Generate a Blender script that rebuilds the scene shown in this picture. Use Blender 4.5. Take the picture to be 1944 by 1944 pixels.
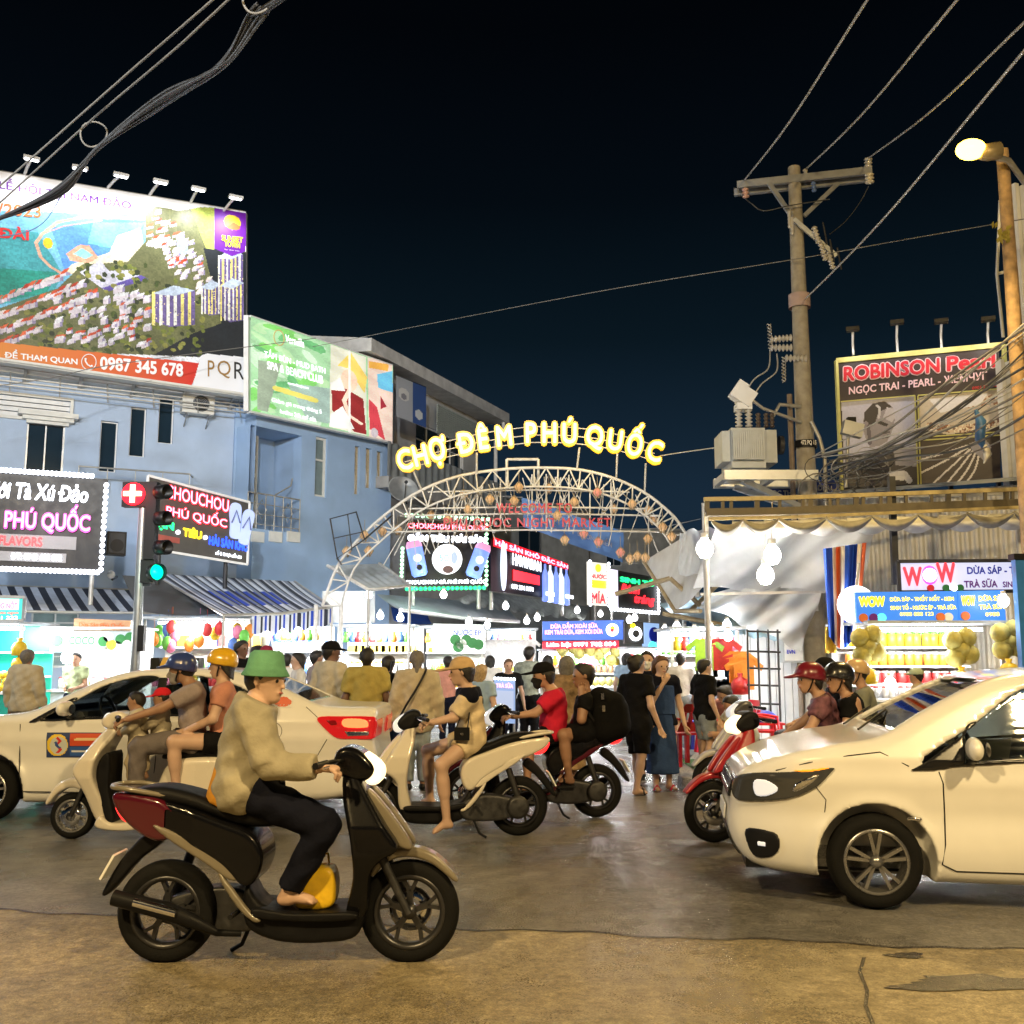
import bpy, bmesh, math, random
import numpy as np
from mathutils import Vector, Matrix, Euler
random.seed(7); np.random.seed(7)
for _o in list(bpy.data.objects): bpy.data.objects.remove(_o, do_unlink=True)
SC = bpy.context.scene
COL = SC.collection
# ------------------------------------------------------------------ camera
CAM_H = 1.6
PITCH = math.atan(273/1944)
cd = bpy.data.cameras.new('camera'); cam = bpy.data.objects.new('camera', cd); COL.objects.link(cam)
cd.sensor_width = 36; cd.lens = 36; cd.clip_start = .05; cd.clip_end = 2000
cam.location = (0, 0, CAM_H); cam.rotation_euler = (math.pi/2+PITCH, 0, 0)
SC.camera = cam
# ------------------------------------------------------------------ world: night sky, a little town glow low down
W = bpy.data.worlds.new('World'); SC.world = W; W.use_nodes = True
_n = W.node_tree.nodes; _l = W.node_tree.links; _bg = _n['Background']
_tc = _n.new('ShaderNodeTexCoord'); _sx = _n.new('ShaderNodeSeparateXYZ'); _cr = _n.new('ShaderNodeValToRGB')
_l.new(_tc.outputs['Generated'], _sx.inputs[0]); _l.new(_sx.outputs['Z'], _cr.inputs[0]); _l.new(_cr.outputs[0], _bg.inputs[0])
_e = _cr.color_ramp.elements
_e[0].position = 0.0; _e[0].color = (.012, .026, .045, 1)
_e[1].position = 0.55; _e[1].color = (.0006, .0012, .0022, 1)
for _p, _c in ((.16, (.008, .020, .037, 1)), (.30, (.0028, .0078, .0130, 1)), (.42, (.0012, .0030, .0052, 1))):
 _x = _e.new(_p); _x.color = _c
_bg.inputs[1].default_value = 1.0
# ------------------------------------------------------------------ render / exposure
SC.view_settings.view_transform = 'Standard'; SC.view_settings.look = 'None'
SC.view_settings.exposure = 0.12; SC.view_settings.gamma = 1.0
SC.render.engine = 'CYCLES'
SC.cycles.use_denoising = True
SC.cycles.max_bounces = 5; SC.cycles.diffuse_bounces = 2; SC.cycles.glossy_bounces = 3
SC.cycles.transmission_bounces = 4; SC.cycles.transparent_max_bounces = 12
SC.cycles.caustics_reflective = False; SC.cycles.caustics_refractive = False
SC.cycles.sample_clamp_indirect = 3.0
SC.cycles.use_light_tree = True
# ------------------------------------------------------------------ pixel -> place
CP, SP = math.cos(PITCH), math.sin(PITCH)
def ray(px, py):
 cx = (px-972)/1944; cy = (972-py)/1944
 return Vector((cx, CP-cy*SP, SP+cy*CP))
def at(px, py, Y):
 r = ray(px, py); t = Y/r.y
 return Vector((r.x*t, Y, CAM_H+r.z*t))
def ground(px, py, z=0):
 r = ray(px, py); t = (z-CAM_H)/r.z
 return Vector((r.x*t, r.y*t, z))
# ------------------------------------------------------------------ materials
MATS = {}
def pmat(name, col, rough=.55, metal=0, var=.12, scale=6, bump=0.0, bscale=60, coat=0, emis=None, es=0, alpha=1, trans=0, spec=.5, sheen=0, attr=None, sample=True):
 if name in MATS: return MATS[name]
 m = bpy.data.materials.new(name); m.use_nodes = True
 n = m.node_tree.nodes; l = m.node_tree.links; b = n['Principled BSDF']
 c = (*col[:3], 1)
 b.inputs['Roughness'].default_value = rough; b.inputs['Metallic'].default_value = metal
 b.inputs['Specular IOR Level'].default_value = spec
 if coat: b.inputs['Coat Weight'].default_value = coat; b.inputs['Coat Roughness'].default_value = .06
 if sheen: b.inputs['Sheen Weight'].default_value = sheen
 src = None
 if attr:
  a = n.new('ShaderNodeAttribute'); a.attribute_name = attr; src = a.outputs['Color']
 if var > 0 and not (emis and not attr):
  tc = n.new('ShaderNodeTexCoord'); no = n.new('ShaderNodeTexNoise'); no.inputs['Scale'].default_value = scale; no.inputs['Detail'].default_value = 5
  l.new(tc.outputs['Object'], no.inputs['Vector'])
  mr = n.new('ShaderNodeMapRange'); mr.inputs[1].default_value = .3; mr.inputs[2].default_value = .7
  mr.inputs[3].default_value = 1-var; mr.inputs[4].default_value = 1+var
  l.new(no.outputs[0], mr.inputs[0])
  mx = n.new('ShaderNodeMix'); mx.data_type = 'RGBA'; mx.blend_type = 'MULTIPLY'; mx.inputs[0].default_value = 1
  if src: l.new(src, mx.inputs[6])
  else: mx.inputs[6].default_value = c
  l.new(mr.outputs[0], mx.inputs[7]); l.new(mx.outputs[2], b.inputs['Base Color'])
  rr = n.new('ShaderNodeMapRange'); rr.inputs[1].default_value = .3; rr.inputs[2].default_value = .7
  rr.inputs[3].default_value = max(.02, rough*(1-var)); rr.inputs[4].default_value = min(1, rough*(1+var))
  l.new(no.outputs[0], rr.inputs[0]); l.new(rr.outputs[0], b.inputs['Roughness'])
 elif src: l.new(src, b.inputs['Base Color'])
 else: b.inputs['Base Color'].default_value = c
 if bump:
  tc2 = n.new('ShaderNodeTexCoord'); nb = n.new('ShaderNodeTexNoise'); nb.inputs['Scale'].default_value = bscale; nb.inputs['Detail'].default_value = 4
  l.new(tc2.outputs['Object'], nb.inputs['Vector'])
  bp = n.new('ShaderNodeBump'); bp.inputs['Strength'].default_value = bump; bp.inputs['Distance'].default_value = .02
  l.new(nb.outputs[0], bp.inputs['Height']); l.new(bp.outputs[0], b.inputs['Normal'])
 if emis is not None or (attr and es):
  if attr and es: l.new(src, b.inputs['Emission Color'])
  else: b.inputs['Emission Color'].default_value = (*emis[:3], 1)
  b.inputs['Emission Strength'].default_value = es
 if alpha < 1: b.inputs['Alpha'].default_value = alpha
 if trans: b.inputs['Transmission Weight'].default_value = trans
 if (emis is not None) and not sample: m.cycles.emission_sampling = 'NONE'
 m.diffuse_color = c
 MATS[name] = m
 return m
def emat(name, col, es, base=None, sample=False):
 base = base or tuple(.35*c for c in col)
 return pmat(name, base, .4, emis=col, es=es, var=0, sample=sample)
def glass_mat(name, tint=(.5, .55, .55), amount=.55, rough=.03):
 "thin pane: part clear, part mirror"
 if name in MATS: return MATS[name]
 m = bpy.data.materials.new(name); m.use_nodes = True
 n = m.node_tree.nodes; l = m.node_tree.links; n.clear()
 o = n.new('ShaderNodeOutputMaterial'); t = n.new('ShaderNodeBsdfTransparent'); g = n.new('ShaderNodeBsdfGlossy'); mx = n.new('ShaderNodeMixShader')
 t.inputs[0].default_value = (*tint, 1); g.inputs['Roughness'].default_value = rough; g.inputs[0].default_value = (.9, .9, .9, 1)
 fr = n.new('ShaderNodeFresnel'); fr.inputs[0].default_value = 1.5
 ad = n.new('ShaderNodeMath'); ad.operation = 'ADD'; ad.inputs[1].default_value = amount*.1
 l.new(fr.outputs[0], ad.inputs[0]); l.new(ad.outputs[0], mx.inputs[0]); l.new(t.outputs[0], mx.inputs[1]); l.new(g.outputs[0], mx.inputs[2]); l.new(mx.outputs[0], o.inputs[0])
 MATS[name] = m
 return m
# ------------------------------------------------------------------ objects, things and parts
def tag(o, label=None, cat=None, group=None, kind=None):
 if label: o['label'] = label
 if cat: o['category'] = cat
 if group: o['group'] = group
 if kind: o['kind'] = kind
 return o
def thing(name, label, cat, loc=(0, 0, 0), rz=0, group=None):
 o = bpy.data.objects.new(name, None); COL.objects.link(o)
 o.location = loc; o.rotation_euler = (0, 0, rz); o.empty_display_size = .1
 return tag(o, label, cat, group)
def link_mesh(name, me, mat=None, parent=None, world=True):
 "world=True: the mesh was built in world coordinates and is moved into its parent's frame"
 o = bpy.data.objects.new(name, me); COL.objects.link(o)
 if mat is not None and not me.materials: me.materials.append(mat)
 if parent is not None:
  o.parent = parent
  if world: o.matrix_parent_inverse = wmat(parent).inverted()
 return o
def wmat(o):
 m = Matrix.LocRotScale(o.location, o.rotation_euler, o.scale)
 if o.parent: m = wmat(o.parent) @ o.matrix_parent_inverse @ m
 return m
def copy_tree(o, parent=None):
 c = o.copy(); COL.objects.link(c); c.parent = parent
 for ch in [x for x in bpy.data.objects if x.parent == o]:
  copy_tree(ch, c)
 return c
class MB:
 "collects simple shapes; build() links them as one mesh object"
 def __init__(s): s.v = []; s.f = []; s.sm = []; s.col = []; s.curcol = None
 def add(s, vs, fs, smooth=False):
  b = len(s.v); s.v += [tuple(v) for v in vs]
  for f in fs: s.f.append(tuple(i+b for i in f)); s.sm.append(smooth); s.col.append(s.curcol)
  return s
 def box(s, c, size, rz=0, R=None):
  hx, hy, hz = size[0]/2, size[1]/2, size[2]/2
  M = R if R is not None else Matrix.Rotation(rz, 3, 'Z')
  c = Vector(c)
  vs = [c+M@Vector((x*hx, y*hy, z*hz)) for x in (-1, 1) for y in (-1, 1) for z in (-1, 1)]
  return s.add(vs, [(0, 1, 3, 2), (4, 6, 7, 5), (0, 4, 5, 1), (2, 3, 7, 6), (0, 2, 6, 4), (1, 5, 7, 3)])
 def bar(s, a, b, w, h=None, up=(0, 0, 1)):
  "rectangular bar from a to b"
  h = h or w; a, b = Vector(a), Vector(b); d = b-a; L = d.length
  if L < 1e-6: return s
  x = d/L; u = Vector(up)
  if abs(x.dot(u)) > .98: u = Vector((0, 1, 0)) if abs(x.y) < .9 else Vector((1, 0, 0))
  y = u.cross(x).normalized(); z = x.cross(y)
  M = Matrix((x, y, z)).transposed()
  return s.box((a+b)/2, (L, w, h), R=M)
 def cyl(s, a, b, r0, r1=None, n=10, caps=True, smooth=True):
  r1 = r0 if r1 is None else r1
  a, b = Vector(a), Vector(b); d = (b-a)
  if d.length < 1e-7: return s
  d.normalize()
  u = d.orthogonal().normalized(); w = d.cross(u)
  vs = []
  for c, r in ((a, r0), (b, r1)):
   for i in range(n):
    t = 2*math.pi*i/n; vs.append(c+u*(r*math.cos(t))+w*(r*math.sin(t)))
  s.add(vs, [(i, (i+1) % n, n+(i+1) % n, n+i) for i in range(n)], smooth)
  if caps:
   s.add(vs[:n], [tuple(range(n))[::-1]]); s.add(vs[n:], [tuple(range(n))])
  return s
 def tube(s, pts, r, n=6, closed=False, caps=True):
  P = [Vector(p) for p in pts]; m = len(P); rs = r if hasattr(r, '__len__') else [r]*m
  prev = None; rings = []
  for i, p in enumerate(P):
   a = P[i-1] if (i > 0 or closed) else P[i]; b = P[(i+1) % m] if (i < m-1 or closed) else P[i]
   d = (b-a)
   if d.length < 1e-9: d = Vector((0, 0, 1))
   d.normalize()
   if prev is None: u = d.orthogonal().normalized()
   else:
    u = prev-d*prev.dot(d)
    u = u.normalized() if u.length > 1e-6 else d.orthogonal().normalized()
   prev = u; w = d.cross(u)
   rings.append([p+u*(rs[i]*math.cos(2*math.pi*k/n))+w*(rs[i]*math.sin(2*math.pi*k/n)) for k in range(n)])
  vs = [v for rg in rings for v in rg]; fs = []
  for i in range(m if closed else m-1):
   j = (i+1) % m
   for k in range(n): fs.append((i*n+k, i*n+(k+1) % n, j*n+(k+1) % n, j*n+k))
  s.add(vs, fs, True)
  if caps and not closed: s.add(rings[0], [tuple(range(n))[::-1]]); s.add(rings[-1], [tuple(range(n))])
  return s
 def lathe(s, prof, c=(0, 0, 0), n=16, R=None, smooth=True):
  "prof: (radius, height) pairs about z"
  c = Vector(c); vs = []; fs = []
  for r, z in prof:
   for i in range(n):
    t = 2*math.pi*i/n; v = Vector((r*math.cos(t), r*math.sin(t), z))
    vs.append(c+(R@v if R is not None else v))
  for k in range(len(prof)-1):
   for i in range(n): fs.append((k*n+i, k*n+(i+1) % n, (k+1)*n+(i+1) % n, (k+1)*n+i))
  return s.add(vs, fs, smooth)
 def ball(s, c, r, n=10, m=6, sc=(1, 1, 1), R=None):
  c = Vector(c); prof = []; vs = []; fs = []
  for k in range(m+1):
   a = -math.pi/2+math.pi*k/m
   for i in range(n):
    t = 2*math.pi*i/n; v = Vector((r*sc[0]*math.cos(a)*math.cos(t), r*sc[1]*math.cos(a)*math.sin(t), r*sc[2]*math.sin(a)))
    vs.append(c+(R@v if R is not None else v))
  for k in range(m):
   for i in range(n): fs.append((k*n+i, k*n+(i+1) % n, (k+1)*n+(i+1) % n, (k+1)*n+i))
  return s.add(vs, fs, True)
 def grid(s, fn, nu, nv, smooth=True, colfn=None):
  b = len(s.v)
  for j in range(nv+1):
   for i in range(nu+1): s.v.append(tuple(fn(i/nu, j/nv)))
  for j in range(nv):
   for i in range(nu):
    a = b+j*(nu+1)+i; s.f.append((a, a+1, a+nu+2, a+nu+1)); s.sm.append(smooth)
    s.col.append(colfn((i+.5)/nu, (j+.5)/nv) if colfn else s.curcol)
  return s
 def prism(s, poly, fn, d0, d1, smooth=False):
  "poly in 2-D, fn(a,b,d) -> 3-D point, extruded d0..d1"
  n = len(poly)
  vs = [fn(a, b, d0) for a, b in poly]+[fn(a, b, d1) for a, b in poly]
  return s.add(vs, [tuple(range(n))[::-1], tuple(range(n, 2*n))]+[(i, (i+1) % n, n+(i+1) % n, n+i) for i in range(n)], smooth)
 def mesh(s, name, mat=None):
  me = bpy.data.meshes.new(name); me.from_pydata(s.v, [], s.f)
  me.polygons.foreach_set('use_smooth', s.sm)
  if any(c is not None for c in s.col):
   at_ = me.color_attributes.new('col', 'FLOAT_COLOR', 'CORNER'); out = []
   for f, c in zip(s.f, s.col):
    c = c or (.5, .5, .5); out += [c[0], c[1], c[2], 1.0]*len(f)
   at_.data.foreach_set('color', out)
  me.update()
  if mat: me.materials.append(mat)
  return me
 def build(s, name, mat, parent=None, world=True):
  return link_mesh(name, s.mesh(name), mat, parent, world)
def lamp(name, loc, col, watts, radius=.1, parent=None, spot=None, aim=None, blend=.6):
 ld = bpy.data.lights.new(name, 'SPOT' if spot else 'POINT'); ld.color = col; ld.energy = watts; ld.shadow_soft_size = radius
 if spot: ld.spot_size = spot; ld.spot_blend = blend
 o = bpy.data.objects.new(name, ld); COL.objects.link(o); o.location = loc
 if aim is not None: o.rotation_euler = (Vector(aim)-Vector(loc)).to_track_quat('-Z', 'Y').to_euler()
 if parent: o.parent = parent; o.matrix_parent_inverse = wmat(parent).inverted()
 return o
def area(name, loc, col, watts, sx, sy, aim, parent=None):
 ld = bpy.data.lights.new(name, 'AREA'); ld.shape = 'RECTANGLE'; ld.size = sx; ld.size_y = sy; ld.color = col; ld.energy = watts
 o = bpy.data.objects.new(name, ld); COL.objects.link(o); o.location = loc
 o.rotation_euler = (Vector(aim)-Vector(loc)).to_track_quat('-Z', 'Y').to_euler()
 if parent: o.parent = parent; o.matrix_parent_inverse = wmat(parent).inverted()
 return o
# ------------------------------------------------------------------ facade frames and lettering
class Frame:
 "a vertical plane: origin O, direction u along it, normal n towards the road"
 def __init__(s, O, u):
  s.O = Vector((O[0], O[1], 0)); s.u = Vector((u[0], u[1], 0)).normalized()
  s.n = Vector((s.u.y, -s.u.x, 0)); s.M = Matrix((s.u, s.n*-1, Vector((0, 0, 1)))).transposed()
 def p(s, a, z, out=0): return s.O+s.u*a+s.n*out+Vector((0, 0, z))
 def px(s, px, py, out=0):
  r = ray(px, py); O = s.O+s.n*out; c = Vector((0, 0, CAM_H))
  t = (O-c).dot(s.n)/r.dot(s.n); q = c+r*t-s.O
  return q.dot(s.u), q.z
 def rect(s, x0, y0, x1, y1, out=0):
  a, z1 = s.px(x0, y0, out); _, z0 = s.px(x0, y1, out); b, z1b = s.px(x1, y0, out); _, z0b = s.px(x1, y1, out)
  return a, b, z0, z1
 @staticmethod
 def between(pxa, Ya, pxb, Yb, py=1245):
  a, b = at(pxa, py, Ya), at(pxb, py, Yb)
  return Frame((a.x, a.y), (b.x-a.x, b.y-a.y))
 def box(s, mb, a0, a1, z0, z1, o0, o1):
  return mb.box((s.p((a0+a1)/2, (z0+z1)/2, (o0+o1)/2)), (abs(a1-a0), abs(o1-o0), abs(z1-z0)), R=s.M)
_TXT = {}
def embolden(v, f, bold):
 "thicker strokes: shifted copies, each a hair in front of the last"
 V, F = [], []; N = 8
 for i in range(N+1):
  t = 2*math.pi*i/N; d = np.array([bold*math.cos(t) if i < N else 0, bold*math.sin(t) if i < N else 0, .0005*i], np.float32); b = len(v)*i
  V.append(v+d); F += [tuple(j+b for j in q) for q in f]
 return np.concatenate(V), F
def text_mesh(text, bold=.0, shear=0, space=1.0):
 k = (text, bold, shear, space)
 if k in _TXT: return _TXT[k]
 HORN = {'Ợ': 'Ọ', 'Ơ': 'O', 'Ớ': 'Ó', 'Ờ': 'Ò', 'Ư': 'U', 'Ừ': 'Ù', 'Ứ': 'Ú', 'ơ': 'o', 'ớ': 'ó', 'ờ': 'ò', 'ư': 'u', 'ừ': 'ù', 'ứ': 'ú', 'ử': 'ủ', 'Đ': 'D'}
 if any(ch in HORN for ch in text):   # letters with a cross bar or a horn: the plain letter plus the extra stroke
  pl = ''.join(HORN.get(ch, ch) for ch in text); v, f = text_mesh(pl, 0, shear, space); f = list(f); add = []
  for i, ch in enumerate(text):
   if ch not in HORN: continue
   g = text_mesh(HORN[ch], 0)[0]; gw = g[:, 0].max()-g[:, 0].min()
   w1 = text_mesh(pl[:i+1], 0, 0, space)[0][:, 0].max(); w0 = w1-gw
   if ch == 'Đ': cap = g[:, 1].max(); add.append((w0-.09, cap*.5-.035, w0+.26, cap*.5+.035))
   else:
    h = text_mesh('x' if ch.islower() else 'H', 0)[0][:, 1].max(); add.append((w1-.11, h-.09, w1+.06, h-.02)); add.append((w1+.0, h-.03, w1+.07, h+.09))
  for x0, y0, x1, y1 in add:
   b = len(v); v = np.concatenate([v, np.array([(x0, y0, .0003), (x1, y0, .0003), (x1, y1, .0003), (x0, y1, .0003)], np.float32)]); f.append((b, b+1, b+2, b+3))
  if bold: v, f = embolden(v, f, bold)
  _TXT[k] = (v, f); return v, f
 if bold:
  v, f = text_mesh(text, 0, shear, space); _TXT[k] = embolden(v, f, bold); return _TXT[k]
 c = bpy.data.curves.new('lettering', 'FONT'); c.body = text; c.size = 1; c.offset = bold; c.shear = shear; c.resolution_u = 3; c.space_character = space
 c.fill_mode = 'FRONT'
 o = bpy.data.objects.new('lettering', c); COL.objects.link(o)
 dg = bpy.context.evaluated_depsgraph_get(); me = bpy.data.meshes.new_from_object(o.evaluated_get(dg))
 v = np.zeros(len(me.vertices)*3, np.float32); me.vertices.foreach_get('co', v); v = v.reshape(-1, 3)
 f = [tuple(p.vertices) for p in me.polygons]
 bpy.data.objects.remove(o); bpy.data.curves.remove(c); bpy.data.meshes.remove(me)
 _TXT[k] = (v, f)
 return v, f
def letters(fr, text, a0, a1, z0, z1, out, mat, parent, bold=.02, thick=.0, name='lettering', z0b=None, z1b=None, shear=0, arc=None, space=1.0, keep=False):
 "text stretched into the rectangle a0..a1 x z0..z1 of a frame; z0b/z1b: heights at the far end"
 v, f = text_mesh(text, bold, shear, space)
 lo, hi = v.min(0), v.max(0); sx = (v[:, 0]-lo[0])/max(1e-6, hi[0]-lo[0]); sz = (v[:, 1]-lo[1])/max(1e-6, hi[1]-lo[1])
 z0b = z0 if z0b is None else z0b; z1b = z1 if z1b is None else z1b
 pts = []
 for a, b, zo in zip(sx, sz, v[:, 2]):
  zz0 = z0+(z0b-z0)*a; zz1 = z1+(z1b-z1)*a
  if arc: zz0 += arc*4*a*(1-a); zz1 += arc*4*a*(1-a)
  pts.append(fr.p(a0+(a1-a0)*float(a), float(zz0+(zz1-zz0)*b), out+float(zo)))
 mb = MB(); mb.add(pts, f)
 if thick:
  cnt = {}
  for q in f:
   for i in range(len(q)):
    e = (q[i], q[(i+1) % len(q)]); cnt[e] = 1
  rim = [e for e in cnt if (e[1], e[0]) not in cnt]
  n = len(pts); mb.v += [tuple(p-fr.n*thick) for p in pts]
  for a, b in rim: mb.f.append((a, b, b+n, a+n)); mb.sm.append(False); mb.col.append(None)
 return mb.build(name, mat, parent)
# ------------------------------------------------------------------ smooth solids from distance fields
def axes(lo, hi, h):
 return [np.arange(lo[i], hi[i]+h, h, dtype=np.float32) for i in range(3)]
def nets(F, ax):
 "surface nets: zero set of F on the grid ax -> verts, quads"
 S = F < 0
 c = [S[i:S.shape[0]-1+i, j:S.shape[1]-1+j, k:S.shape[2]-1+k] for i in (0, 1) for j in (0, 1) for k in (0, 1)]
 n_in = sum(x.astype(np.int8) for x in c); act = (n_in > 0) & (n_in < 8)
 I, J, K = np.nonzero(act); n = len(I)
 if n == 0: return np.zeros((0, 3), np.float32), []
 idx = np.full(act.shape, -1, np.int32); idx[I, J, K] = np.arange(n)
 val = {}
 for i in (0, 1):
  for j in (0, 1):
   for k in (0, 1): val[i, j, k] = F[I+i, J+j, K+k]
 acc = np.zeros((n, 3), np.float32); cnt = np.zeros(n, np.float32)
 for a in val:
  for d in range(3):
   if a[d]: continue
   b = list(a); b[d] = 1; b = tuple(b)
   va, vb = val[a], val[b]; m = (va < 0) != (vb < 0)
   t = np.where(m, va/np.where(m, va-vb, 1), 0)
   for q in range(3): acc[:, q] += np.where(m, a[q]+(t if q == d else 0), 0)
   cnt += m
 acc /= cnt[:, None]
 V = np.stack([ax[0][I], ax[1][J], ax[2][K]], 1)+acc*np.array([a[1]-a[0] for a in ax], np.float32)
 fs = []
 for d in range(3):
  A = S; sl0 = [slice(None)]*3; sl1 = [slice(None)]*3; sl0[d] = slice(0, -1); sl1[d] = slice(1, None)
  e0, e1 = (d+1) % 3, (d+2) % 3
  for q in (e0, e1): sl0[q] = slice(1, -1); sl1[q] = slice(1, -1)
  a, b = S[tuple(sl0)], S[tuple(sl1)]
  for flip in (0, 1):
   m = (a & ~b) if not flip else (~a & b)
   T = list(np.nonzero(m)); T[e0] = T[e0]+1; T[e1] = T[e1]+1
   def g(o0, o1):
    U = list(T); U[e0] = U[e0]-o0; U[e1] = U[e1]-o1
    return idx[tuple(U)]
   q = np.stack([g(1, 1), g(0, 1), g(0, 0), g(1, 0)], 1)
   fs.append(q if not flip else q[:, ::-1])
 Q = np.concatenate(fs); Q = Q[(Q >= 0).all(1)]
 return V, Q
def mesh_np(name, V, Q, mat=None, smooth=True):
 me = bpy.data.meshes.new(name)
 me.vertices.add(len(V)); me.vertices.foreach_set('co', np.ascontiguousarray(V, np.float32).ravel())
 if len(Q):
  me.loops.add(len(Q)*4); me.loops.foreach_set('vertex_index', np.ascontiguousarray(Q, np.int32).ravel())
  me.polygons.add(len(Q)); me.polygons.foreach_set('loop_start', np.arange(0, len(Q)*4, 4, dtype=np.int32))
  me.polygons.foreach_set('use_smooth', np.full(len(Q), smooth))
 me.update(calc_edges=True); me.validate()
 if mat: me.materials.append(mat)
 return me
def smin(a, b, k):
 if k <= 0: return np.minimum(a, b)
 h = np.clip(.5+.5*(a-b)/k, 0, 1); return a*(1-h)+b*h-k*h*(1-h)
def smax(a, b, k): return -smin(-a, -b, k)
def poly_sdf(P, x, y):
 "signed distance of a 2-D polygon on broadcastable arrays"
 P = np.asarray(P, np.float32); x, y = np.broadcast_arrays(x, y)
 d = np.full(x.shape, 1e9, np.float32); ins = np.zeros(x.shape, bool); n = len(P)
 for i in range(n):
  a, b = P[i], P[(i+1) % n]; ex, ey = b-a; wx, wy = x-a[0], y-a[1]
  t = np.clip((wx*ex+wy*ey)/max(1e-12, ex*ex+ey*ey), 0, 1)
  d = np.minimum(d, (wx-ex*t)**2+(wy-ey*t)**2)
  c = ((a[1] <= y) & (b[1] > y)) | ((b[1] <= y) & (a[1] > y))
  if abs(ey) > 1e-12: ins ^= c & (x < a[0]+(y-a[1])/ey*ex)
 d = np.sqrt(d); return np.where(ins, -d, d)
def spline(P, n=6, closed=True):
 P = [np.array(p, float) for p in P]; m = len(P); out = []
 for i in range(m if closed else m-1):
  p0 = P[i-1] if (closed or i) else P[0]; p1 = P[i]; p2 = P[(i+1) % m]; p3 = P[(i+2) % m] if (closed or i < m-2) else P[m-1]
  for k in range(n):
   t = k/n; out.append(.5*((2*p1)+(p2-p0)*t+(2*p0-5*p1+4*p2-p3)*t*t+(3*p1-p0-3*p2+p3)*t**3))
 if not closed: out.append(P[-1])
 return out
class Blob:
 "union of round cones on a grid"
 def __init__(s, lo, hi, h):
  s.ax = axes(lo, hi, h); s.h = h; s.F = np.full([len(a) for a in s.ax], 1.0, np.float32)
 def _sub(s, lo, hi):
  sl = []
  for a, l, u in zip(s.ax, lo, hi):
   i = max(0, int((l-a[0])/s.h)-1); j = min(len(a), int((u-a[0])/s.h)+3); sl.append(slice(i, max(i, j)))
  return tuple(sl)
 def cone(s, a, b, ra, rb, k=.02, flat=None, cut=None, sub=False):
  "round cone a-b; flat=(axis vector, factor>1) squashes along axis; cut: list of (point, normal) half spaces kept on the -normal side"
  a = np.asarray(a, np.float32); b = np.asarray(b, np.float32); R = max(ra, rb)+k+3*s.h
  sl = s._sub(np.minimum(a, b)-R, np.maximum(a, b)+R)
  if any(q.stop <= q.start for q in sl): return s
  X = s.ax[0][sl[0]][:, None, None]; Y = s.ax[1][sl[1]][None, :, None]; Z = s.ax[2][sl[2]][None, None, :]
  px, py, pz = X-a[0], Y-a[1], Z-a[2]; e = b-a
  if flat is not None:
   n = np.asarray(flat[0], np.float32); n = n/np.linalg.norm(n); g = flat[1]-1
   q = (px*n[0]+py*n[1]+pz*n[2])*g; px, py, pz = px+q*n[0], py+q*n[1], pz+q*n[2]
   e = e+n*(e@n)*g
  L = float(e@e)
  t = np.clip((px*e[0]+py*e[1]+pz*e[2])/L, 0, 1) if L > 1e-10 else np.float32(0)
  d = np.sqrt((px-e[0]*t)**2+(py-e[1]*t)**2+(pz-e[2]*t)**2)-(ra+(rb-ra)*t)
  if flat is not None: d = d/(1+.5*(flat[1]-1))
  for p, n in (cut or []):
   n = np.asarray(n, np.float32); n = n/np.linalg.norm(n)
   d = np.maximum(d, (X-p[0])*n[0]+(Y-p[1])*n[1]+(Z-p[2])*n[2])
  F = s.F[sl]
  s.F[sl] = smax(F, -d, k) if sub else smin(F, d, k)
  return s
 def cutplane(s, p, n):
  n = np.asarray(n, np.float32); n = n/np.linalg.norm(n)
  d = (s.ax[0]-p[0])[:, None, None]*n[0]+(s.ax[1]-p[1])[None, :, None]*n[1]+(s.ax[2]-p[2])[None, None, :]*n[2]
  s.F = np.maximum(s.F, d.astype(np.float32)); return s
 def mesh(s): return nets(s.F, s.ax)
def panel_mesh(pts, w, k=.02, y0=0, h=.012, wfn=None, sm=5, cuts=(), hollow=0):
 "pillow-edged solid: polygon in x-z, half width w (or wfn(x,z)), edge rounding k"
 P = spline(pts, sm) if sm else pts; A = np.array(P); pad = .03
 ax = axes((A[:, 0].min()-pad, y0-w-pad, A[:, 1].min()-pad), (A[:, 0].max()+pad, y0+w+pad, A[:, 1].max()+pad), h)
 d2 = poly_sdf(P, ax[0][:, None], ax[2][None, :]); ww = w if wfn is None else wfn(ax[0][:, None], ax[2][None, :])
 ww = np.broadcast_to(np.asarray(ww, np.float32), d2.shape)
 F = smax(d2[:, None, :], np.abs(ax[1]-y0)[None, :, None]-ww[:, None, :], k)
 for c in cuts: F = np.maximum(F, c(ax[0][:, None, None], ax[1][None, :, None], ax[2][None, None, :]))
 return nets(F.astype(np.float32), ax)
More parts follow.
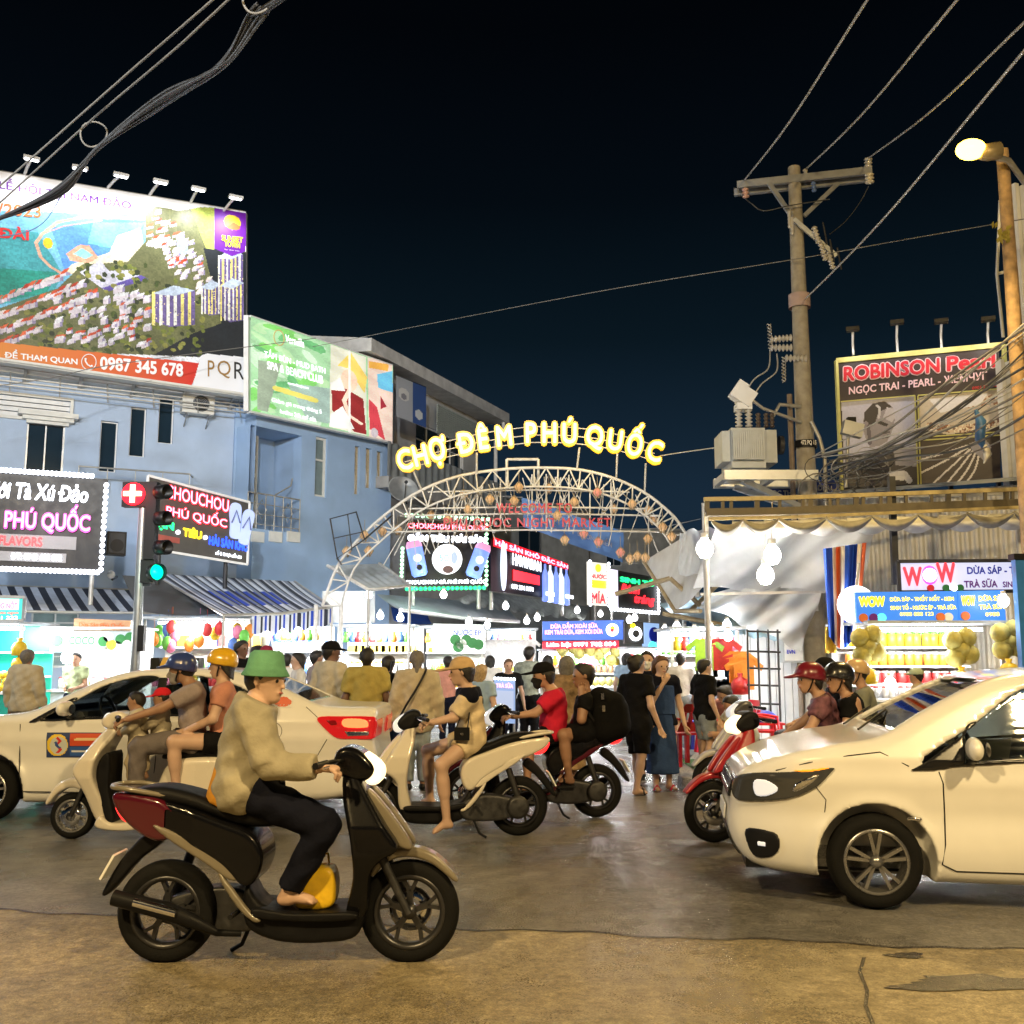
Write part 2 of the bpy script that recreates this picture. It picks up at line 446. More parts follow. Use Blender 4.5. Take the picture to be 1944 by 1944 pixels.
# ------------------------------------------------------------------ flat print: a picture painted cell by cell
class Print:
 def __init__(s, w, h, bg=(1, 1, 1)):
  s.w, s.h = w, h; s.a = np.zeros((h, w, 3), np.float32); s.a[:] = bg
  s.y, s.x = np.mgrid[0:h, 0:w].astype(np.float32); s.x = (s.x+.5)/w; s.y = 1-(s.y+.5)/h
 def poly(s, pts, c):
  d = poly_sdf(pts, s.x, s.y); s.a[d < 0] = c; return s
 def ell(s, cx, cy, rx, ry, c, rot=0):
  dx, dy = s.x-cx, s.y-cy; q, w = math.cos(rot), math.sin(rot); m = ((dx*q+dy*w)/rx)**2+((-dx*w+dy*q)/ry)**2 < 1
  s.a[m] = c; return s
 def rect(s, x0, y0, x1, y1, c):
  m = (s.x >= x0) & (s.x < x1) & (s.y >= y0) & (s.y < y1); s.a[m] = c; return s
 def line(s, pts, w, c):
  for a, b in zip(pts[:-1], pts[1:]):
   ex, ey = b[0]-a[0], b[1]-a[1]; t = np.clip(((s.x-a[0])*ex+(s.y-a[1])*ey)/max(1e-9, ex*ex+ey*ey), 0, 1)
   m = (s.x-a[0]-t*ex)**2+(s.y-a[1]-t*ey)**2 < w*w; s.a[m] = c
  return s
 def noise(s, amt, cell=3):
  q = np.random.rand(s.h//cell+2, s.w//cell+2).repeat(cell, 0).repeat(cell, 1)[:s.h, :s.w]
  s.a *= (1+amt*(q-.5)*2)[:, :, None]; return s
 def obj(s, name, P, mat, parent):
  "P(u,v) -> point"
  W, H = s.w, s.h
  c00, c10, c01, c11 = [np.array(P(u, v)) for u, v in ((0, 0), (1, 0), (0, 1), (1, 1))]
  u = np.linspace(0, 1, W+1)[None, :, None]; v = np.linspace(1, 0, H+1)[:, None, None]
  V = (c00*(1-u)+c10*u)*(1-v)+(c01*(1-u)+c11*u)*v
  i = np.arange(H)[:, None]*(W+1)+np.arange(W)[None, :]
  Q = np.stack([i+W+1, i+W+2, i+1, i], -1).reshape(-1, 4)
  me = mesh_np(name, V.reshape(-1, 3), Q, mat, False)
  ca = me.color_attributes.new('col', 'FLOAT_COLOR', 'CORNER')
  col = np.ones((W*H, 4, 4), np.float32); col[:, :, :3] = np.clip(s.a, 0, 1).reshape(-1, 1, 3)
  ca.data.foreach_set('color', col.ravel())
  return link_mesh(name, me, mat, parent)
def lin(r, g, b):
 return tuple((x/255/12.92 if x/255 <= .04045 else ((x/255+.055)/1.055)**2.4) for x in (r, g, b))
# ================================================================== GROUND
def ground_mat(name, c1, c2, rough=(.3, .6), sc=1.2, wet=.45, bump=.35):
 m = bpy.data.materials.new(name); m.use_nodes = True; n = m.node_tree.nodes; l = m.node_tree.links; b = n['Principled BSDF']
 tc = n.new('ShaderNodeTexCoord')
 def noise(s, d=6, r=.6):
  q = n.new('ShaderNodeTexNoise'); q.inputs['Scale'].default_value = s; q.inputs['Detail'].default_value = d; q.inputs['Roughness'].default_value = r; l.new(tc.outputs['Object'], q.inputs['Vector']); return q.outputs[0]
 def mr(i, a, b_, c, d):
  q = n.new('ShaderNodeMapRange'); l.new(i, q.inputs[0])
  for k, v in zip((1, 2, 3, 4), (a, b_, c, d)): q.inputs[k].default_value = v
  return q.outputs[0]
 big, mid, fine = noise(sc*.45, 4), noise(sc*5), noise(95, 3, .75)
 mx = n.new('ShaderNodeMix'); mx.data_type = 'RGBA'; l.new(mr(mid, .35, .68, 0, 1), mx.inputs[0]); mx.inputs[6].default_value = (*c1, 1); mx.inputs[7].default_value = (*c2, 1)
 m2 = n.new('ShaderNodeMix'); m2.data_type = 'RGBA'; m2.blend_type = 'MULTIPLY'; m2.inputs[0].default_value = 1; l.new(mx.outputs[2], m2.inputs[6]); l.new(mr(fine, .28, .72, .35, 1.7), m2.inputs[7])
 m25 = n.new('ShaderNodeMix'); m25.data_type = 'RGBA'; m25.blend_type = 'MULTIPLY'; m25.inputs[0].default_value = 1; grit = noise(26, 3, .7); l.new(m2.outputs[2], m25.inputs[6]); l.new(mr(grit, .3, .7, .62, 1.35), m25.inputs[7]); m2 = m25
 m3 = n.new('ShaderNodeMix'); m3.data_type = 'RGBA'; m3.blend_type = 'MULTIPLY'; m3.inputs[0].default_value = 1; l.new(m2.outputs[2], m3.inputs[6]); l.new(mr(big, .35, .65, .72, 1.2), m3.inputs[7])
 l.new(m3.outputs[2], b.inputs['Base Color'])
 ro = n.new('ShaderNodeMath'); ro.operation = 'MULTIPLY'; l.new(mr(big, .4, .6, rough[0], rough[1]), ro.inputs[0]); l.new(mr(fine, .3, .7, .75, 1.25), ro.inputs[1]); l.new(ro.outputs[0], b.inputs['Roughness'])
 b.inputs['Specular IOR Level'].default_value = wet
 bp = n.new('ShaderNodeBump'); bp.inputs['Strength'].default_value = bump; bp.inputs['Distance'].default_value = .012
 hs_ = n.new('ShaderNodeMath'); hs_.operation = 'MULTIPLY_ADD'; l.new(grit, hs_.inputs[0]); hs_.inputs[1].default_value = 1.6; l.new(fine, hs_.inputs[2]); l.new(hs_.outputs[0], bp.inputs['Height']); l.new(bp.outputs[0], b.inputs['Normal'])
 return m
M_asph = ground_mat('asphalt', (.125, .118, .106), (.205, .192, .172), (.11, .42), 1.1, .65)
M_conc = ground_mat('worn_concrete_road', (.215, .175, .105), (.34, .28, .175), (.20, .46), 1.4, .55, .5)
M_tar = ground_mat('wet_tar', (.035, .030, .026), (.06, .05, .045), (.15, .3), 2, .6)
M_pave = ground_mat('pavement_cement', (.28, .27, .26), (.36, .35, .33), (.5, .7), 2, .3, .2)
mb = MB(); mb.grid(lambda u, v: (-400+800*u, -200+1000*v, -.03), 8, 8); tag(mb.build('ground', M_asph), kind='structure')
mb = MB(); mb.grid(lambda u, v: (-60+120*u, -8+70*v, 0), 12, 8); tag(mb.build('road', M_asph), kind='structure')
# nearer carriageway strip of worn concrete with a ragged joint to the asphalt
def edge_y(x): return 6.27-.148*x+.03*math.sin(x*5.1)+.02*math.sin(x*13.7+1)
mb = MB(); mb.grid(lambda u, v: (-14+28*u, -8+(edge_y(-14+28*u)+8)*v, .008), 220, 10); tag(mb.build('road_strip', M_conc), kind='structure')
mb = MB()
for i in range(219):
 x0 = -14+28*i/219; x1 = -14+28*(i+1)/219; w = .012+.012*abs(math.sin(x0*3.3))
 mb.add([(x0, edge_y(x0)-.01, .011), (x1, edge_y(x1)-.01, .011), (x1, edge_y(x1)+w, .011), (x0, edge_y(x0)+w, .011)], [(0, 1, 2, 3)])
tag(mb.build('road_joint', M_tar), kind='structure')
mb = MB(); pr = None
g0 = [ground(1640, 1822), ground(1632, 1850), ground(1646, 1885), ground(1643, 1915), ground(1655, 1944), ground(1662, 1990)]
for a, b_ in zip(g0[:-1], g0[1:]):
 mb.add([(a.x-.008, a.y, .012), (b_.x-.008, b_.y, .012), (b_.x+.01, b_.y, .012), (a.x+.012, a.y, .012)], [(0, 1, 2, 3)])
tag(mb.build('road_crack', M_tar), kind='structure')
def patch(name, px, py, rx, ry, mat, z=.012, seed=1):
 rnd = random.Random(seed); c = ground(px, py); pts = []
 for i in range(30):
  t = 2*math.pi*i/30; q = 1+.25*math.sin(3*t+seed)+.18*rnd.uniform(-1, 1)
  pts.append((c.x+rx*q*math.cos(t), c.y+ry*q*math.sin(t), z))
 mb = MB(); mb.add(pts, [tuple(range(30))]); return tag(mb.build(name, mat), kind='structure')
patch('damp_patch', 1870, 1872, .42, .12, M_tar, .0125, 3)
patch('damp_patch', 1720, 1818, .10, .05, M_tar, .0125, 5)
# pavements: a raised corner on each side of the market street mouth
KY = 12.35
def slab(name, poly, z, mat):
 mb = MB(); mb.prism(poly, lambda a, b, d: (a, b, d), -.02, z); return tag(mb.build(name, mat), kind='structure')
pc = spline([(2.55, KY), (2.25, KY+.12), (2.05, KY+.5), (2.15, KY+1.2)], 5, False)
slab('pavement', [(30, KY), (30, 45), (10.5, 45)]+[tuple(p) for p in pc[::-1]], .14, M_pave)
slab('pavement', [(-30, 14.2), (-5.0, 14.2), (-4.4, 14.7), (-4.2, 16), (-4.2, 23), (-2, 30), (-2, 45), (-30, 45)], .13, M_pave)
M_kerb = pmat('kerb_stone', (.34, .33, .31), .7, var=.2, scale=5, bump=.2)
for i in range(12):
 x = 2.62+i*1.0; mb = MB(); mb.box((x+.49, KY-.062, .072), (.985, .12, .147)); o = mb.build('kerb_stone', M_kerb); tag(o, kind='structure')
M_turf = pmat('turf_mat', (.045, .12, .03), .9, var=.35, scale=40, bump=.6, bscale=200)
mb = MB(); mb.grid(lambda u, v: (2.35+2.6*u, KY+.35+2.2*v, .146), 6, 6); tag(mb.build('turf_mat', M_turf), 'green artificial turf mat on the pavement under the red chairs', 'mat')
# ================================================================== BUILDINGS (left)
def wall_holes(mb, fr, a0, a1, z0, z1, holes, o=0, depth=.22):
 "front sheet with rectangular openings and their reveals"
 S = sorted({a0, a1, *[h[0] for h in holes], *[h[1] for h in holes]}); Z = sorted({z0, z1, *[h[2] for h in holes], *[h[3] for h in holes]})
 S = [s for s in S if a0 <= s <= a1]; Z = [z for z in Z if z0 <= z <= z1]
 for i in range(len(S)-1):
  for j in range(len(Z)-1):
   ca, cz = (S[i]+S[i+1])/2, (Z[j]+Z[j+1])/2
   if any(h[0] < ca < h[1] and h[2] < cz < h[3] for h in holes): continue
   mb.add([fr.p(S[i], Z[j], o), fr.p(S[i+1], Z[j], o), fr.p(S[i+1], Z[j+1], o), fr.p(S[i], Z[j+1], o)], [(0, 1, 2, 3)])
 for h in holes:
  q = [(h[0], h[2]), (h[1], h[2]), (h[1], h[3]), (h[0], h[3])]
  for k in range(4):
   a, b = q[k], q[(k+1) % 4]
   mb.add([fr.p(a[0], a[1], o), fr.p(a[0], a[1], o-depth), fr.p(b[0], b[1], o-depth), fr.p(b[0], b[1], o)], [(0, 1, 2, 3)])
M_blue = pmat('pale_blue_render', (.41, .51, .67), .8, var=.09, scale=1.6, bump=.08, bscale=30)
M_blueB = pmat('sky_blue_render', (.33, .47, .69), .8, var=.08, scale=1.4, bump=.08, bscale=30)
M_cream = pmat('cream_trim', (.72, .71, .66), .6, var=.06)
M_dkglass = pmat('night_window_glass', (.015, .03, .045), .08, var=0, spec=.6)
M_alu = pmat('aluminium', (.55, .57, .58), .4, .7, var=.08)
M_white = pmat('white_paint', (.78, .78, .77), .5, var=.05)
M_grey = pmat('grey_metal', (.32, .33, .34), .45, .5, var=.12)
M_dark = pmat('dark_metal', (.035, .036, .04), .5, .3, var=.2)
M_black = pmat('black_plastic', (.007, .007, .008), .45, var=.15, spec=.35)
M_pipe = pmat('galvanised_pipe', (.46, .45, .42), .45, .5, var=.15)
M_bamboo = pmat('weathered_pole', (.34, .27, .16), .7, var=.25, scale=12)
M_curt = pmat('window_curtain', (.10, .22, .26), .9, var=.2, scale=14)
M_roofm = pmat('corrugated_roof', (.30, .32, .32), .55, .3, var=.2, scale=3)
def window(par, fr, r, mull=1, trans=0, frame=M_cream, glass=M_dkglass, out=-.1, fw=.05, curtain=False, bars=0):
 a0, a1, z0, z1 = r; w = thing_part('window', par)
 mb = MB()
 for (p, q, s, t) in ((a0, a0+fw, z0, z1), (a1-fw, a1, z0, z1), (a0+fw, a1-fw, z1-fw, z1), (a0+fw, a1-fw, z0, z0+fw)): fr.box(mb, p, q, s, t, out-.04, out+.04)
 for i in range(mull): m = a0+(a1-a0)*(i+1)/(mull+1); fr.box(mb, m-fw*.4, m+fw*.4, z0+fw, z1-fw, out-.03, out+.03)
 if trans: m = z0+(z1-z0)*trans; fr.box(mb, a0+fw, a1-fw, m-fw*.4, m+fw*.4, out-.031, out+.031)
 for i in range(bars): m = z0+(z1-z0)*(i+1)/(bars+1); fr.box(mb, a0+fw, a1-fw, m-.012, m+.012, out-.012, out+.026)
 f = mb.build('window', frame, par)
 n = mull+1
 for i in range(n):
  m0 = a0+(a1-a0)*i/n+fw*.4; m1 = a0+(a1-a0)*(i+1)/n-fw*.4
  mb = MB(); fr.box(mb, m0, m1, z0+fw*.5, z1-fw*.5, out-.012, out-.004); mb.build('pane', glass, f)
 if curtain:
  mb = MB(); mb.grid(lambda u, v: fr.p(a0+.06+(a1-a0-.12)*u*(.55+.45*v), z0+.06+(z1-z0-.12)*v, out-.10+.03*math.sin(u*40)), 40, 4); mb.build('curtain', M_curt, f)
 bpy.data.objects.remove(w)
 return f
def thing_part(name, par):
 o = bpy.data.objects.new(name, None); COL.objects.link(o); return o
FA = Frame.between(0, 23.3, 467, 26.0)
sR, _ = FA.px(462, 900)
bA = thing('house', 'pale blue two storey house beneath the resort billboard, with three stepped slit windows', 'building', FA.p(0, 0))
zTop = FA.px(200, 735)[1]
slits = [FA.rect(192, 798, 225, 895), FA.rect(249, 772, 279, 866), FA.rect(303, 753, 332, 841)]
sash = FA.rect(52, 800, 125, 896); vent = FA.rect(-60, 741, 135, 781)
shopw = FA.rect(60, 1160, 152, 1268)
mb = MB(); wall_holes(mb, FA, -9, sR, 0, zTop, slits+[sash, vent, shopw])
fb = [FA.p(-9, zTop), FA.p(sR, zTop), FA.p(sR, zTop, -7), FA.p(-9, zTop, -7)]; mb.add(fb, [(0, 1, 2, 3)])
mb.add([FA.p(sR, 0), FA.p(sR, 0, -7), FA.p(sR, zTop, -7), FA.p(sR, zTop)], [(0, 1, 2, 3)])
mb.build('wall', M_blue, bA)
mb = MB(); FA.box(mb, -9, sR-.3, 0.02, zTop-.1, -1.3, -1.2); mb.build('inner_wall', pmat('dim_interior', (.10, .13, .18), .9), bA)
for r in slits: window(bA, FA, r, mull=0, frame=M_white, out=-.13, fw=.03)
window(bA, FA, sash, mull=1, frame=M_alu, out=-.08, fw=.04, curtain=True)
window(bA, FA, shopw, mull=1, frame=M_alu, out=-.1, glass=pmat('frosted_window', (.25, .36, .38), .3, var=.1), bars=4)
# stepped hood over the sash window
for i, (a, b, c, d, o) in enumerate(((34, 779, 148, 788, .26), (42, 787, 140, 796, .18), (50, 795, 131, 803, .1))):
 r = FA.rect(a, b, c, d); mb = MB(); FA.box(mb, r[0], r[1], r[2], r[3], .002, o); mb.build('window_hood', M_cream, bA)
# louvred vent high on the wall
a0, a1, z0, z1 = vent
vf = MB()
for (p, q, s, t) in ((a0, a1, z1, z1+.07), (a0, a1, z0-.07, z0), (a1, a1+.07, z0-.07, z1+.07)): FA.box(vf, p, q, s, t, .002, .06)
vp = vf.build('vent', M_cream, bA)
for k in range(4):
 mb = MB(); zz = z0+(z1-z0)*(k+.5)/4; FA.box(mb, a0, a1, zz-.05, zz+.05, -.1, -.04); mb.build('louvre', M_white, vp)
# corner pillar and ground floor band
mb = MB(); FA.box(mb, sR-.28, sR, 3.9, zTop-.02, .002, .10); mb.build('corner_pillar', M_blueB, bA)
mb = MB(); FA.box(mb, -9, sR+.02, zTop, zTop+.16, -.2, .32); mb.build('cornice', M_cream, bA)
mb = MB()
for k in range(3): mb.bar(FA.p(-9, zTop-.12-.12*k, .35+.1*k), FA.p(sR, zTop-.12-.12*k, .35+.1*k), .03)
for k in range(14): a = -8.6+k*1.05; mb.bar(FA.p(a, zTop+.02, .3), FA.p(a, zTop-.5, .56), .025)
mb.build('pipe_rail', M_pipe, bA)
# drying frame on the wall
mb = MB(); pa = [FA.p(*FA.px(150, 885, .8), .8), FA.p(*FA.px(360, 900, .8), .8)]
mb.tube(pa, .02); mb.tube([FA.p(*FA.px(150, 885), 0), pa[0]], .02); mb.tube([FA.p(*FA.px(365, 905), 0), pa[1]], .02)
for k in range(5): q = pa[0].lerp(pa[1], k/4); mb.tube([q, q-Vector((0, 0, .35))], .012)
mb.build('drying_frame', M_pipe, bA)
def ac_unit(fr, x0, y0, x1, y1, label):
 a0, a1, z0, z1 = fr.rect(x0, y0, x1, y1)
 t = thing('air_conditioner', label, 'air conditioner', fr.p((a0+a1)/2, z0))
 mb = MB(); fr.box(mb, a0, a1, z0, z1, .06, .36); mb.build('casing', M_cream, t)
 R = fr.M @ Matrix.Rotation(math.pi/2, 3, 'X'); c = fr.p(a0+(a1-a0)*.58, (z0+z1)/2, .362); r = (z1-z0)*.4
 mb = MB(); mb.lathe([(r*.96, 0), (r, .012), (r*.9, .016), (0.01, .004)], c, 18, R); mb.build('fan_ring', M_dark, t)
 mb = MB()
 for k in range(5): q = r*(k+1)/5.5; mb.tube([c+fr.u*(q*math.cos(x*math.pi/8))+Vector((0, 0, q*math.sin(x*math.pi/8)))+fr.n*.022 for x in range(16)], .006, 4, True)
 mb.build('fan_grille', M_grey, t)
 for a in (a0+.12, a1-.12): mb = MB(); mb.bar(fr.p(a, z0-.03, 0), fr.p(a, z0-.03, .4), .035); mb.bar(fr.p(a, z0-.3, 0), fr.p(a, z0-.04, .36), .025); mb.build('bracket', M_grey, t)
 return t
ac_unit(FA, 342, 749, 402, 787, 'cream outdoor air conditioner unit on blue wall below the resort billboard')
# ---------------- big resort billboard
M_print = pmat('printed_vinyl', (1, 1, 1), .45, var=0, attr='col')
OB = .75
def fa(px, py): s_, z_ = FA.px(px, py, OB); return FA.p(s_, z_, OB)
bb = thing('billboard', 'large billboard with an aerial picture of a seaside resort town on the house roof', 'billboard', FA.p(2.5, zTop+.16, OB))
BC = [fa(-60, 672), fa(467, 748), fa(-60, 315), fa(467, 402)]
P = Print(330, 250, (.93, .95, .98))
def q(zx, zy):
 px, py = zx*.2516, 280+zy*.2516; u = (px+60)/527
 top = 315+(402-315)*u; bot = 672+(748-672)*u
 return u, (bot-py)/(bot-top)
def qp(*pts): return [q(*p) for p in pts]
P.a[:] = lin(235, 240, 250)
P.poly(qp((-250, 480), (1300, 480), (1200, 900), (-250, 1300)), lin(120, 190, 225))
P.poly(qp((-250, 560), (240, 640), (420, 960), (330, 1120), (-250, 1230)), lin(70, 165, 175))
P.poly(qp((-250, 900), (380, 940), (300, 1100), (-250, 1210)), lin(35, 150, 135))
P.poly(qp((330, 600), (700, 540), (1040, 540), (1000, 650), (700, 850), (430, 930)), lin(90, 150, 225))
P.poly(qp((640, 560), (1030, 560), (960, 680), (800, 760), (600, 720)), lin(120, 205, 240))
P.poly(qp((820, 660), (1000, 600), (1050, 900), (420, 960), (480, 880), (760, 790)), lin(240, 225, 195))
P.poly(qp((1040, 500), (1120, 430), (1600, 470), (1860, 800), (1860, 1600), (-250, 1500), (-250, 1300), (380, 1060), (560, 880), (900, 860), (1040, 700)), lin(105, 108, 70))
P.poly(qp((1390, 440), (1600, 450), (1620, 800), (1520, 760)), lin(175, 190, 90))
P.poly(qp((1500, 760), (1870, 800), (1860, 1600), (1100, 1560), (1420, 1400), (1650, 1330)), lin(28, 34, 40))
# bridge loop, pool, plaza
P.line(qp((1020, 535), (800, 520), (560, 520), (380, 560), (270, 650), (225, 720), (260, 830), (330, 900), (410, 950)), .006, lin(225, 175, 150))
P.line(qp((300, 640), (420, 590), (700, 545)), .003, lin(200, 160, 150))
P.ell(*q(310, 720), .016, .03, lin(245, 190, 40))
P.poly(qp((440, 800), (540, 730), (610, 735), (680, 830), (600, 870), (470, 850)), lin(225, 170, 140))
P.poly(qp((490, 800), (560, 755), (640, 810), (580, 840)), lin(150, 215, 220))
P.poly(qp((540, 940), (690, 850), (760, 930), (960, 920), (1000, 980), (720, 1070)), lin(205, 205, 222))
P.poly(qp((700, 1060), (1000, 960), (1060, 990), (760, 1080)), lin(95, 80, 160))
rnd = random.Random(5)
for _ in range(520):   # trees
 zx, zy = rnd.uniform(-240, 1500), rnd.uniform(860, 1560)
 if zy < 1330-.55*zx and zx < 520: continue
 if zx > 1050 and zy < 1000: continue
 P.ell(*q(zx, zy), rnd.uniform(.006, .013), rnd.uniform(.008, .016), rnd.choice([lin(70, 84, 36), lin(110, 120, 50), lin(48, 58, 34), lin(140, 140, 70)]))
def house(zx, zy, w, h, d, roof, ang=.35):
 P.poly(qp((zx, zy), (zx+w, zy-w*ang), (zx+w, zy-w*ang+h), (zx, zy+h)), lin(215, 205, 215))
 P.poly(qp((zx+w, zy-w*ang), (zx+w+d*.5, zy-w*ang+d*.12), (zx+w+d*.5, zy-w*ang+d*.12+h*.8), (zx+w, zy-w*ang+h)), lin(150, 140, 175))
 P.poly(qp((zx, zy+6), (zx+w, zy-w*ang+6), (zx+w+d*.5, zy-w*ang-d*.6), (zx+d*.5, zy-d*.6)), roof)
RF = [lin(205, 80, 45), lin(185, 60, 38), lin(215, 100, 60)]
for row, (x0, y0, n, st) in enumerate(((-200, 1330, 8, 92), (-160, 1430, 9, 88), (-200, 1210, 7, 88), (-240, 1560, 5, 95))):
 for k in range(2*n): house(x0+k*st*.52, y0-k*st*.52*.42+rnd.uniform(-10, 10), rnd.uniform(34, 50), rnd.uniform(22, 44), rnd.uniform(34, 60), rnd.choice(RF+[lin(225, 215, 215)]))
for k in range(75): house(rnd.uniform(330, 1050), rnd.uniform(1040, 1490), rnd.uniform(25, 75), rnd.uniform(18, 48), 30, rnd.choice(RF+[lin(225, 225, 230)]*4), rnd.uniform(.1, .4))
for k in range(70):
 t = rnd.random(); zx = 1060+t*420+rnd.uniform(-30, 60); zy = 470+t*420+rnd.uniform(-40, 260); house(zx, zy, 42, 22, 30, rnd.choice(RF+[lin(240, 225, 215)]*4), .2)
for zx, zy, w, h in ((1090, 1100, 340, 240), (1480, 1060, 170, 200), (1620, 830, 210, 240), (1640, 1050, 200, 260)):
 P.poly(qp((zx, zy), (zx+w*.5, zy-60), (zx+w, zy-20), (zx+w, zy+h), (zx+w*.4, zy+h*1.05), (zx, zy+h*.85)), lin(110, 95, 150))
 for k in range(6): x = zx+w*k/6; P.poly(qp((x, zy-10), (x+w*.07, zy-16), (x+w*.07, zy+h), (x, zy+h)), rnd.choice([lin(240, 225, 130), lin(235, 235, 225)]))
 for k in range(60): P.ell(*q(zx+rnd.uniform(0, w), zy+rnd.uniform(0, h)), .002, .003, rnd.choice([lin(70, 60, 100), lin(250, 235, 170)]))
 P.poly(qp((zx, zy), (zx+w*.5, zy-60), (zx+w, zy-20), (zx+w*.5, zy+20)), lin(190, 205, 225))
P.ell(*q(1330, 740), .022, .05, lin(170, 190, 225))
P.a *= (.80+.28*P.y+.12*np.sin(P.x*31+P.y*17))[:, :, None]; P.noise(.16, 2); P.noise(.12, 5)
# banner along the foot
xs = np.clip((P.x*527-60)/360, 0, 1)[..., None]; ban = np.array(lin(214, 130, 50))*(1-xs)+np.array(lin(205, 45, 35))*xs
mk = poly_sdf(qp((-300, 1440), (0, 1470), (1480, 1625), (1400, 1800), (0, 1680), (-300, 1660)), P.x, P.y) < 0; P.a[mk] = ban[mk]
P.poly(qp((1480, 1570), (1520, 1555), (1880, 1590), (1900, 1900), (1380, 1900)), lin(232, 234, 240))
P.poly(qp((-260, 100), (1590, 420), (1590, 430), (1300, 470), (1100, 430), (1000, 500), (500, 490), (-260, 460)), lin(250, 250, 253))
P.poly(qp((1592, 455), (1872, 500), (1850, 790), (1740, 825), (1592, 765)), lin(110, 20, 165))
P.ell(*q(1740, 565), .034, .042, lin(245, 200, 45)); P.ell(*q(1745, 590), .03, .024, lin(238, 110, 50)); P.line(qp((1690, 590), (1750, 555), (1800, 585)), .004, lin(245, 215, 60))
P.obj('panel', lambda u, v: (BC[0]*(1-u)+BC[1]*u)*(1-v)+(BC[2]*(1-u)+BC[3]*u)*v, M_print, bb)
def bbpt(zx, zy, o=.01): u, v = q(zx, zy); return (BC[0]*(1-u)+BC[1]*u)*(1-v)+(BC[2]*(1-u)+BC[3]*u)*v+FA.n*o
def flat_text(text, zx0, zy0, zx1, zy1, hgt, mat, bold=.03, o=.012, par=None, mapper=None, name='lettering', shear=0):
 "text on a slanting base line from (zx0,zy0) to (zx1,zy1), hgt tall, mapped by mapper"
 mapper = mapper or bbpt; v, f = text_mesh(text, bold, shear); lo, hi = v.min(0), v.max(0)
 pts = []
 for x, y, _ in v:
  zo = float(_); a = (x-lo[0])/(hi[0]-lo[0]); b = (y-lo[1])/(hi[1]-lo[1]); pts.append(mapper(zx0+(zx1-zx0)*float(a), zy0+(zy1-zy0)*float(a)-hgt*float(b), o+zo))
 mb = MB(); mb.add(pts, f); return mb.build(name, mat, par or bb)
I_pur = pmat('purple_ink', lin(105, 30, 150), .5, var=0); I_red = pmat('red_ink', lin(220, 40, 45), .5, var=0); I_org = pmat('orange_ink', lin(225, 120, 60), .5, var=0)
I_wht = pmat('white_ink', (.88, .88, .88), .5, var=0); I_blk = pmat('black_ink', (.012, .012, .014), .5, var=0); I_gold = pmat('gold_ink', lin(150, 115, 60), .5, var=0)
I_yel = pmat('yellow_ink', lin(250, 215, 50), .5, var=0); I_blu = pmat('blue_ink', lin(30, 50, 190), .5, var=0); I_grn = pmat('green_ink', lin(40, 120, 60), .5, var=0)
flat_text('PHỐ LỄ HỘI TẠI NAM ĐẢO', -250, 290, 925, 475, 105, I_pur, .012)
flat_text('11/2023', -150, 500, 260, 530, 90, I_org, .012); flat_text('LÂU ĐÀI', -300, 660, 175, 705, 100, I_red, .03)
flat_text('ĐỂ THAM QUAN', 5, 1590, 525, 1640, 75, I_wht, .03); flat_text('0987 345 678', 690, 1668, 1335, 1728, 100, I_wht, .035)
flat_text('P', 1535, 1725, 1590, 1730, 120, I_gold, .0); flat_text('Q', 1615, 1735, 1725, 1745, 130, I_gold, .0); flat_text('R', 1755, 1745, 1840, 1755, 125, I_blk, .0)
flat_text('SUNSET', 1648, 705, 1830, 727, 46, I_yel, .05); flat_text('TOWN', 1672, 750, 1805, 768, 46, I_yel, .05); flat_text('by the sea', 1675, 778, 1800, 794, 12, I_wht, .0)
mb = MB(); mb.tube([bbpt(608+54*math.cos(t), 1612+58*math.sin(t), .014) for t in np.linspace(0, 2*math.pi, 24)], .012, 4); mb.tube([bbpt(x, y, .016) for x, y in ((585, 1585), (582, 1605), (598, 1632), (620, 1645), (634, 1640))], [.03, .02, .018, .02, .03], 5); mb.build('telephone_mark', I_wht, bb)
# steel behind and lamp arms above
mb = MB()
bk = lambda p: p-FA.n*.12
mb.bar(bk(BC[0]), bk(BC[1]), .1); mb.bar(bk(BC[2]), bk(BC[3]), .1); mb.bar(bk(BC[1]), bk(BC[3]), .12)
for k in range(6):
 a, b = BC[0].lerp(BC[1], k/5.2), BC[2].lerp(BC[3], k/5.2); mb.bar(bk(a), bk(b), .07); mb.bar(bk(a), a-FA.n*.8-Vector((0, 0, .3)), .07)
mb.build('steel_frame', M_pipe, bb)
mb = MB(); e0, e1 = BC[0]-Vector((0, 0, .12)), BC[1]-Vector((0, 0, .12))
mb.bar(e0+FA.n*.12, e1+FA.n*.12, .30, .05); mb.bar(e0+FA.n*.25+Vector((0, 0, .03)), e1+FA.n*.25+Vector((0, 0, .03)), .04, .09); mb.build('ledge', M_cream, bb)
M_lampw = emat('floodlight_glow', (.95, .98, 1), 14)
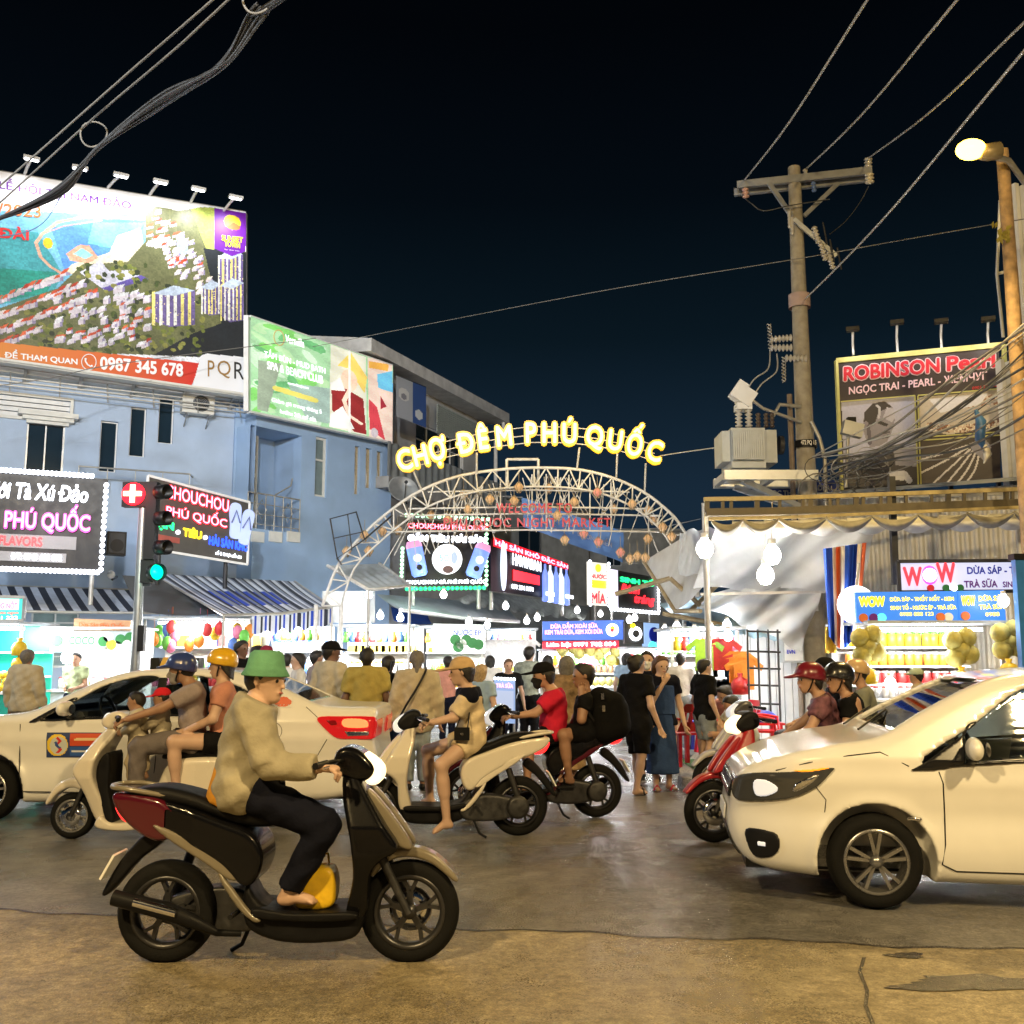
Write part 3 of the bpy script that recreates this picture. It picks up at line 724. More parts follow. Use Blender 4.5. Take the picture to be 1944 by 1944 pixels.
for k, (hx, hy, bx, by) in enumerate(((60, 300, 47, 330), (152, 318, 127, 343), (230, 332, 205, 356), (305, 344, 284, 370), (377, 358, 362, 384), (448, 374, 425, 400))):
 hd = FA.p(*FA.px(hx, hy, OB+.75), OB+.75); ba = FA.p(*FA.px(bx, by, OB), OB)
 mb = MB(); mb.tube([ba, ba.lerp(hd, .5)+Vector((0, 0, .03)), hd], .035, 6); arm = mb.build('lamp_arm', M_white, bb)
 mb = MB(); mb.bar(hd-FA.u*.17, hd+FA.u*.17, .13, .06); mb.build('floodlight', M_white, arm)
 mb = MB(); mb.bar(hd-FA.u*.14-FA.n*.03-Vector((0, 0, .034)), hd+FA.u*.14-FA.n*.03-Vector((0, 0, .034)), .09, .008); mb.build('floodlight_lens', M_lampw, arm)
 lamp('billboard_light', hd-FA.n*.05-Vector((0, 0, .1)), (.96, .97, 1), 105, .12, bb, spot=math.radians(150), aim=hd-FA.n*.55-Vector((0, 0, 1.6)), blend=.9)
# ---------------- second house with green spa sign
FB = Frame.between(471, 25.5, 745, 29.6)
bB = thing('house', 'blue corner house with balcony door and green spa sign on its front', 'building', FB.p(0, 0))
sB, _ = FB.px(743, 900); zB = FB.px(600, 720)[1]
door = FB.rect(478, 812, 512, 1000); win = FB.rect(600, 828, 622, 942); rec = FB.rect(476, 806, 574, 1002)
sl = [FB.rect(674, 846, 684, 938), FB.rect(695, 850, 706, 926), FB.rect(716, 856, 726, 917)]
mb = MB(); wall_holes(mb, FB, 0, sB, 0, zB, [rec, win]+sl, depth=.18)
mb.add([FB.p(0, zB), FB.p(sB, zB), FB.p(sB, zB, -6), FB.p(0, zB, -6)], [(0, 1, 2, 3)]); mb.add([FB.p(sB, 0), FB.p(sB, 0, -6), FB.p(sB, zB, -6), FB.p(sB, zB)], [(0, 1, 2, 3)]); mb.add([FB.p(0, 0), FB.p(0, zB), FB.p(0, zB, -6), FB.p(0, 0, -6)], [(0, 1, 2, 3)])
mb.build('wall', M_blueB, bB)
# balcony recess
a0, a1, z0, z1 = rec; mb = MB(); RD = 1.1
for (p_, q_) in (((a0, z0), (a1, z0)), ((a1, z0), (a1, z1)), ((a1, z1), (a0, z1)), ((a0, z1), (a0, z0))):
 mb.add([FB.p(*p_, -.18), FB.p(*p_, -RD), FB.p(*q_, -RD), FB.p(*q_, -.18)], [(0, 1, 2, 3)])
mb.add([FB.p(a0, z0, -RD), FB.p(a1, z0, -RD), FB.p(a1, z1, -RD), FB.p(a0, z1, -RD)], [(0, 1, 2, 3)]); mb.build('balcony_recess', M_blueB, bB)
# panelled door with panes on the left reveal side
d0, d1 = a0+.02, a0+(a1-a0)*.42; mb = MB(); FB.box(mb, d0, d1, z0, z1-.1, -.62, -.56); dr = mb.build('balcony_door', M_cream, bB)
for i in range(2):
 for j in range(5):
  w = (d1-d0)/2; h = (z1-z0-.3)/5; mb = MB(); FB.box(mb, d0+i*w+.09, d0+(i+1)*w-.09, z0+.12+j*h, z0+(j+1)*h+.02, -.556, -.548); mb.build('pane', M_dkglass, dr)
mb = MB()
for k in range(4): zz = z0+.12+k*.26; mb.tube([FB.p(a0, zz, .0), FB.p(a1, zz, .0)], .022 if k == 3 else .014, 6)
for k in range(7): a = a0+(a1-a0)*k/6; mb.tube([FB.p(a, z0, 0), FB.p(a, z0+.9, 0)], .016, 5)
for c in (.25, .75):
 a = a0+(a1-a0)*c; mb.tube([FB.p(a-.16, z0+.5, .02), FB.p(a, z0+.75, .02), FB.p(a+.16, z0+.5, .02), FB.p(a, z0+.25, .02)], .012, 5, True)
mb.build('balcony_railing', M_pipe, bB)
mb = MB(); mb.tube([FB.p(a1-.75, z0+.95, -.1), FB.p(a1-.25, z0+1.25, -.1), FB.p(a1-.2, z0+1.45, -.1)], .02); mb.build('towel_rail', M_pipe, bB)
for k in range(3):
 r = FB.rect(476+k*34, 1008, 500+k*34, 1028); mb = MB(); FB.box(mb, r[0], r[1], r[2], r[3], .002, .05); mb.build('balcony_panel', M_cream, bB)
window(bB, FB, win, mull=0, trans=.62, frame=M_cream, out=-.1, fw=.06, glass=pmat('lit_curtained_glass', (.20, .26, .27), .2, var=.1))
M_tan = pmat('tan_screen', (.50, .38, .22), .8, var=.2, scale=20)
for r in sl:
 mb = MB(); FB.box(mb, r[0], r[1], r[2], r[3], -.16, -.10); sc_ = mb.build('slit_window', M_tan, bB)
 mb = MB(); mb.tube([FB.p(r[0]+(r[1]-r[0])*(.35+.18*math.sin(t*7)), r[2]+(r[3]-r[2])*t, -.1) for t in np.linspace(.03, .97, 16)], .03, 5); mb.build('screen_scroll', M_cream, sc_)
sg = thing('spa_sign', 'green backlit spa sign with a woman in a straw hat, fixed on blue corner house', 'sign', FB.p(2.5, zB-2))
OG = .35
def fbp(px, py, o=OG): s_, z_ = FB.px(px, py, o); return FB.p(s_, z_, o)
GC = [fbp(476, 781), fbp(746, 840), fbp(476, 600), fbp(746, 694)]
G = Print(200, 150, lin(150, 205, 150))
def g_(zx, zy):
 px, py = 450+zx*.2588, 580+zy*.2588; u = (px-476)/270; top = 600+94*u; bot = 781+59*u; return u, (bot-py)/(bot-top)
gp = lambda *p: [g_(*a) for a in p]
G.a[:] = np.array(lin(165, 210, 165))
rnd = random.Random(9)
for _ in range(60): G.ell(rnd.uniform(0, .52), rnd.uniform(0, 1), rnd.uniform(.02, .09), rnd.uniform(.02, .05), rnd.choice([lin(130, 205, 110), lin(185, 225, 175), lin(110, 180, 120), lin(200, 230, 200)]), rnd.uniform(0, 3))
G.poly(gp((150, 400), (300, 420), (210, 780), (140, 760)), lin(150, 165, 145)); G.poly(gp((340, 560), (650, 600), (650, 860), (480, 830)), lin(160, 185, 175))
G.line(gp((270, 605), (530, 685)), .028, lin(225, 215, 110))
G.poly(gp((648, 270), (920, 370), (925, 950), (640, 880)), lin(225, 225, 205)); G.poly(gp((935, 370), (1140, 440), (1145, 1010), (945, 960)), lin(230, 205, 190))
G.poly(gp((700, 430), (800, 330), (930, 520), (910, 640), (780, 450)), lin(240, 210, 110)); G.ell(*g_(790, 540), .06, .13, lin(235, 205, 180)); G.poly(gp((655, 610), (760, 600), (900, 680), (925, 940), (830, 920), (660, 760)), lin(150, 50, 50))
G.poly(gp((650, 790), (740, 730), (830, 900), (640, 880)), lin(240, 245, 240)); G.line(gp((800, 600), (750, 690), (790, 800), (880, 860)), .016, lin(240, 215, 195)); G.poly(gp((650, 560), (720, 520), (760, 620), (655, 610)), lin(245, 245, 240))
G.poly(gp((945, 400), (1110, 430), (1100, 480), (945, 450)), lin(235, 175, 80)); G.poly(gp((1010, 500), (1140, 480), (1142, 640), (1020, 600)), lin(110, 190, 225)); G.poly(gp((945, 680), (1010, 740), (1080, 990), (950, 900)), lin(205, 70, 80)); G.poly(gp((1040, 660), (1090, 740), (1040, 760)), lin(160, 50, 60)); G.ell(*g_(990, 930), .03, .06, lin(190, 180, 185))
G.rect(.655, 0, .668, 1, lin(240, 240, 235))
G.a *= (.9+.12*np.sin(G.x*23+G.y*15)*np.sin(G.y*19))[:, :, None]; G.noise(.08, 2)
M_lbox = pmat('backlit_print', (1, 1, 1), .4, var=0, attr='col', es=.72)
G.obj('panel', lambda u, v: (GC[0]*(1-u)+GC[1]*u)*(1-v)+(GC[2]*(1-u)+GC[3]*u)*v, M_lbox, sg)
def gpt(zx, zy, o=.01): u, v = g_(zx, zy); return (GC[0]*(1-u)+GC[1]*u)*(1-v)+(GC[2]*(1-u)+GC[3]*u)*v+FB.n*o
E_w = emat('backlit_white', (1, 1, 1), 1.6)
for tx, a in (('Vermilla', (325, 262, 455, 300, 60)), ('TẮM BÙN - MUD BATH', (185, 372, 607, 492, 66)), ('SPA & BEACH CLUB', (205, 462, 590, 566, 58)), ('Giảm giá trong tháng 5', (235, 710, 580, 795, 40)), ('hotline 24h mở cửa', (290, 785, 540, 845, 34)), ('vermillaspa.vn', (340, 575, 485, 612, 24))):
 flat_text(tx, *a, E_w, .01, .012, sg, gpt)
mb = MB(); c = gpt(283, 230); mb.tube([c+FB.u*(.17*math.cos(t))+Vector((0, 0, .2*math.sin(t))) for t in np.linspace(0, 2*math.pi, 20)], .018, 4); mb.build('emblem', emat('emblem_gold', lin(190, 170, 110), .9), sg)
mb = MB(); mb.bar(GC[0]-FB.n*.08-FB.u*.06, GC[2]-FB.n*.08-FB.u*.06, .12, .16); mb.bar(GC[2]-FB.n*.08, GC[3]-FB.n*.08, .16, .06); mb.bar(GC[0]-FB.n*.08, GC[1]-FB.n*.08, .16, .06); mb.bar(GC[1]-FB.n*.08, GC[3]-FB.n*.08, .06, .16)
mb.add([p_-FB.n*.17 for p_ in (GC[0], GC[1], GC[3], GC[2])], [(0, 1, 2, 3)]); mb.build('box_frame', M_white, sg)
area('spa_sign_glow', (GC[0]+GC[1])/2+FB.n*.6+Vector((0, 0, 1)), (.92, 1, .92), 40, 3.5, 1.5, (GC[0]+GC[1])/2+FB.n*5-Vector((0, 0, 2)), sg)
# ---------------- grey house with deep eaves further up the street
FC = Frame.between(743, 31.0, 938, 38.0)
bC = thing('house', 'grey house with deep white eaves and corrugated balcony behind the blue corner house', 'building', FC.p(0, 0))
sC, _ = FC.px(905, 900); zC = FC.px(745, 715)[1]
mb = MB(); wo = FC.rect(790, 800, 880, 860); wall_holes(mb, FC, -3, sC, 0, zC, [wo]); mb.add([FC.p(sC, 0), FC.p(sC, 0, -7), FC.p(sC, zC, -7), FC.p(sC, zC)], [(0, 1, 2, 3)]); mb.build('wall', pmat('grey_render', (.55, .55, .55), .8, var=.12, scale=2), bC)
window(bC, FC, wo, mull=3, trans=.5, frame=M_white, out=-.1, fw=.05)
r = FC.rect(745, 655, 935, 700); mb = MB()
ev = [(-3, 0.9), (sC+1.2, .9)]
za = FC.px(745, 690, .9)[1]
mb.prism([(-1.2, za+.15), (.9, za+.05), (.9, za+.42), (-1.2, za+.75)], lambda a, b, d: FC.p(d, b, a), -3, sC+.9); mb.build('eaves', pmat('weathered_white', (.62, .62, .61), .7, var=.2, scale=3), bC)
mb = MB(); e = FC.p(sC+.7, za+.1, .75); mb.tube([e, e-Vector((0, 0, .5)), e-Vector((0, 0, .75))-FC.u*.55, e-Vector((0, 0, .9))-FC.u*.7, e-Vector((0, 0, 4))-FC.u*.7], .07, 8); mb.build('downpipe', M_white, bC)
mb = MB(); z0 = FC.px(745, 905, .9)[1]; z1 = FC.px(745, 840, .9)[1]; NR = 60
mb.grid(lambda u, v: FC.p(-2+(sC+2.6)*u, z0+(z1-z0)*v, .9+.03*math.sin(u*NR*2.1)), 240, 1, False); mb.build('corrugated_balcony', M_roofm, bC)
mb = MB(); FC.box(mb, -2, sC+.6, z0-.35, z0-.02, 0, .95); mb.build('balcony_slab', pmat('stained_cement', (.30, .29, .28), .85, var=.25, scale=3), bC)
mb = MB(); rs = FC.rect(845, 760, 903, 860, .5); zz = FC.px(850, 800, .5)[1]
for k in range(14): FC.box(mb, 2.2, sC, zz-.45+k*.07, zz-.45+k*.07+.055, .3, .34)
mb.build('roller_shutter', pmat('shutter_green_grey', (.50, .56, .52), .5, .2, var=.06), bC)
fl = thing('hanging_banner', 'hanging blue and white cloth banner on the grey house veranda', 'banner', FC.p(.6, 5.5, 1.0))
B2 = Print(24, 40, lin(190, 195, 205)); B2.rect(.55, 0, 1, 1, lin(70, 100, 165)); B2.ell(.75, .25, .14, .12, lin(230, 235, 240)); B2.ell(.25, .6, .18, .16, lin(230, 230, 230)); B2.ell(.25, .55, .1, .08, lin(150, 150, 160))
c4 = [FC.p(*FC.px(x, y, 1.0), 1.0) for x, y in ((752, 790), (809, 812), (752, 712), (809, 735))]
B2.obj('cloth', lambda u, v: (c4[0]*(1-u)+c4[1]*u)*(1-v)+(c4[2]*(1-u)+c4[3]*u)*v, M_print, fl); mb = MB(); mb.tube([c4[2]-FC.n*.02, c4[3]-FC.n*.02], .025); mb.tube([c4[0]-FC.n*.03-FC.u*.1-Vector((0, 0, .8)), c4[2]-FC.n*.03-FC.u*.1+Vector((0, 0, .1))], .02); mb.build('banner_pole', M_dark, fl)
# dark block closing the far street
def plain_house(name, label, px0, Y0, px1, Y1, ztop_px, mat, wins=(), depth=6):
 F = Frame.between(px0, Y0, px1, Y1); L, _ = F.px(px1, 1245); zt = F.px(px0, ztop_px)[1]; t = thing(name, label, 'building', F.p(0, 0)); mb = MB()
 rs = [F.rect(*w) for w in wins]; wall_holes(mb, F, 0, L, 0, zt, rs)
 mb.add([F.p(0, zt), F.p(L, zt), F.p(L, zt, -depth), F.p(0, zt, -depth)], [(0, 1, 2, 3)]); mb.add([F.p(0, 0), F.p(0, zt), F.p(0, zt, -depth), F.p(0, 0, -depth)], [(0, 1, 2, 3)]); mb.add([F.p(L, 0), F.p(L, 0, -depth), F.p(L, zt, -depth), F.p(L, zt)], [(0, 1, 2, 3)]); mb.build('wall', mat, t)
 for r in rs: window(t, F, r, mull=1, frame=M_grey)
 mb = MB(); F.box(mb, -.1, L+.1, zt+.002, zt+.14, -depth, .25); mb.build('roof_edge', M_roofm, t)
 return t, F, L, zt
M_dimw = pmat('dim_plaster', (.42, .43, .42), .85, var=.25, scale=2)
plain_house('shop_house', 'dim plastered shop house behind the flashing slipper signs', 880, 41, 1120, 47, 935, M_dimw, [(900, 985, 940, 1040), (985, 990, 1030, 1045)])
plain_house('shop_house', 'low grey shop house closing the far end of the market street', 1115, 50, 1300, 50, 1010, M_dimw, [(1150, 1040, 1180, 1075)])
# ================================================================== SIGNS
class Sign:
 "flat board through four picture points at known distances; (u,v) with v up"
 def __init__(s, name, label, x0, yt0, yb0, Y0, x1, yt1, yb1, Y1, board=None, thick=.08, edge=None, cat='sign'):
  a, b, c, d = at(x0, yb0, Y0), at(x1, yb1, Y1), at(x0, yt0, Y0), at(x1, yt1, Y1)
  a.x = c.x = (a.x+c.x)/2; b.x = d.x = (b.x+d.x)/2
  s.c = (a, b, c, d); s.u = Vector((b.x-a.x, b.y-a.y, 0)).normalized(); s.n = Vector((s.u.y, -s.u.x, 0)); s.W = Vector((b.x-a.x, b.y-a.y)).length; s.H = c.z-a.z
  s.t = thing(name, label, cat, (a+b)/2)
  if board:
   mb = MB(); q = [a, b, d, c]; mb.add([p-s.n*.004 for p in q]+[p-s.n*thick for p in q], [(0, 1, 2, 3), (7, 6, 5, 4), (0, 4, 5, 1), (1, 5, 6, 2), (2, 6, 7, 3), (3, 7, 4, 0)]); mb.build('board', board, s.t)
  if edge:
   mb = MB(); e = .03
   for p, q in ((a, b), (b, d), (d, c), (c, a)): mb.bar(p+s.n*.004, q+s.n*.004, .05, .05)
   mb.build('frame', edge, s.t)
 def p(s, u, v, o=.0):
  a, b, c, d = s.c; return (a*(1-u)+b*u)*(1-v)+(c*(1-u)+d*u)*v+s.n*o
 def text(s, tx, u0, v0, u1, v1, mat, bold=.03, o=.02, name='lettering', par=None, shear=0):
  v, f = text_mesh(tx, bold, shear); lo, hi = v.min(0), v.max(0)
  mb = MB(); mb.add([s.p(u0+(u1-u0)*float((x-lo[0])/(hi[0]-lo[0])), v0+(v1-v0)*float((y-lo[1])/(hi[1]-lo[1])), o+float(_)) for x, y, _ in v], f)
  return mb.build(name, mat, par or s.t)
 def neon(s, tx, u0, v0, u1, v1, outer, inner, bold=.05, o=.05):
  q = s.text(tx, u0, v0, u1, v1, outer, bold, o); du, dv = (u1-u0)*.008, (v1-v0)*.06
  s.text(tx, u0+du, v0+dv, u1-du, v1-dv, inner, bold*.15, o+.01, 'tube_glow', q); return q
 def rect(s, u0, v0, u1, v1, mat, o=.012, name='colour_panel', th=.008):
  mb = MB(); q = [s.p(u0, v0, o), s.p(u1, v0, o), s.p(u1, v1, o), s.p(u0, v1, o)]; r = [p-s.n*th for p in q]
  mb.add(q+r, [(0, 1, 2, 3), (0, 4, 5, 1), (1, 5, 6, 2), (2, 6, 7, 3), (3, 7, 4, 0)]); return mb.build(name, mat, s.t)
 def disc(s, u, v, r, mat, o=.03, name='round_panel', sx=1, n=28):
  mb = MB(); c = s.p(u, v, o); ring = [c+s.u*(r*sx*math.cos(2*math.pi*k/n))+Vector((0, 0, r*math.sin(2*math.pi*k/n))) for k in range(n)]
  mb.add(ring+[p-s.n*.03 for p in ring], [tuple(range(n))]+[(k, n+k, n+(k+1) % n, (k+1) % n) for k in range(n)]); return mb.build(name, mat, s.t)
 def bulbs(s, path, n, mat, r=.035, o=.05):
  mb = MB()
  for k in range(n):
   t = k/(n-1)*(len(path)-1); i = min(int(t), len(path)-2); f = t-i; u = path[i][0]+(path[i+1][0]-path[i][0])*f; v = path[i][1]+(path[i+1][1]-path[i][1])*f
   mb.ball(s.p(u, v, o), r, 6, 4)
  return tag(mb.build('light_bulbs', mat, s.t), kind='stuff')
 def pic(s, P, u0, v0, u1, v1, mat, o=.012, name='printed_panel'):
  return P.obj(name, lambda u, v: s.p(u0+(u1-u0)*u, v0+(v1-v0)*v, o), mat, s.t)
 def posts(s, us, z0, mat, r=.04, name='post', back=.12):
  for u in us:
   t_ = s.p(u, 1, -back); mb = MB(); mb.cyl((t_.x, t_.y, z0), t_, r, n=8); mb.build(name, mat, s.t)
L_red = emat('led_red', (1, .02, .03), 3.2); L_pink = emat('led_pink', (1, .35, .55), 3.0); L_white = emat('led_white', (.85, .9, 1), 4.5); L_blue = emat('led_blue', (.02, .08, 1), 3.0)
L_grn = emat('led_green', (.02, .9, .25), 2.4); L_yel = emat('led_yellow', (1, .75, .02), 2.6); L_cyan = emat('led_cyan', (.1, .9, .9), 1.6); L_lgrn = emat('led_pale_green', (.45, 1, .55), 3.2)
L_dred = emat('led_deep_red', (.9, .01, .02), 1.2); L_mag = emat('led_magenta', (.9, .05, .55), 2.4)
S_blk = pmat('black_sign_board', (.010, .010, .012), .4, var=.15, spec=.3); S_grey = pmat('grey_sign_board', (.07, .066, .06), .5, var=.1); S_gry2 = pmat('grey_strip', (.30, .30, .31), .5, var=.05)
s = Sign('led_sign', 'black sign edged with white bulbs, pink letters PHÚ QUỐC and a phone number', -120, 889, 1070, 19.4, 201, 910, 1082, 20.4, S_blk)
X = lambda px: (px+120)/321
s.text('Hoa Với Tà Xú Đảo', X(-90), .72, X(163), .92, L_white, .03, shear=.15)
s.neon('PHÚ QUỐC', X(5), .36, X(171), .70, L_mag, L_pink, .06)
s.rect(X(-60), .205, X(145), .345, S_gry2); s.text('KOREAN FLAVORS', X(-90), .225, X(79), .325, L_red, .02, .03)
s.rect(X(-100), .06, X(127), .16, S_gry2); s.text('ĐT: 0943 653 872', X(22), .075, X(119), .145, L_white, .03, .03)
s.bulbs([(0, 1.02), (X(168), 1.02)], 34, L_white, .055); s.bulbs([(.99, .93), (.985, .0)], 15, L_white, .055); s.bulbs([(X(-100), -.03), (X(190), -.03)], 36, L_white, .055)
s.posts((.3, .93), 2.6, M_pipe, .05)
lamp('sign_glow', s.p(.6, .5, 1.2), (1, .8, .95), 40, .6, s.t)
s = Sign('led_sign', 'grey sign with two slippers and red, green and blue neon letters', 278, 903, 1040, 21.2, 472, 954, 1072, 22.6, S_grey, edge=M_white)
s.neon('CHOUCHOU', .16, .74, .78, .95, L_red, L_pink, .05); s.neon('PHÚ QUỐC', .17, .47, .77, .72, L_red, L_pink, .05)
s.text('GẠN', .02, .28, .26, .43, L_grn, .06); s.text('TIÊU', .345, .255, .53, .41, L_yel, .06); s.text('HẢI SẢN KHÔ', .60, .20, 1.0, .38, L_blue, .06)
for u in (.30, .565): s.disc(u, .30, .045, L_white, .03, 'led_dot')
s.rect(.02, .14, .32, .22, pmat('faded_red', (.35, .08, .06), .6), .012); s.text('số 3 lê lợi nối dài', .67, .06, .93, .14, L_white, .03)
M_slip = pmat('pale_blue_slipper', (.45, .55, .80), .5, var=.2, scale=20, emis=(.45, .55, .9), es=.5); M_slip2 = pmat('slipper_strap', (.14, .18, .40), .5)  # slipper emission stands in for LED light falling on it
def slipper(s, u, v, L, tilt, mat, es=None):
 c = s.p(u, v, .06); q = Vector((0, 0, 1)); R = lambda a, b: c+s.u*(a*math.cos(tilt)-b*math.sin(tilt))+q*(a*math.sin(tilt)+b*math.cos(tilt))
 ol = spline([(-.5, 0), (-.46, .14), (-.2, .15), (.1, .17), (.42, .17), (.52, .05), (.5, -.1), (.3, -.17), (-.1, -.14), (-.42, -.14)], 4); n = len(ol)
 mb = MB(); pts = [R(p[1]*L, p[0]*L) for p in ol]; mb.add(pts+[p-s.n*.05 for p in pts], [tuple(range(n))[::-1]]+[(k, (k+1) % n, n+(k+1) % n, n+k) for k in range(n)]); o = mb.build('slipper', mat, s.t)
 mb = MB(); mb.tube([R(-.12*L, -.05*L)+s.n*.02, R(0, .3*L)+s.n*.05, R(.13*L, -.05*L)+s.n*.02], .018, 6); mb.build('strap', M_slip2, o)
slipper(s, .85, .64, .78, .02, M_slip); slipper(s, .965, .58, .78, -.16, M_slip)
s.posts((.15, .8), 2.6, M_dark, .05)
# ---------------- flashing boards inside the gate
s = Sign('led_sign', 'dark sign with round white emblem between two drink cans, edged in green bulbs', 770, 985, 1112, 24.0, 926, 992, 1110, 24.4, S_blk)
s.neon('CHOUCHOU PHÚ QUỐC', .02, .84, 1.0, .985, L_red, L_pink, .06)
s.text('GẦN TIÊU HẢI SẢN', .02, .66, .98, .82, L_white, .09)
s.text('CHOUCHOU CÀ PHÊ PHÚ QUỐC', 0, .01, .98, .11, L_white, .05)
s.disc(.50, .40, .36, emat('lit_white_disc', (.95, .98, 1), 1.6), .04, 'round_emblem'); s.text('50', .40, .36, .52, .47, emat('pale_blue_lit', (.35, .65, .9), 1.0), .02, .06); s.disc(.51, .24, .09, pmat('brown_mark', (.12, .05, .05), .5), .06, 'emblem_mark', 1.4); s.disc(.585, .42, .15, emat('emblem_blue', (.5, .6, .9), .8), .052, 'emblem_mark', .5)
def can(s, u, v, tilt):
 c = s.p(u, v, .05); q = Vector((0, 0, 1)); R = lambda a, b: c+s.u*(a*math.cos(tilt)-b*math.sin(tilt))+q*(a*math.sin(tilt)+b*math.cos(tilt))
 pr = [(.14, -.42), (.19, -.36), (.19, .33), (.15, .42)]
 d = (R(0, 1)-R(0, 0)).normalized(); rot = Vector((0, 0, 1)).rotation_difference(d).to_matrix()
 mb = MB(); mb.lathe([(0, -.42)]+pr+[(0, .42)], c, 14, rot); o = mb.build('drink_can', emat('lit_can_blue', (.16, .26, .85), 1.1, (.2, .3, .7)), s.t)
 mb = MB(); mb.lathe([(.192, .26), (.192, .33), (.152, .425)], c, 14, rot); mb.build('can_rim', emat('lit_can_pink', (.8, .35, .6), 1.0), o)
 mb = MB(); mb.lathe([(.1, 0), (.0, .01)], c+s.n*.19, 12, s_rot(s)); mb.build('can_label', emat('lit_can_pale', (.75, .85, 1), 1.2), o)
 mb = MB(); mb.lathe([(.07, 0), (.0, .01)], c+s.n*.192-d*.22, 10, s_rot(s)); mb.build('can_label', I_blk, o)
def s_rot(s): return Matrix((s.u, Vector((0, 0, 1)), s.n)).transposed()
can(s, .13, .40, .22); can(s, .88, .38, -.35)
s.bulbs([(.0, 1.05), (1.0, 1.05)], 16, L_lgrn, .05); s.bulbs([(.98, .95), (.98, .0)], 14, L_lgrn, .045); s.bulbs([(-.04, .55), (-.05, .02)], 10, L_lgrn, .045); s.bulbs([(.02, -.05), (.95, -.05)], 18, L_grn, .05)
lamp('sign_glow', s.p(.5, .0, .5), (.5, 1, .6), 14, .5, s.t); s.posts((.1, .9), 2.7, M_pipe, .05)
s = Sign('led_sign', 'black sign with surfboard, tall bottles and a glowing pink strip', 932, 1022, 1122, 24.6, 1080, 1074, 1140, 28.5, S_blk)
s.rect(.02, .86, .98, 1.04, L_dred, .02, 'neon_strip'); s.text('HẢI SẢN KHÔ ĐẶC SẢN', .03, .86, .97, 1.03, L_pink, .05, .04)
s.disc(.13, .52, .60, emat('lit_surfboard', (.75, .82, 1), 1.5), .05, 'surfboard', .24)
s.text('HAWAIIAN', .24, .60, .60, .85, L_white, .04); s.rect(.25, .28, .58, .50, L_red, .02, 'red_panel'); s.text('091 234 5678', .23, .10, .50, .2, L_white, .03)
for k, u in enumerate((.64, .71, .79, .86, .94)):
 c = s.p(u, .40, .05); mb = MB(); mb.lathe([(.0, -.55), (.085, -.53), (.09, .15), (.03, .33), (.03, .45), (0, .46)], c, 10); mb.build('bottle', emat('lit_bottle_blue', (.18, .28, .85), 1.2) if k % 2 == 0 else emat('lit_bottle_white', (.7, .8, 1), 1.5), s.t)
for u in (.66, .93): s.rect(u-.05, .04, u+.06, .13, L_white, .15, 'price_tag')
s.posts((.05, .95), 2.7, M_pipe, .05); lamp('sign_glow', s.p(.5, .5, 1), (1, .5, .6), 18, .5, s.t)
s = Sign('led_sign', 'upright yellow, white and red sign edged in white bulbs beyond the bottles sign', 1118, 1066, 1148, 30, 1152, 1070, 1150, 30.6, emat('lit_cream', (1, .95, .8), 1.0))
s.rect(.05, .40, .95, .58, L_yel); s.text('NƯỚC', .05, .62, .95, .74, L_red, .05); s.text('MÍA', .1, .04, .9, .34, L_red, .04); s.disc(.5, .87, .12, L_yel)
s.bulbs([(0, 0), (0, 1)], 14, L_white, .05); s.bulbs([(1.05, 0), (1.05, 1)], 14, L_white, .05); s.posts((.5,), 2.5, M_pipe)
s = Sign('led_sign', 'grey sign with green neon line above red script letters', 1158, 1080, 1152, 30.8, 1246, 1096, 1160, 32.5, S_grey)
s.rect(0, 0, .16, 1, emat('lit_lilac', (.85, .8, 1), 1.3)); s.text('SINH TỐ', .2, .70, .95, .92, L_grn, .07); s.text('Bánh', .22, .42, .62, .66, L_red, .05, shear=.25); s.text('tráng', .5, .1, .95, .42, L_red, .05, shear=.25)
s.bulbs([(1.02, 0), (1.02, 1)], 12, L_white, .05); s.bulbs([(0, -.06), (1, -.06)], 16, L_white, .06); s.posts((.1, .9), 2.5, M_pipe)
# translucent blue banner hung across the street
bn = Sign('street_banner', 'translucent blue cloth banner hung across the market street behind the gate', 992, 944, 1000, 26.5, 1182, 1010, 1068, 29, None, cat='banner')
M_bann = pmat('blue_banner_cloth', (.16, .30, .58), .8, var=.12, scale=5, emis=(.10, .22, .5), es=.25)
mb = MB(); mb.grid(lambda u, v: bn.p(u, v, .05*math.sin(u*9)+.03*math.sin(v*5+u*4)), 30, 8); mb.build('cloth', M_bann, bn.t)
I_pale = pmat('pale_print', (.55, .62, .78), .7, var=0)
for tx, a in (('GIẢI NGỌC TRAI', (.08, .62, .55, .82)), ('ĐƯỜNG BIỂN', (.50, .32, .86, .58)), ('BÁN LẺ', (.06, .28, .3, .48))): bn.text(tx, *a, I_pale, .03, .09)
mb = MB()
for a, b in ((bn.p(0, 1), at(900, 930, 26)), (bn.p(1, 1), at(1330, 985, 29)), (bn.p(0, 0), at(880, 1000, 26)), (bn.p(1, 0), at(1330, 1070, 29))): mb.tube([a, a.lerp(b, .5)-Vector((0, 0, .06)), b], .012, 4)
mb.build('rope', M_pipe, bn.t)
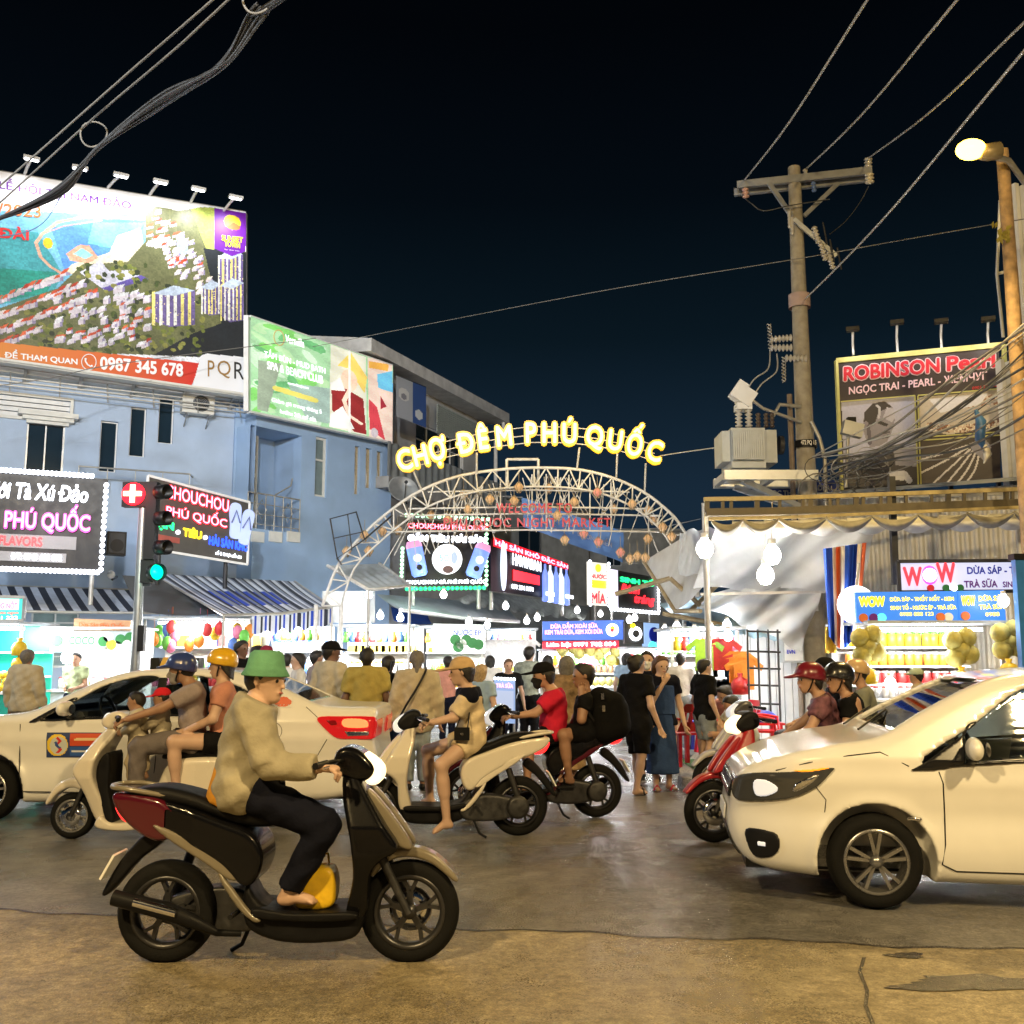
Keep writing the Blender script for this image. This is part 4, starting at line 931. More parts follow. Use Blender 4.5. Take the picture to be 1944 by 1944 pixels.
# ================================================================== GATE ARCH
GY = 21.0
gate = thing('market_gate', 'white pipe arch over the market street hung with basket lanterns', 'gate', (0, GY, 0))
M_gate = pmat('whitewashed_pipe', (.66, .65, .62), .5, .1, var=.18, scale=9)
oc = [(612, 1150), (642, 1072), (692, 1012), (747, 965), (801, 930), (874, 903), (964, 890), (1037, 888), (1102, 892), (1163, 907), (1218, 932), (1258, 961), (1290, 994), (1320, 1050)]
ic = [(648, 1150), (672, 1080), (720, 1030), (762, 995), (812, 962), (880, 938), (964, 926), (1037, 924), (1098, 928), (1152, 940), (1200, 962), (1236, 988), (1264, 1018), (1288, 1060)]
O_ = spline(oc, 3, False); I_ = spline(ic, 3, False)
for nm, Yd in (('front_arch', 0), ('back_arch', .55)):
 o3 = [at(p[0], p[1], GY+Yd) for p in O_]; i3 = [at(p[0], p[1], GY+Yd) for p in I_]
 mb = MB(); mb.tube(o3, .034, 6); mb.tube(i3, .024, 6); mb.build(nm, M_gate, gate)
 mb = MB()
 for k in range(0, len(o3)-1): mb.tube([o3[k], i3[k+1]] if k % 2 else [i3[k], o3[k+1]], .018, 5, caps=False)
 for k in range(0, len(o3), 2): mb.tube([o3[k], i3[k]], .018, 5, caps=False)
 tag(mb.build('arch_lattice', M_gate, gate), kind='stuff')
mb = MB(); o3 = [at(p[0], p[1], GY) for p in O_]; o4 = [at(p[0], p[1], GY+.55) for p in O_]
for k in range(0, len(o3), 2): mb.tube([o3[k], o4[k]], .018, 5); mb.tube([o3[k], o4[min(k+2, len(o4)-1)]], .012, 4)
tag(mb.build('cross_ties', M_gate, gate), kind='stuff')
for x0, x1 in ((600, 648), (1322, 1296)):
 for Yd in (0, .55):
  for x in (x0, x1):
   tp = at(x if x < 700 else x, 1148 if x < 900 else 1052, GY+Yd); mb = MB(); mb.tube([tp, (tp.x, tp.y, .0)], .045, 7); mb.build('gate_leg', M_gate, gate)
# ties, hanger rods and lattice fan inside the arch
for (ya, xa, xb) in ((930, 812, 1195), (962, 775, 1240), (975, 760, 1255), (1006, 735, 1262)):
 mb = MB(); mb.tube([at(xa, ya+4, GY+.1), at((xa+xb)/2, ya, GY+.1), at(xb, ya+4, GY+.1)], .02, 5); mb.build('tie_rod', M_gate, gate)
mb = MB(); rnd = random.Random(3)
for k in range(60):
 x = rnd.uniform(770, 1240); top = 905+((x-1037)/260)**2*80; mb.tube([at(x, top, GY+.3), at(x+rnd.uniform(-60, 60), top+rnd.uniform(50, 110), GY+.3)], .013, 4)
for x in (862, 906, 950, 1010, 1037, 1080, 1120, 1160): mb.tube([at(x, 900+((x-1037)/260)**2*60, GY+.1), at(x, 1006, GY+.1)], .016, 5)
tag(mb.build('hanger_rods', M_gate, gate), kind='stuff')
mb = MB()
for a, b in (((962, 906), (962, 872)), ((962, 872), (1022, 872)), ((1022, 872), (1022, 906)), ((962, 930), (962, 900)), ((1022, 930), (1022, 900))): mb.tube([at(*a, GY+.1), at(*b, GY+.1)], .03, 6)
mb.build('top_frame', M_gate, gate)
# loose frame beside the left haunch
mb = MB(); q4 = [at(*p, GY-.3) for p in ((627, 985), (676, 972), (692, 1024), (640, 1060))]
mb.tube(q4, .02, 5, True); mb.tube([at(660, 976, GY-.3), at(668, 1045, GY-.3)], .014, 4); mb.tube([at(633, 1022, GY-.3), at(688, 1010, GY-.3)], .014, 4); mb.tube([q4[2], at(745, 978, GY)], .02, 5); mb.tube([q4[3], at(648, 1072, GY)], .02, 5); mb.build('side_frame', M_dark, gate)
LTR = [('C', 768, 873, 15), ('H', 798, 865, 14), ('Ợ', 831, 854, 13), ('Đ', 885, 841, 10), ('Ê', 917, 834, 8), ('M', 957, 828, 6), ('P', 1008, 822, 1), ('H', 1043, 822, 0), ('Ú', 1081, 823, -1), ('Q', 1129, 828, -5), ('U', 1168, 836, -8), ('Ố', 1206, 846, -11), ('C', 1243, 857, -14)]
N_out = emat('neon_yellow', (1, .55, .01), 1.25, sample=True); N_in = emat('neon_core', (1, .88, .42), 1.7)
LY = GY-.5; hv, _f = text_mesh('H', .0); hh = hv[:, 1].max()
pm = 1944/ (LY*CP)
for ch, x, y, ang in LTR:
 c = at(x, y, LY); a = math.radians(ang); sc = 39/pm/hh
 base, _ = text_mesh({'Ợ': 'O', 'Ê': 'E', 'Ú': 'U', 'Ố': 'O', 'Đ': 'D'}.get(ch, ch), .0); bx = (base[:, 0].min()+base[:, 0].max())/2; by = hh/2
 par = None
 for nm, bold, mt, dy in (('letter', .095, N_out, 0), ('tube_glow', .02, N_in, -.03)):
  v, f = text_mesh(ch, bold); pts = []
  for X_, Y_, _ in v:
   qx, qy = (X_-bx)*sc*.76, (Y_-by)*sc; pts.append(c+Vector((qx*math.cos(a)-qy*math.sin(a), dy-float(_), qx*math.sin(a)+qy*math.cos(a))))
  mb = MB(); mb.add(pts, f)
  if nm == 'letter':
   mb2 = [(p+Vector((0, .1, 0))) for p in pts]; mb.add(mb2, [t[::-1] for t in f])
  o = mb.build(nm, mt, gate if nm == 'letter' else par); par = par or o
mb = MB()
for off in (-12, 4, 18): mb.tube([at(x, y+off, LY+.1) for _, x, y, _ in LTR], .012, 4)
mb.build('letter_rails', M_gate, gate)
for (x0, y0, x1, y1) in ((783, 890, 800, 930), (1100, 850, 1095, 892), (1172, 860, 1170, 912), (1226, 880, 1224, 935), (905, 860, 905, 900)): mb = MB(); mb.tube([at(x0, y0, LY+.1), at(x1, y1, GY)], .022, 5); mb.build('letter_prop', M_gate, gate)
lamp('letter_glow', at(900, 850, LY-.5), (1, .68, .15), 30, .6, gate); lamp('letter_glow', at(1120, 845, LY-.5), (1, .68, .15), 45, .6, gate)
M_wel = pmat('red_letter_board', (.42, .03, .04), .5, var=.1, emis=(.4, .02, .03), es=.35)
def gate_text(tx, x0, y0, x1, y1):
 a, b = at(x0, y1, GY-.05), at(x1, y1, GY-.05); top = at(x0, y0, GY-.05); v, f = text_mesh(tx, .02, 0, 1.15); lo, hi = v.min(0), v.max(0); mb = MB()
 mb.add([a+(b-a)*float((x-lo[0])/(hi[0]-lo[0]))+Vector((0, -float(_), (top.z-a.z)*float((y-lo[1])/(hi[1]-lo[1])))) for x, y, _ in v], f); mb.build('lettering', M_wel, gate)
gate_text('WELCOME TO', 942, 955, 1086, 974); gate_text('PHU QUOC NIGHT MARKET', 842, 983, 1160, 1004)
M_bask = pmat('rattan_lantern', (.58, .38, .20), .7, var=.25, scale=30, emis=(.9, .5, .25), es=.22)
M_rosy = pmat('rosy_lantern', (.62, .25, .20), .6, var=.25, scale=30, emis=(.9, .3, .25), es=.2)
def basket(x, y, k, rosy=False):
 c = at(x, y, GY-.1+.25*(k % 3)); t = thing('basket_lantern', 'small woven basket lantern hanging inside the gate arch' if not rosy else 'rosy star-shaped basket lantern hanging inside the gate arch', 'lantern', c, 0, 'basket lanterns of the gate' if not rosy else 'rosy lanterns of the gate')
 mb = MB(); r = .12
 mb.lathe([(.02, .10), (.07, .07), (r, -.0), (.09, -.07), (.03, -.12), (0, -.13)], c, 9, Matrix.Scale(.78, 3), False); mb.build('basket', M_rosy if rosy else M_bask, t)
 mb = MB()
 for q in range(6): t_ = q*math.pi/3; mb.tube([c+Vector((.02*math.cos(t_), .02*math.sin(t_), .1)), c+Vector((.10*math.cos(t_), .10*math.sin(t_), 0)), c+Vector((.03*math.cos(t_), .03*math.sin(t_), -.13))], .008, 4)
 mb.tube([c+Vector((0, 0, .1)), c+Vector((0, 0, .32))], .006, 4); mb.build('ribs', M_bamboo, t)
for k, (x, y) in enumerate(((985, 924), (1042, 926), (880, 938), (930, 947), (888, 966), (818, 977), (976, 950), (1090, 952), (1165, 965), (1200, 956), (1230, 968), (755, 1005), (1058, 978), (850, 985), (1240, 985), (1258, 1000), (1230, 1022), (1072, 1024), (1275, 1018), (1210, 1055), (1196, 1060), (1225, 1058), (700, 1045), (726, 1008), (692, 1016), (658, 1046))): basket(x, y, k)
for k, (x, y) in enumerate(((1134, 934), (1108, 1012), (1136, 1028), (1178, 1048))): basket(x, y, k, True)
# satellite dish on the wall behind the gate
sd = thing('satellite_dish', 'grey satellite dish on the wall behind the gate arch', 'satellite dish', at(765, 940, 27.5)); c = at(765, 930, 27.5)
Rd = Euler((math.radians(65), 0, math.radians(20))).to_matrix(); mb = MB(); mb.lathe([(0, -.10), (.2, -.08), (.34, -.02), (.42, .06), (.40, .06), (.3, -.02), (0, -.07)], c, 22, Rd); mb.build('dish', M_grey, sd); mb = MB(); mb.tube([c+Rd@Vector((0, -.38, .03)), c+Rd@Vector((0, 0, .38))], .015); mb.ball(c+Rd@Vector((0, 0, .38)), .05); mb.tube([c+Rd@Vector((0, 0, -.09)), c+Vector((.05, .5, -.3))], .03); mb.build('feed_arm', M_dark, sd)
# ================================================================== AWNINGS AND TARPAULINS
def stripes(cols, n): return lambda u, v: cols[int(u*n) % len(cols)]
M_attr = pmat('striped_canvas', (1, 1, 1), .8, var=.1, scale=8, attr='col')
def sheet(name, label, q, mat, nu=24, nv=8, sag=.1, wave=.0, wf=6, colfn=None, cat='awning', par=None, part='canvas'):
 "q: four corners (back-left, back-right, front-left, front-right)"
 t = par or thing(name, label, cat, Vector(q[2]))
 q = [Vector(p) for p in q]
 def fn(u, v):
  p = (q[0]*(1-u)+q[1]*u)*(1-v)+(q[2]*(1-u)+q[3]*u)*v
  return p-Vector((0, 0, sag*4*u*(1-u)*v+sag*.6*4*v*(1-v)))+Vector((0, 0, wave*math.sin(u*wf*2*math.pi)*v))
 mb = MB(); mb.grid(fn, nu, nv, True, colfn); o = mb.build(part, mat, t); return t, fn
NAVY, PALE, BLUE = lin(38, 44, 60), lin(205, 212, 225), lin(40, 75, 190)
t, fn = sheet('striped_awning', 'navy and white striped awning over the shop window of the pale blue house', [at(-140, 1108, 22.0), at(262, 1120, 24.2), at(-130, 1156, 20.6), at(303, 1164, 22.6)], M_attr, 56, 3, .02, colfn=stripes([NAVY, PALE], 28))
mb = MB(); mb.tube([fn(0, 1), fn(.5, 1), fn(1, 1)], .03); mb.tube([fn(0, 0), fn(1, 0)], .025); mb.tube([fn(1, 1), fn(1, 0)], .025); mb.build('awning_frame', M_pipe, t)
t, fn = sheet('tarpaulin', 'dark grey tarpaulin stretched behind the traffic light pole', [at(232, 1092, 21.5), at(300, 1096, 21.8), at(268, 1160, 20.0), at(432, 1162, 20.6)], pmat('dark_tarp', (.07, .075, .08), .7, var=.2), 20, 8, .08, cat='tarpaulin')
t, fn = sheet('striped_awning', 'blue, navy and white striped awning sloping over the toy stall', [at(285, 1088, 22.6), at(560, 1104, 24.6), at(425, 1168, 19.6), at(630, 1152, 21.4)], M_attr, 66, 8, .06, .02, 8, colfn=lambda u, v: [NAVY, PALE, lin(130, 140, 160)][int(u*45) % 3] if not (.38 < v < .8 and .2 < u < .75 and int(u*45) % 3 == 1) else BLUE)
mb = MB(); mb.tube([fn(0, 1), fn(.5, 1), fn(1, 1)], .03); mb.tube([fn(0, 0), fn(0, 1)], .025); mb.tube([fn(1, 0), fn(1, 1)], .025)
for u in (0, 1): p = fn(u, 1); mb.tube([p, (p.x, p.y, .1)], .03)
mb.build('awning_frame', M_pipe, t)
mb = MB(); mb.grid(lambda u, v: fn(.25+.75*u, 1)+Vector((0, -.01, -.02-.33*v-.04*math.sin(u*30)*v)), 40, 3, True, stripes([PALE, BLUE, PALE, NAVY], 34)); mb.build('valance', M_attr, t)
M_tarpg = pmat('blue_grey_tarp', (.42, .47, .52), .6, var=.15, scale=5); M_clear = glass_mat('clear_plastic', (.86, .9, .93), 1.2, .25)
def poles(t, pts, r=.03, mat=M_pipe):
 for a, b in pts: mb = MB(); mb.tube([a, b], r, 6); mb.build('pole', mat, t)
t, fn = sheet('tarpaulin', 'grey ribbed tarpaulin roof beside the gate leg by the blue corner house', [at(622, 1074, 22.5), at(720, 1070, 23.5), at(700, 1120, 20.8), at(778, 1112, 21.8)], M_tarpg, 24, 6, .03, .02, 6, cat='tarpaulin')
mb = MB(); mb.tube([fn(0, 0), fn(0, 1), fn(1, 1), fn(1, 0)], .04, 6); mb.build('edge_poles', M_gate, t); poles(t, [(fn(0, 1), Vector((fn(0, 1).x, fn(0, 1).y, 0))), (fn(1, 1), Vector((fn(1, 1).x, fn(1, 1).y, 0)))])
t, fn = sheet('tarpaulin', 'long grey tarpaulin roof over the jar and fruit stalls', [at(715, 1128, 24.5), at(960, 1146, 30), at(760, 1158, 22.2), at(985, 1180, 27)], M_tarpg, 30, 6, .05, .03, 8, cat='tarpaulin')
mb = MB(); mb.tube([fn(0, 1), fn(.5, 1), fn(1, 1)], .045, 6); mb.build('edge_pole', M_white, t)
t, fn = sheet('tarpaulin', 'low stained tarpaulin roof under the flashing slipper signs', [at(900, 1120, 27), at(1120, 1152, 34), at(860, 1140, 25), at(1110, 1176, 31)], pmat('stained_tarp', (.36, .38, .36), .7, var=.35, scale=6), 30, 6, .06, .05, 9, cat='tarpaulin')
t, fn = sheet('tarpaulin', 'pale grey side curtain hanging under the gate', [at(612, 1122, 22.3), at(712, 1122, 22.8), at(612, 1182, 22.2), at(712, 1182, 22.7)], pmat('pale_curtain', (.55, .58, .58), .8, var=.1), 20, 4, .0, cat='tarpaulin')
t, fn = sheet('tarpaulin', 'blue cloth roof strip over the jar stall', [at(742, 1152, 24), at(812, 1168, 25), at(748, 1178, 23.2), at(820, 1184, 24)], pmat('bright_blue_cloth', (.03, .12, .55), .7, var=.2), 14, 4, .05, cat='tarpaulin')
# right hand canopies of the market mouth
t, fn = sheet('canopy', 'pale grey canopy with bamboo edges between the gate and the bare bulbs', [at(1222, 1066, 22), at(1310, 1012, 19), at(1282, 1160, 19), at(1345, 1100, 17)], pmat('pale_canvas', (.55, .56, .56), .75, var=.1, scale=4), 16, 8, .06, cat='canopy')
mb = MB(); mb.tube([fn(0, 0), fn(0, 1)], .045, 6); mb.tube([fn(0, 1), at(1330, 1160, 18)], .04, 6); mb.build('bamboo_edge', M_bamboo, t)
t, fn = sheet('canopy', 'blue tarpaulin canopy with bamboo poles over the clothes stall', [at(1250, 1146, 22), at(1400, 1120, 19.5), at(1300, 1180, 19), at(1480, 1215, 17)], pmat('teal_blue_tarp', (.28, .42, .52), .6, var=.15, scale=4), 20, 8, .05, .03, 5, cat='canopy')
mb = MB()
for a, b in (((1168, 1128), (1272, 1098)), ((1272, 1098), (1330, 1150)), ((1310, 1160), (1375, 1098)), ((1258, 1165), (1470, 1205))): mb.tube([at(*a, 18.8), at(*b, 18.6)], .045, 6)
mb.build('bamboo_poles', M_bamboo, t)
# ================================================================== TRAFFIC LIGHT
TY = 17.0
tl = thing('traffic_light', 'grey traffic light pole showing a red cross and a green lamp', 'traffic light', (at(256, 1245, TY).x, TY, .13))
bx = at(260, 1200, TY).x; zt = at(262, 930, TY).z
mb = MB(); mb.cyl((bx, TY, .1), (bx, TY, zt), .085, .07, 14); mb.build('pole', pmat('traffic_pole_grey', (.34, .36, .37), .35, .6, var=.1), tl)
c = at(254, 938, TY-.12); mb = MB(); mb.box(c+Vector((0, .09, 0)), (.40, .16, .42)); red = mb.build('red_signal', M_black, tl)
mb = MB(); n = 24; mb.lathe([(.19, 0), (.19, .03), (0, .05)], c, 24, Matrix.Rotation(math.pi/2, 3, 'X')); mb.build('lens', emat('signal_red', (1, .01, .02), 5, sample=True), red)
mb = MB(); mb.box(c-Vector((0, .06, 0)), (.30, .02, .075)); mb.box(c-Vector((0, .062, 0)), (.078, .02, .30)); mb.build('cross_mark', emat('signal_cross', (1, .55, .25), 9), red)
c0, c1 = at(290, 915, TY-.1), at(290, 1062, TY-.1); mb = MB(); mb.box((c0.x, TY-.05, (c0.z+c1.z)/2), (.17, .2, c0.z-c1.z)); hs = mb.build('signal_housing', M_black, tl)
for y in (935, 985, 1040):
 q = at(300, y, TY-.15); mb = MB(); mb.lathe([(.0, 0), (.12, .0), (.125, .06), (.125, .22), (.115, .22), (.11, .02), (0, .02)], q, 16, Euler((math.radians(90), 0, math.radians(62))).to_matrix()); mb.build('visor', M_black, hs)
mb = MB(); q = at(283, 1085, TY); mb.box(q, (.22, .2, .38)); mb.build('lower_housing', M_black, tl)
q = at(293, 1087, TY-.13); Rg = Euler((math.radians(90), 0, math.radians(40))).to_matrix()
mb = MB(); mb.lathe([(.12, 0), (.13, .05), (0, .09)], q, 20, Rg); mb.build('green_lens', emat('signal_green', (.0, .75, .42), 2.2, sample=True), tl)
mb = MB(); mb.lathe([(.14, -.02), (.145, .18), (.135, .18), (.13, -.02)], q, 20, Rg); mb.build('visor', M_black, tl)
mb = MB()
for y in (940, 1060, 1110): a = at(268, y, TY); mb.bar(a, at(286, y, TY-.05), .05)
mb.build('bracket', M_dark, tl)
a = at(264, 1200, TY-.2); mb = MB(); mb.box(at(269, 1212, TY-.14), (.1, .12, .42)); mb.build('controller_box', M_black, tl)
lamp('red_signal_light', c-Vector((0, .4, 0)), (1, .02, .03), 10, .15, tl); lamp('green_signal_light', q-Vector((0, .3, 0)), (.05, 1, .6), 4, .12, tl)
# camera on the wall, grey flower tub shape behind
cc = thing('security_camera', 'small round security camera on the pale blue house wall', 'camera', at(213, 1092, 22.5)); mb = MB(); mb.ball(at(211, 1091, 22.5), .09); mb.build('camera_head', M_white, cc); mb = MB(); mb.tube([at(213, 1100, 22.5), at(222, 1095, 23.5)], .03); mb.build('bracket', M_dark, cc)
s = Sign('wall_speaker', 'black loudspeaker box fixed between the two neon signs', 203, 1008, 1052, 20.9, 240, 1010, 1055, 21.1, M_black, .3, cat='loudspeaker'); s.rect(.1, .08, .9, .92, M_dark, .03, 'grille', .03); s.disc(.5, .4, .13, M_black, .05, 'cone')
s = Sign('shop_sign', 'small turquoise lightbox sign with pink letters over the juice stall', -60, 1131, 1180, 17.6, 46, 1134, 1178, 17.8, emat('lit_turquoise', (.05, .75, .62), 1.0), edge=M_grey)
s.rect(.05, .45, .9, .92, emat('lit_pale_panel', (.85, 1, .97), 1.1)); s.text('DỪA NƯỚNG NỐT', .05, .5, .88, .88, emat('lit_pink_letters', (.8, .2, .5), .9), .02); s.text('đặc biệt thơm ngon', .1, .26, .9, .4, L_red, .01); s.text('0902 111 222', .1, .06, .9, .2, L_white, .01)
# ================================================================== UTILITY POLE WITH TRANSFORMER
UY = 18.5
ux = at(1531, 900, UY).x; uz = at(1508, 318, UY).z
M_cpole = pmat('concrete_pole', (.36, .33, .27), .85, var=.22, scale=7, bump=.3, bscale=40)
up = thing('utility_pole', 'tall concrete utility pole with steel cross-arm, insulators and many cables', 'utility pole', (ux, UY, .14))
mb = MB(); mb.cyl((ux, UY, .1), (ux, UY, uz), .215, .115, 18); mb.build('shaft', M_cpole, up)
def pz(py): return at(1520, py, UY).z
La, Ra = at(1396, 352, UY+.3), at(1650, 322, UY-.3); Ra.z = La.z = uz-.28
for k, (dz, dy) in enumerate(((0, -.14), (-.02, .14))):
 mb = MB(); off = Vector((0, dy, dz)); mb.bar(La+off, Ra+off, .08, .14); mb.build('cross_arm', M_grey, up)
for sgn, x in ((-1, 1458), (1, 1588)):
 a = at(x, 372, UY); a.z = La.z-.1; b = Vector((ux+sgn*.12, UY-.12, pz(415))); mb = MB(); mb.bar(a-Vector((0, .12, 0)), b, .06, .08); mb.build('brace', M_grey, up)
M_porc = pmat('porcelain', (.50, .48, .44), .25, var=.1, coat=.4)
def insul(p, d, n=4, r=.075, mat=M_porc, par=None, nm='insulator'):
 d = Vector(d).normalized(); R = Vector((0, 0, 1)).rotation_difference(d).to_matrix(); prof = [(0, 0)]
 for k in range(n): prof += [(.03, k*.07), (r, k*.07+.03), (r*.9, k*.07+.045), (.03, k*.07+.06)]
 prof.append((0, n*.07)); mb = MB(); mb.lathe(prof, p, 10, R); return mb.build(nm, mat, par or up)
armp = lambda t: La.lerp(Ra, t)
insul(armp(.06)+Vector((0, -.15, -.08)), (.05, 0, -1), 3, .07, pmat('pink_porcelain', (.5, .30, .24), .3)); insul(armp(.97)+Vector((0, -.15, .05)), (.1, 0, 1), 3, .08); insul(armp(.97)+Vector((.02, -.15, -.05)), (0, 0, -1), 3, .09, pmat('cream_porcelain', (.62, .56, .42), .3)); insul(armp(.57)+Vector((0, -.15, -.1)), (.05, 0, -1), 3, .05, pmat('blue_porcelain', (.10, .16, .34), .3)); insul(armp(.52)+Vector((0, -.1, .06)), (0, 0, 1), 2, .05)
# fuse cut-outs on the right face
mb = MB(); a, b = Vector((ux-.1, UY-.2, pz(425))), Vector((ux+.62, UY-.35, pz(500))); mb.bar(a, b, .06, .08); mb.build('fuse_bracket', M_alu, up)
for k, (x, y) in enumerate(((1535, 430), (1548, 462), (1562, 478))):
 p = at(x+10, y, UY-.35); insul(p, (.25, 0, -1), 5, .06, M_porc, None, 'fuse_cutout'); mb = MB(); mb.tube([p+Vector((.16, -.04, .06)), p+Vector((.22, -.04, -.36))], .02, 5); mb.build('fuse_tube', M_dark, up)
for k, (x, y) in enumerate(((1498, 400), (1503, 412))): insul(at(x, y, UY-.2), (0, 0, -1), 5, .035)
for x, y, d in ((1462, 645, (1, 0, .1)), (1462, 660, (1, 0, 0)), (1490, 680, (1, 0, 0))): insul(at(x, y, UY-.15), d, 6, .075)
for x0, y0, x1, y1 in ((1460, 615, 1463, 665), (1488, 678, 1488, 725)):
 mb = MB(); a, b = at(x0, y0, UY-.15), at(x1, y1, UY-.15)
 for ph in (0, math.pi): mb.tube([a.lerp(b, t)+Vector((.035*math.cos(t*24+ph), .035*math.sin(t*24+ph), 0)) for t in np.linspace(0, 1, 30)], .012, 4)
 mb.build('preformed_tie', M_pipe, up)
mb = MB(); mb.cyl((ux, UY, pz(560)), (ux, UY, pz(585)), .20, .20, 16, False); mb.build('paint_band', pmat('faded_pink_band', (.45, .34, .32), .8), up)
mb = MB(); mb.cyl((ux, UY, pz(838)), (ux, UY, pz(852)), .212, .212, 16, False); pl = mb.build('number_plate', M_black, up)
fp = Frame((ux-.2, UY-.215), (1, 0)); letters(fp, '472 PQ 15', .06, .34, pz(850), pz(840), 0, I_wht, up, .02)
mb = MB(); mb.tube([Vector((ux-.27, UY-.05, pz(750))), Vector((ux-.27, UY-.05, .4))], .05, 8); mb.build('cable_duct', pmat('rusty_duct', (.22, .17, .13), .7, var=.25), up)
mb = MB(); mb.tube([at(1540, 800, UY-.2), at(1555, 830, UY-.25), at(1566, 870, UY-.25), at(1568, 960, UY-.25)], .035, 6); mb.build('cable_loop', M_pipe, up)
# unlit side lamp
sl_ = thing('street_lamp', 'unlit white flood lamp on a short arm of the utility pole', 'street lamp', at(1414, 750, UY-.4)); mb = MB(); mb.tube([Vector((ux-.1, UY-.15, pz(805))), at(1448, 775, UY-.4), at(1425, 757, UY-.4)], .03, 6); mb.tube([Vector((ux-.1, UY-.15, pz(775))), at(1480, 768, UY-.3), at(1468, 790, UY-.3)], .035, 6); mb.build('arm', M_pipe, sl_)
Rl = Euler((0, math.radians(35), 0)).to_matrix(); mb = MB(); mb.box(at(1412, 752, UY-.4), (.36, .26, .30), R=Rl); mb.box(at(1402, 742, UY-.4), (.2, .22, .34), R=Rl); mb.build('lamp_head', M_white, sl_)
# transformer
tr = thing('transformer', 'grey finned transformer standing on a steel platform at the utility pole', 'transformer', at(1420, 900, UY-.3))
M_trg = pmat('transformer_grey', (.42, .44, .43), .5, .2, var=.1)
def tb(x0, y0, x1, y1, Y, dep, nm, mat=M_trg):
 a, b = at(x0, y1, Y), at(x1, y0, Y); mb = MB(); mb.box(((a.x+b.x)/2, Y+dep/2, (a.z+b.z)/2), (abs(b.x-a.x), dep, abs(b.z-a.z))); return mb.build(nm, mat, tr)
tb(1390, 812, 1452, 888, UY-.75, .9, 'tank')
for k in range(15): x = 1393+k*4; tb(x, 816, x+1.6, 872, UY-.85, .1, 'cooling_fin')
tb(1372, 818, 1392, 876, UY-.65, .7, 'radiator'); tb(1452, 816, 1474, 878, UY-.65, .7, 'radiator')
mb = MB(); mb.cyl(at(1478, 845, UY-.3), at(1486, 845, UY-.3), .17, n=14); mb.build('gauge', M_dark, tr)
for x in (1403, 1422): insul(at(x, 812, UY-.4), (0, 0, 1), 7, .07, M_porc, tr, 'bushing')
tb(1400, 764, 1428, 776, UY-.5, .3, 'bushing_cap', M_white)
for x in (1440, 1455, 1466): insul(at(x, 812, UY-.35), (0, 0, 1), 4, .05, pmat('brown_porcelain', (.08, .06, .05), .3), tr, 'bushing')
mb = MB(); a, b = at(1374, 902, UY-.75), at(1552, 902, UY-.75); mb.bar(a, b, .12, .17); mb.bar(a+Vector((0, .9, 0)), b+Vector((0, .9, 0)), .12, .17); mb.bar(a+Vector((.05, 0, .0)), a+Vector((.05, .9, 0)), .1, .12); mb.bar(a+Vector((.9, 0, .0)), a+Vector((.9, .9, 0)), .1, .12); mb.build('platform', M_alu, tr)
mb = MB(); mb.bar(a+Vector((.35, .1, -.08)), Vector((ux-.15, UY-.1, pz(965))), .1, .1); mb.bar(a+Vector((.35, .8, -.08)), Vector((ux-.15, UY+.1, pz(965))), .1, .1); mb.build('platform_strut', M_alu, tr)
# ================================================================== CABLES
def cable(pts, r, mat, label, group=None, n=5, seg=8):
 P_ = spline([np.array(p) for p in pts], seg, False) if len(pts) > 2 else pts
 mb = MB(); mb.tube(P_, r, n); o = mb.build('cable', mat); return tag(o, label, 'cable', group)
M_wire = pmat('pale_wire', (.50, .49, .46), .5, .3, var=.1); M_cab = pmat('black_cable', (.05, .05, .05), .5, var=.2); M_cab2 = pmat('dusty_cable', (.20, .19, .17), .6, var=.2)
for k, (pa, xa, ya, Ya, lb) in enumerate(((armp(.06)+Vector((0, -.1, .1)), 1672, -40, 8.5, 'pale overhead wire from the cross-arm end above the transformer'), (armp(.53)+Vector((0, -.1, .2)), 1850, -40, 8.5, 'pale overhead wire from the middle of the pole cross-arm'), (armp(.97)+Vector((.02, -.15, .25)), 2010, -20, 8.5, 'pale overhead wire from the cross-arm end facing the lit lamp post'), (Vector((ux+.05, UY-.2, pz(575))), 2000, 30, 8.0, 'pale overhead wire rising from the painted band of the pole'))):
 b = at(xa, ya, Ya); m = (pa+b)/2-Vector((0, 0, .12)); cable([pa, m, b, b+(b-m)*2.5], .0155, M_wire, lb)
cable([at(545, 668, 27), at(1100, 560, 22), at(1510, 492, 18.2), at(1700, 458, 16.5), at(1990, 408, 14)], .009, M_cab2, 'thin dark wire crossing the sky above the gate')
cable([at(1255, 865, 20.6), at(1300, 858, 20), at(1372, 848, 18.5)], .012, M_wire, 'pale wire from the gate letters to the transformer')
cable([armp(.06)+Vector((0, -.15, -.3)), at(1425, 385, UY-.2), at(1450, 400, UY-.2), at(1500, 390, UY-.3), at(1575, 378, UY-.3)], .012, M_cab, 'black jumper wire drooping below the cross-arm')
cable([armp(.97)+Vector((.0, -.15, -.3)), at(1632, 385, UY-.3), at(1605, 420, UY-.35), at(1575, 445, UY-.35)], .009, M_cab, 'thin jumper wire from the cream insulator to the fuses')
cable([at(1462, 665, UY-.15), at(1458, 700, UY-.3), at(1430, 722, UY-.4), at(1406, 764, UY-.4)], .014, M_wire, 'pale drop wire from insulators to the first transformer bushing'); cable([at(1475, 672, UY-.15), at(1474, 705, UY-.3), at(1445, 730, UY-.4), at(1424, 764, UY-.4)], .014, M_wire, 'pale drop wire from insulators to the second transformer bushing')
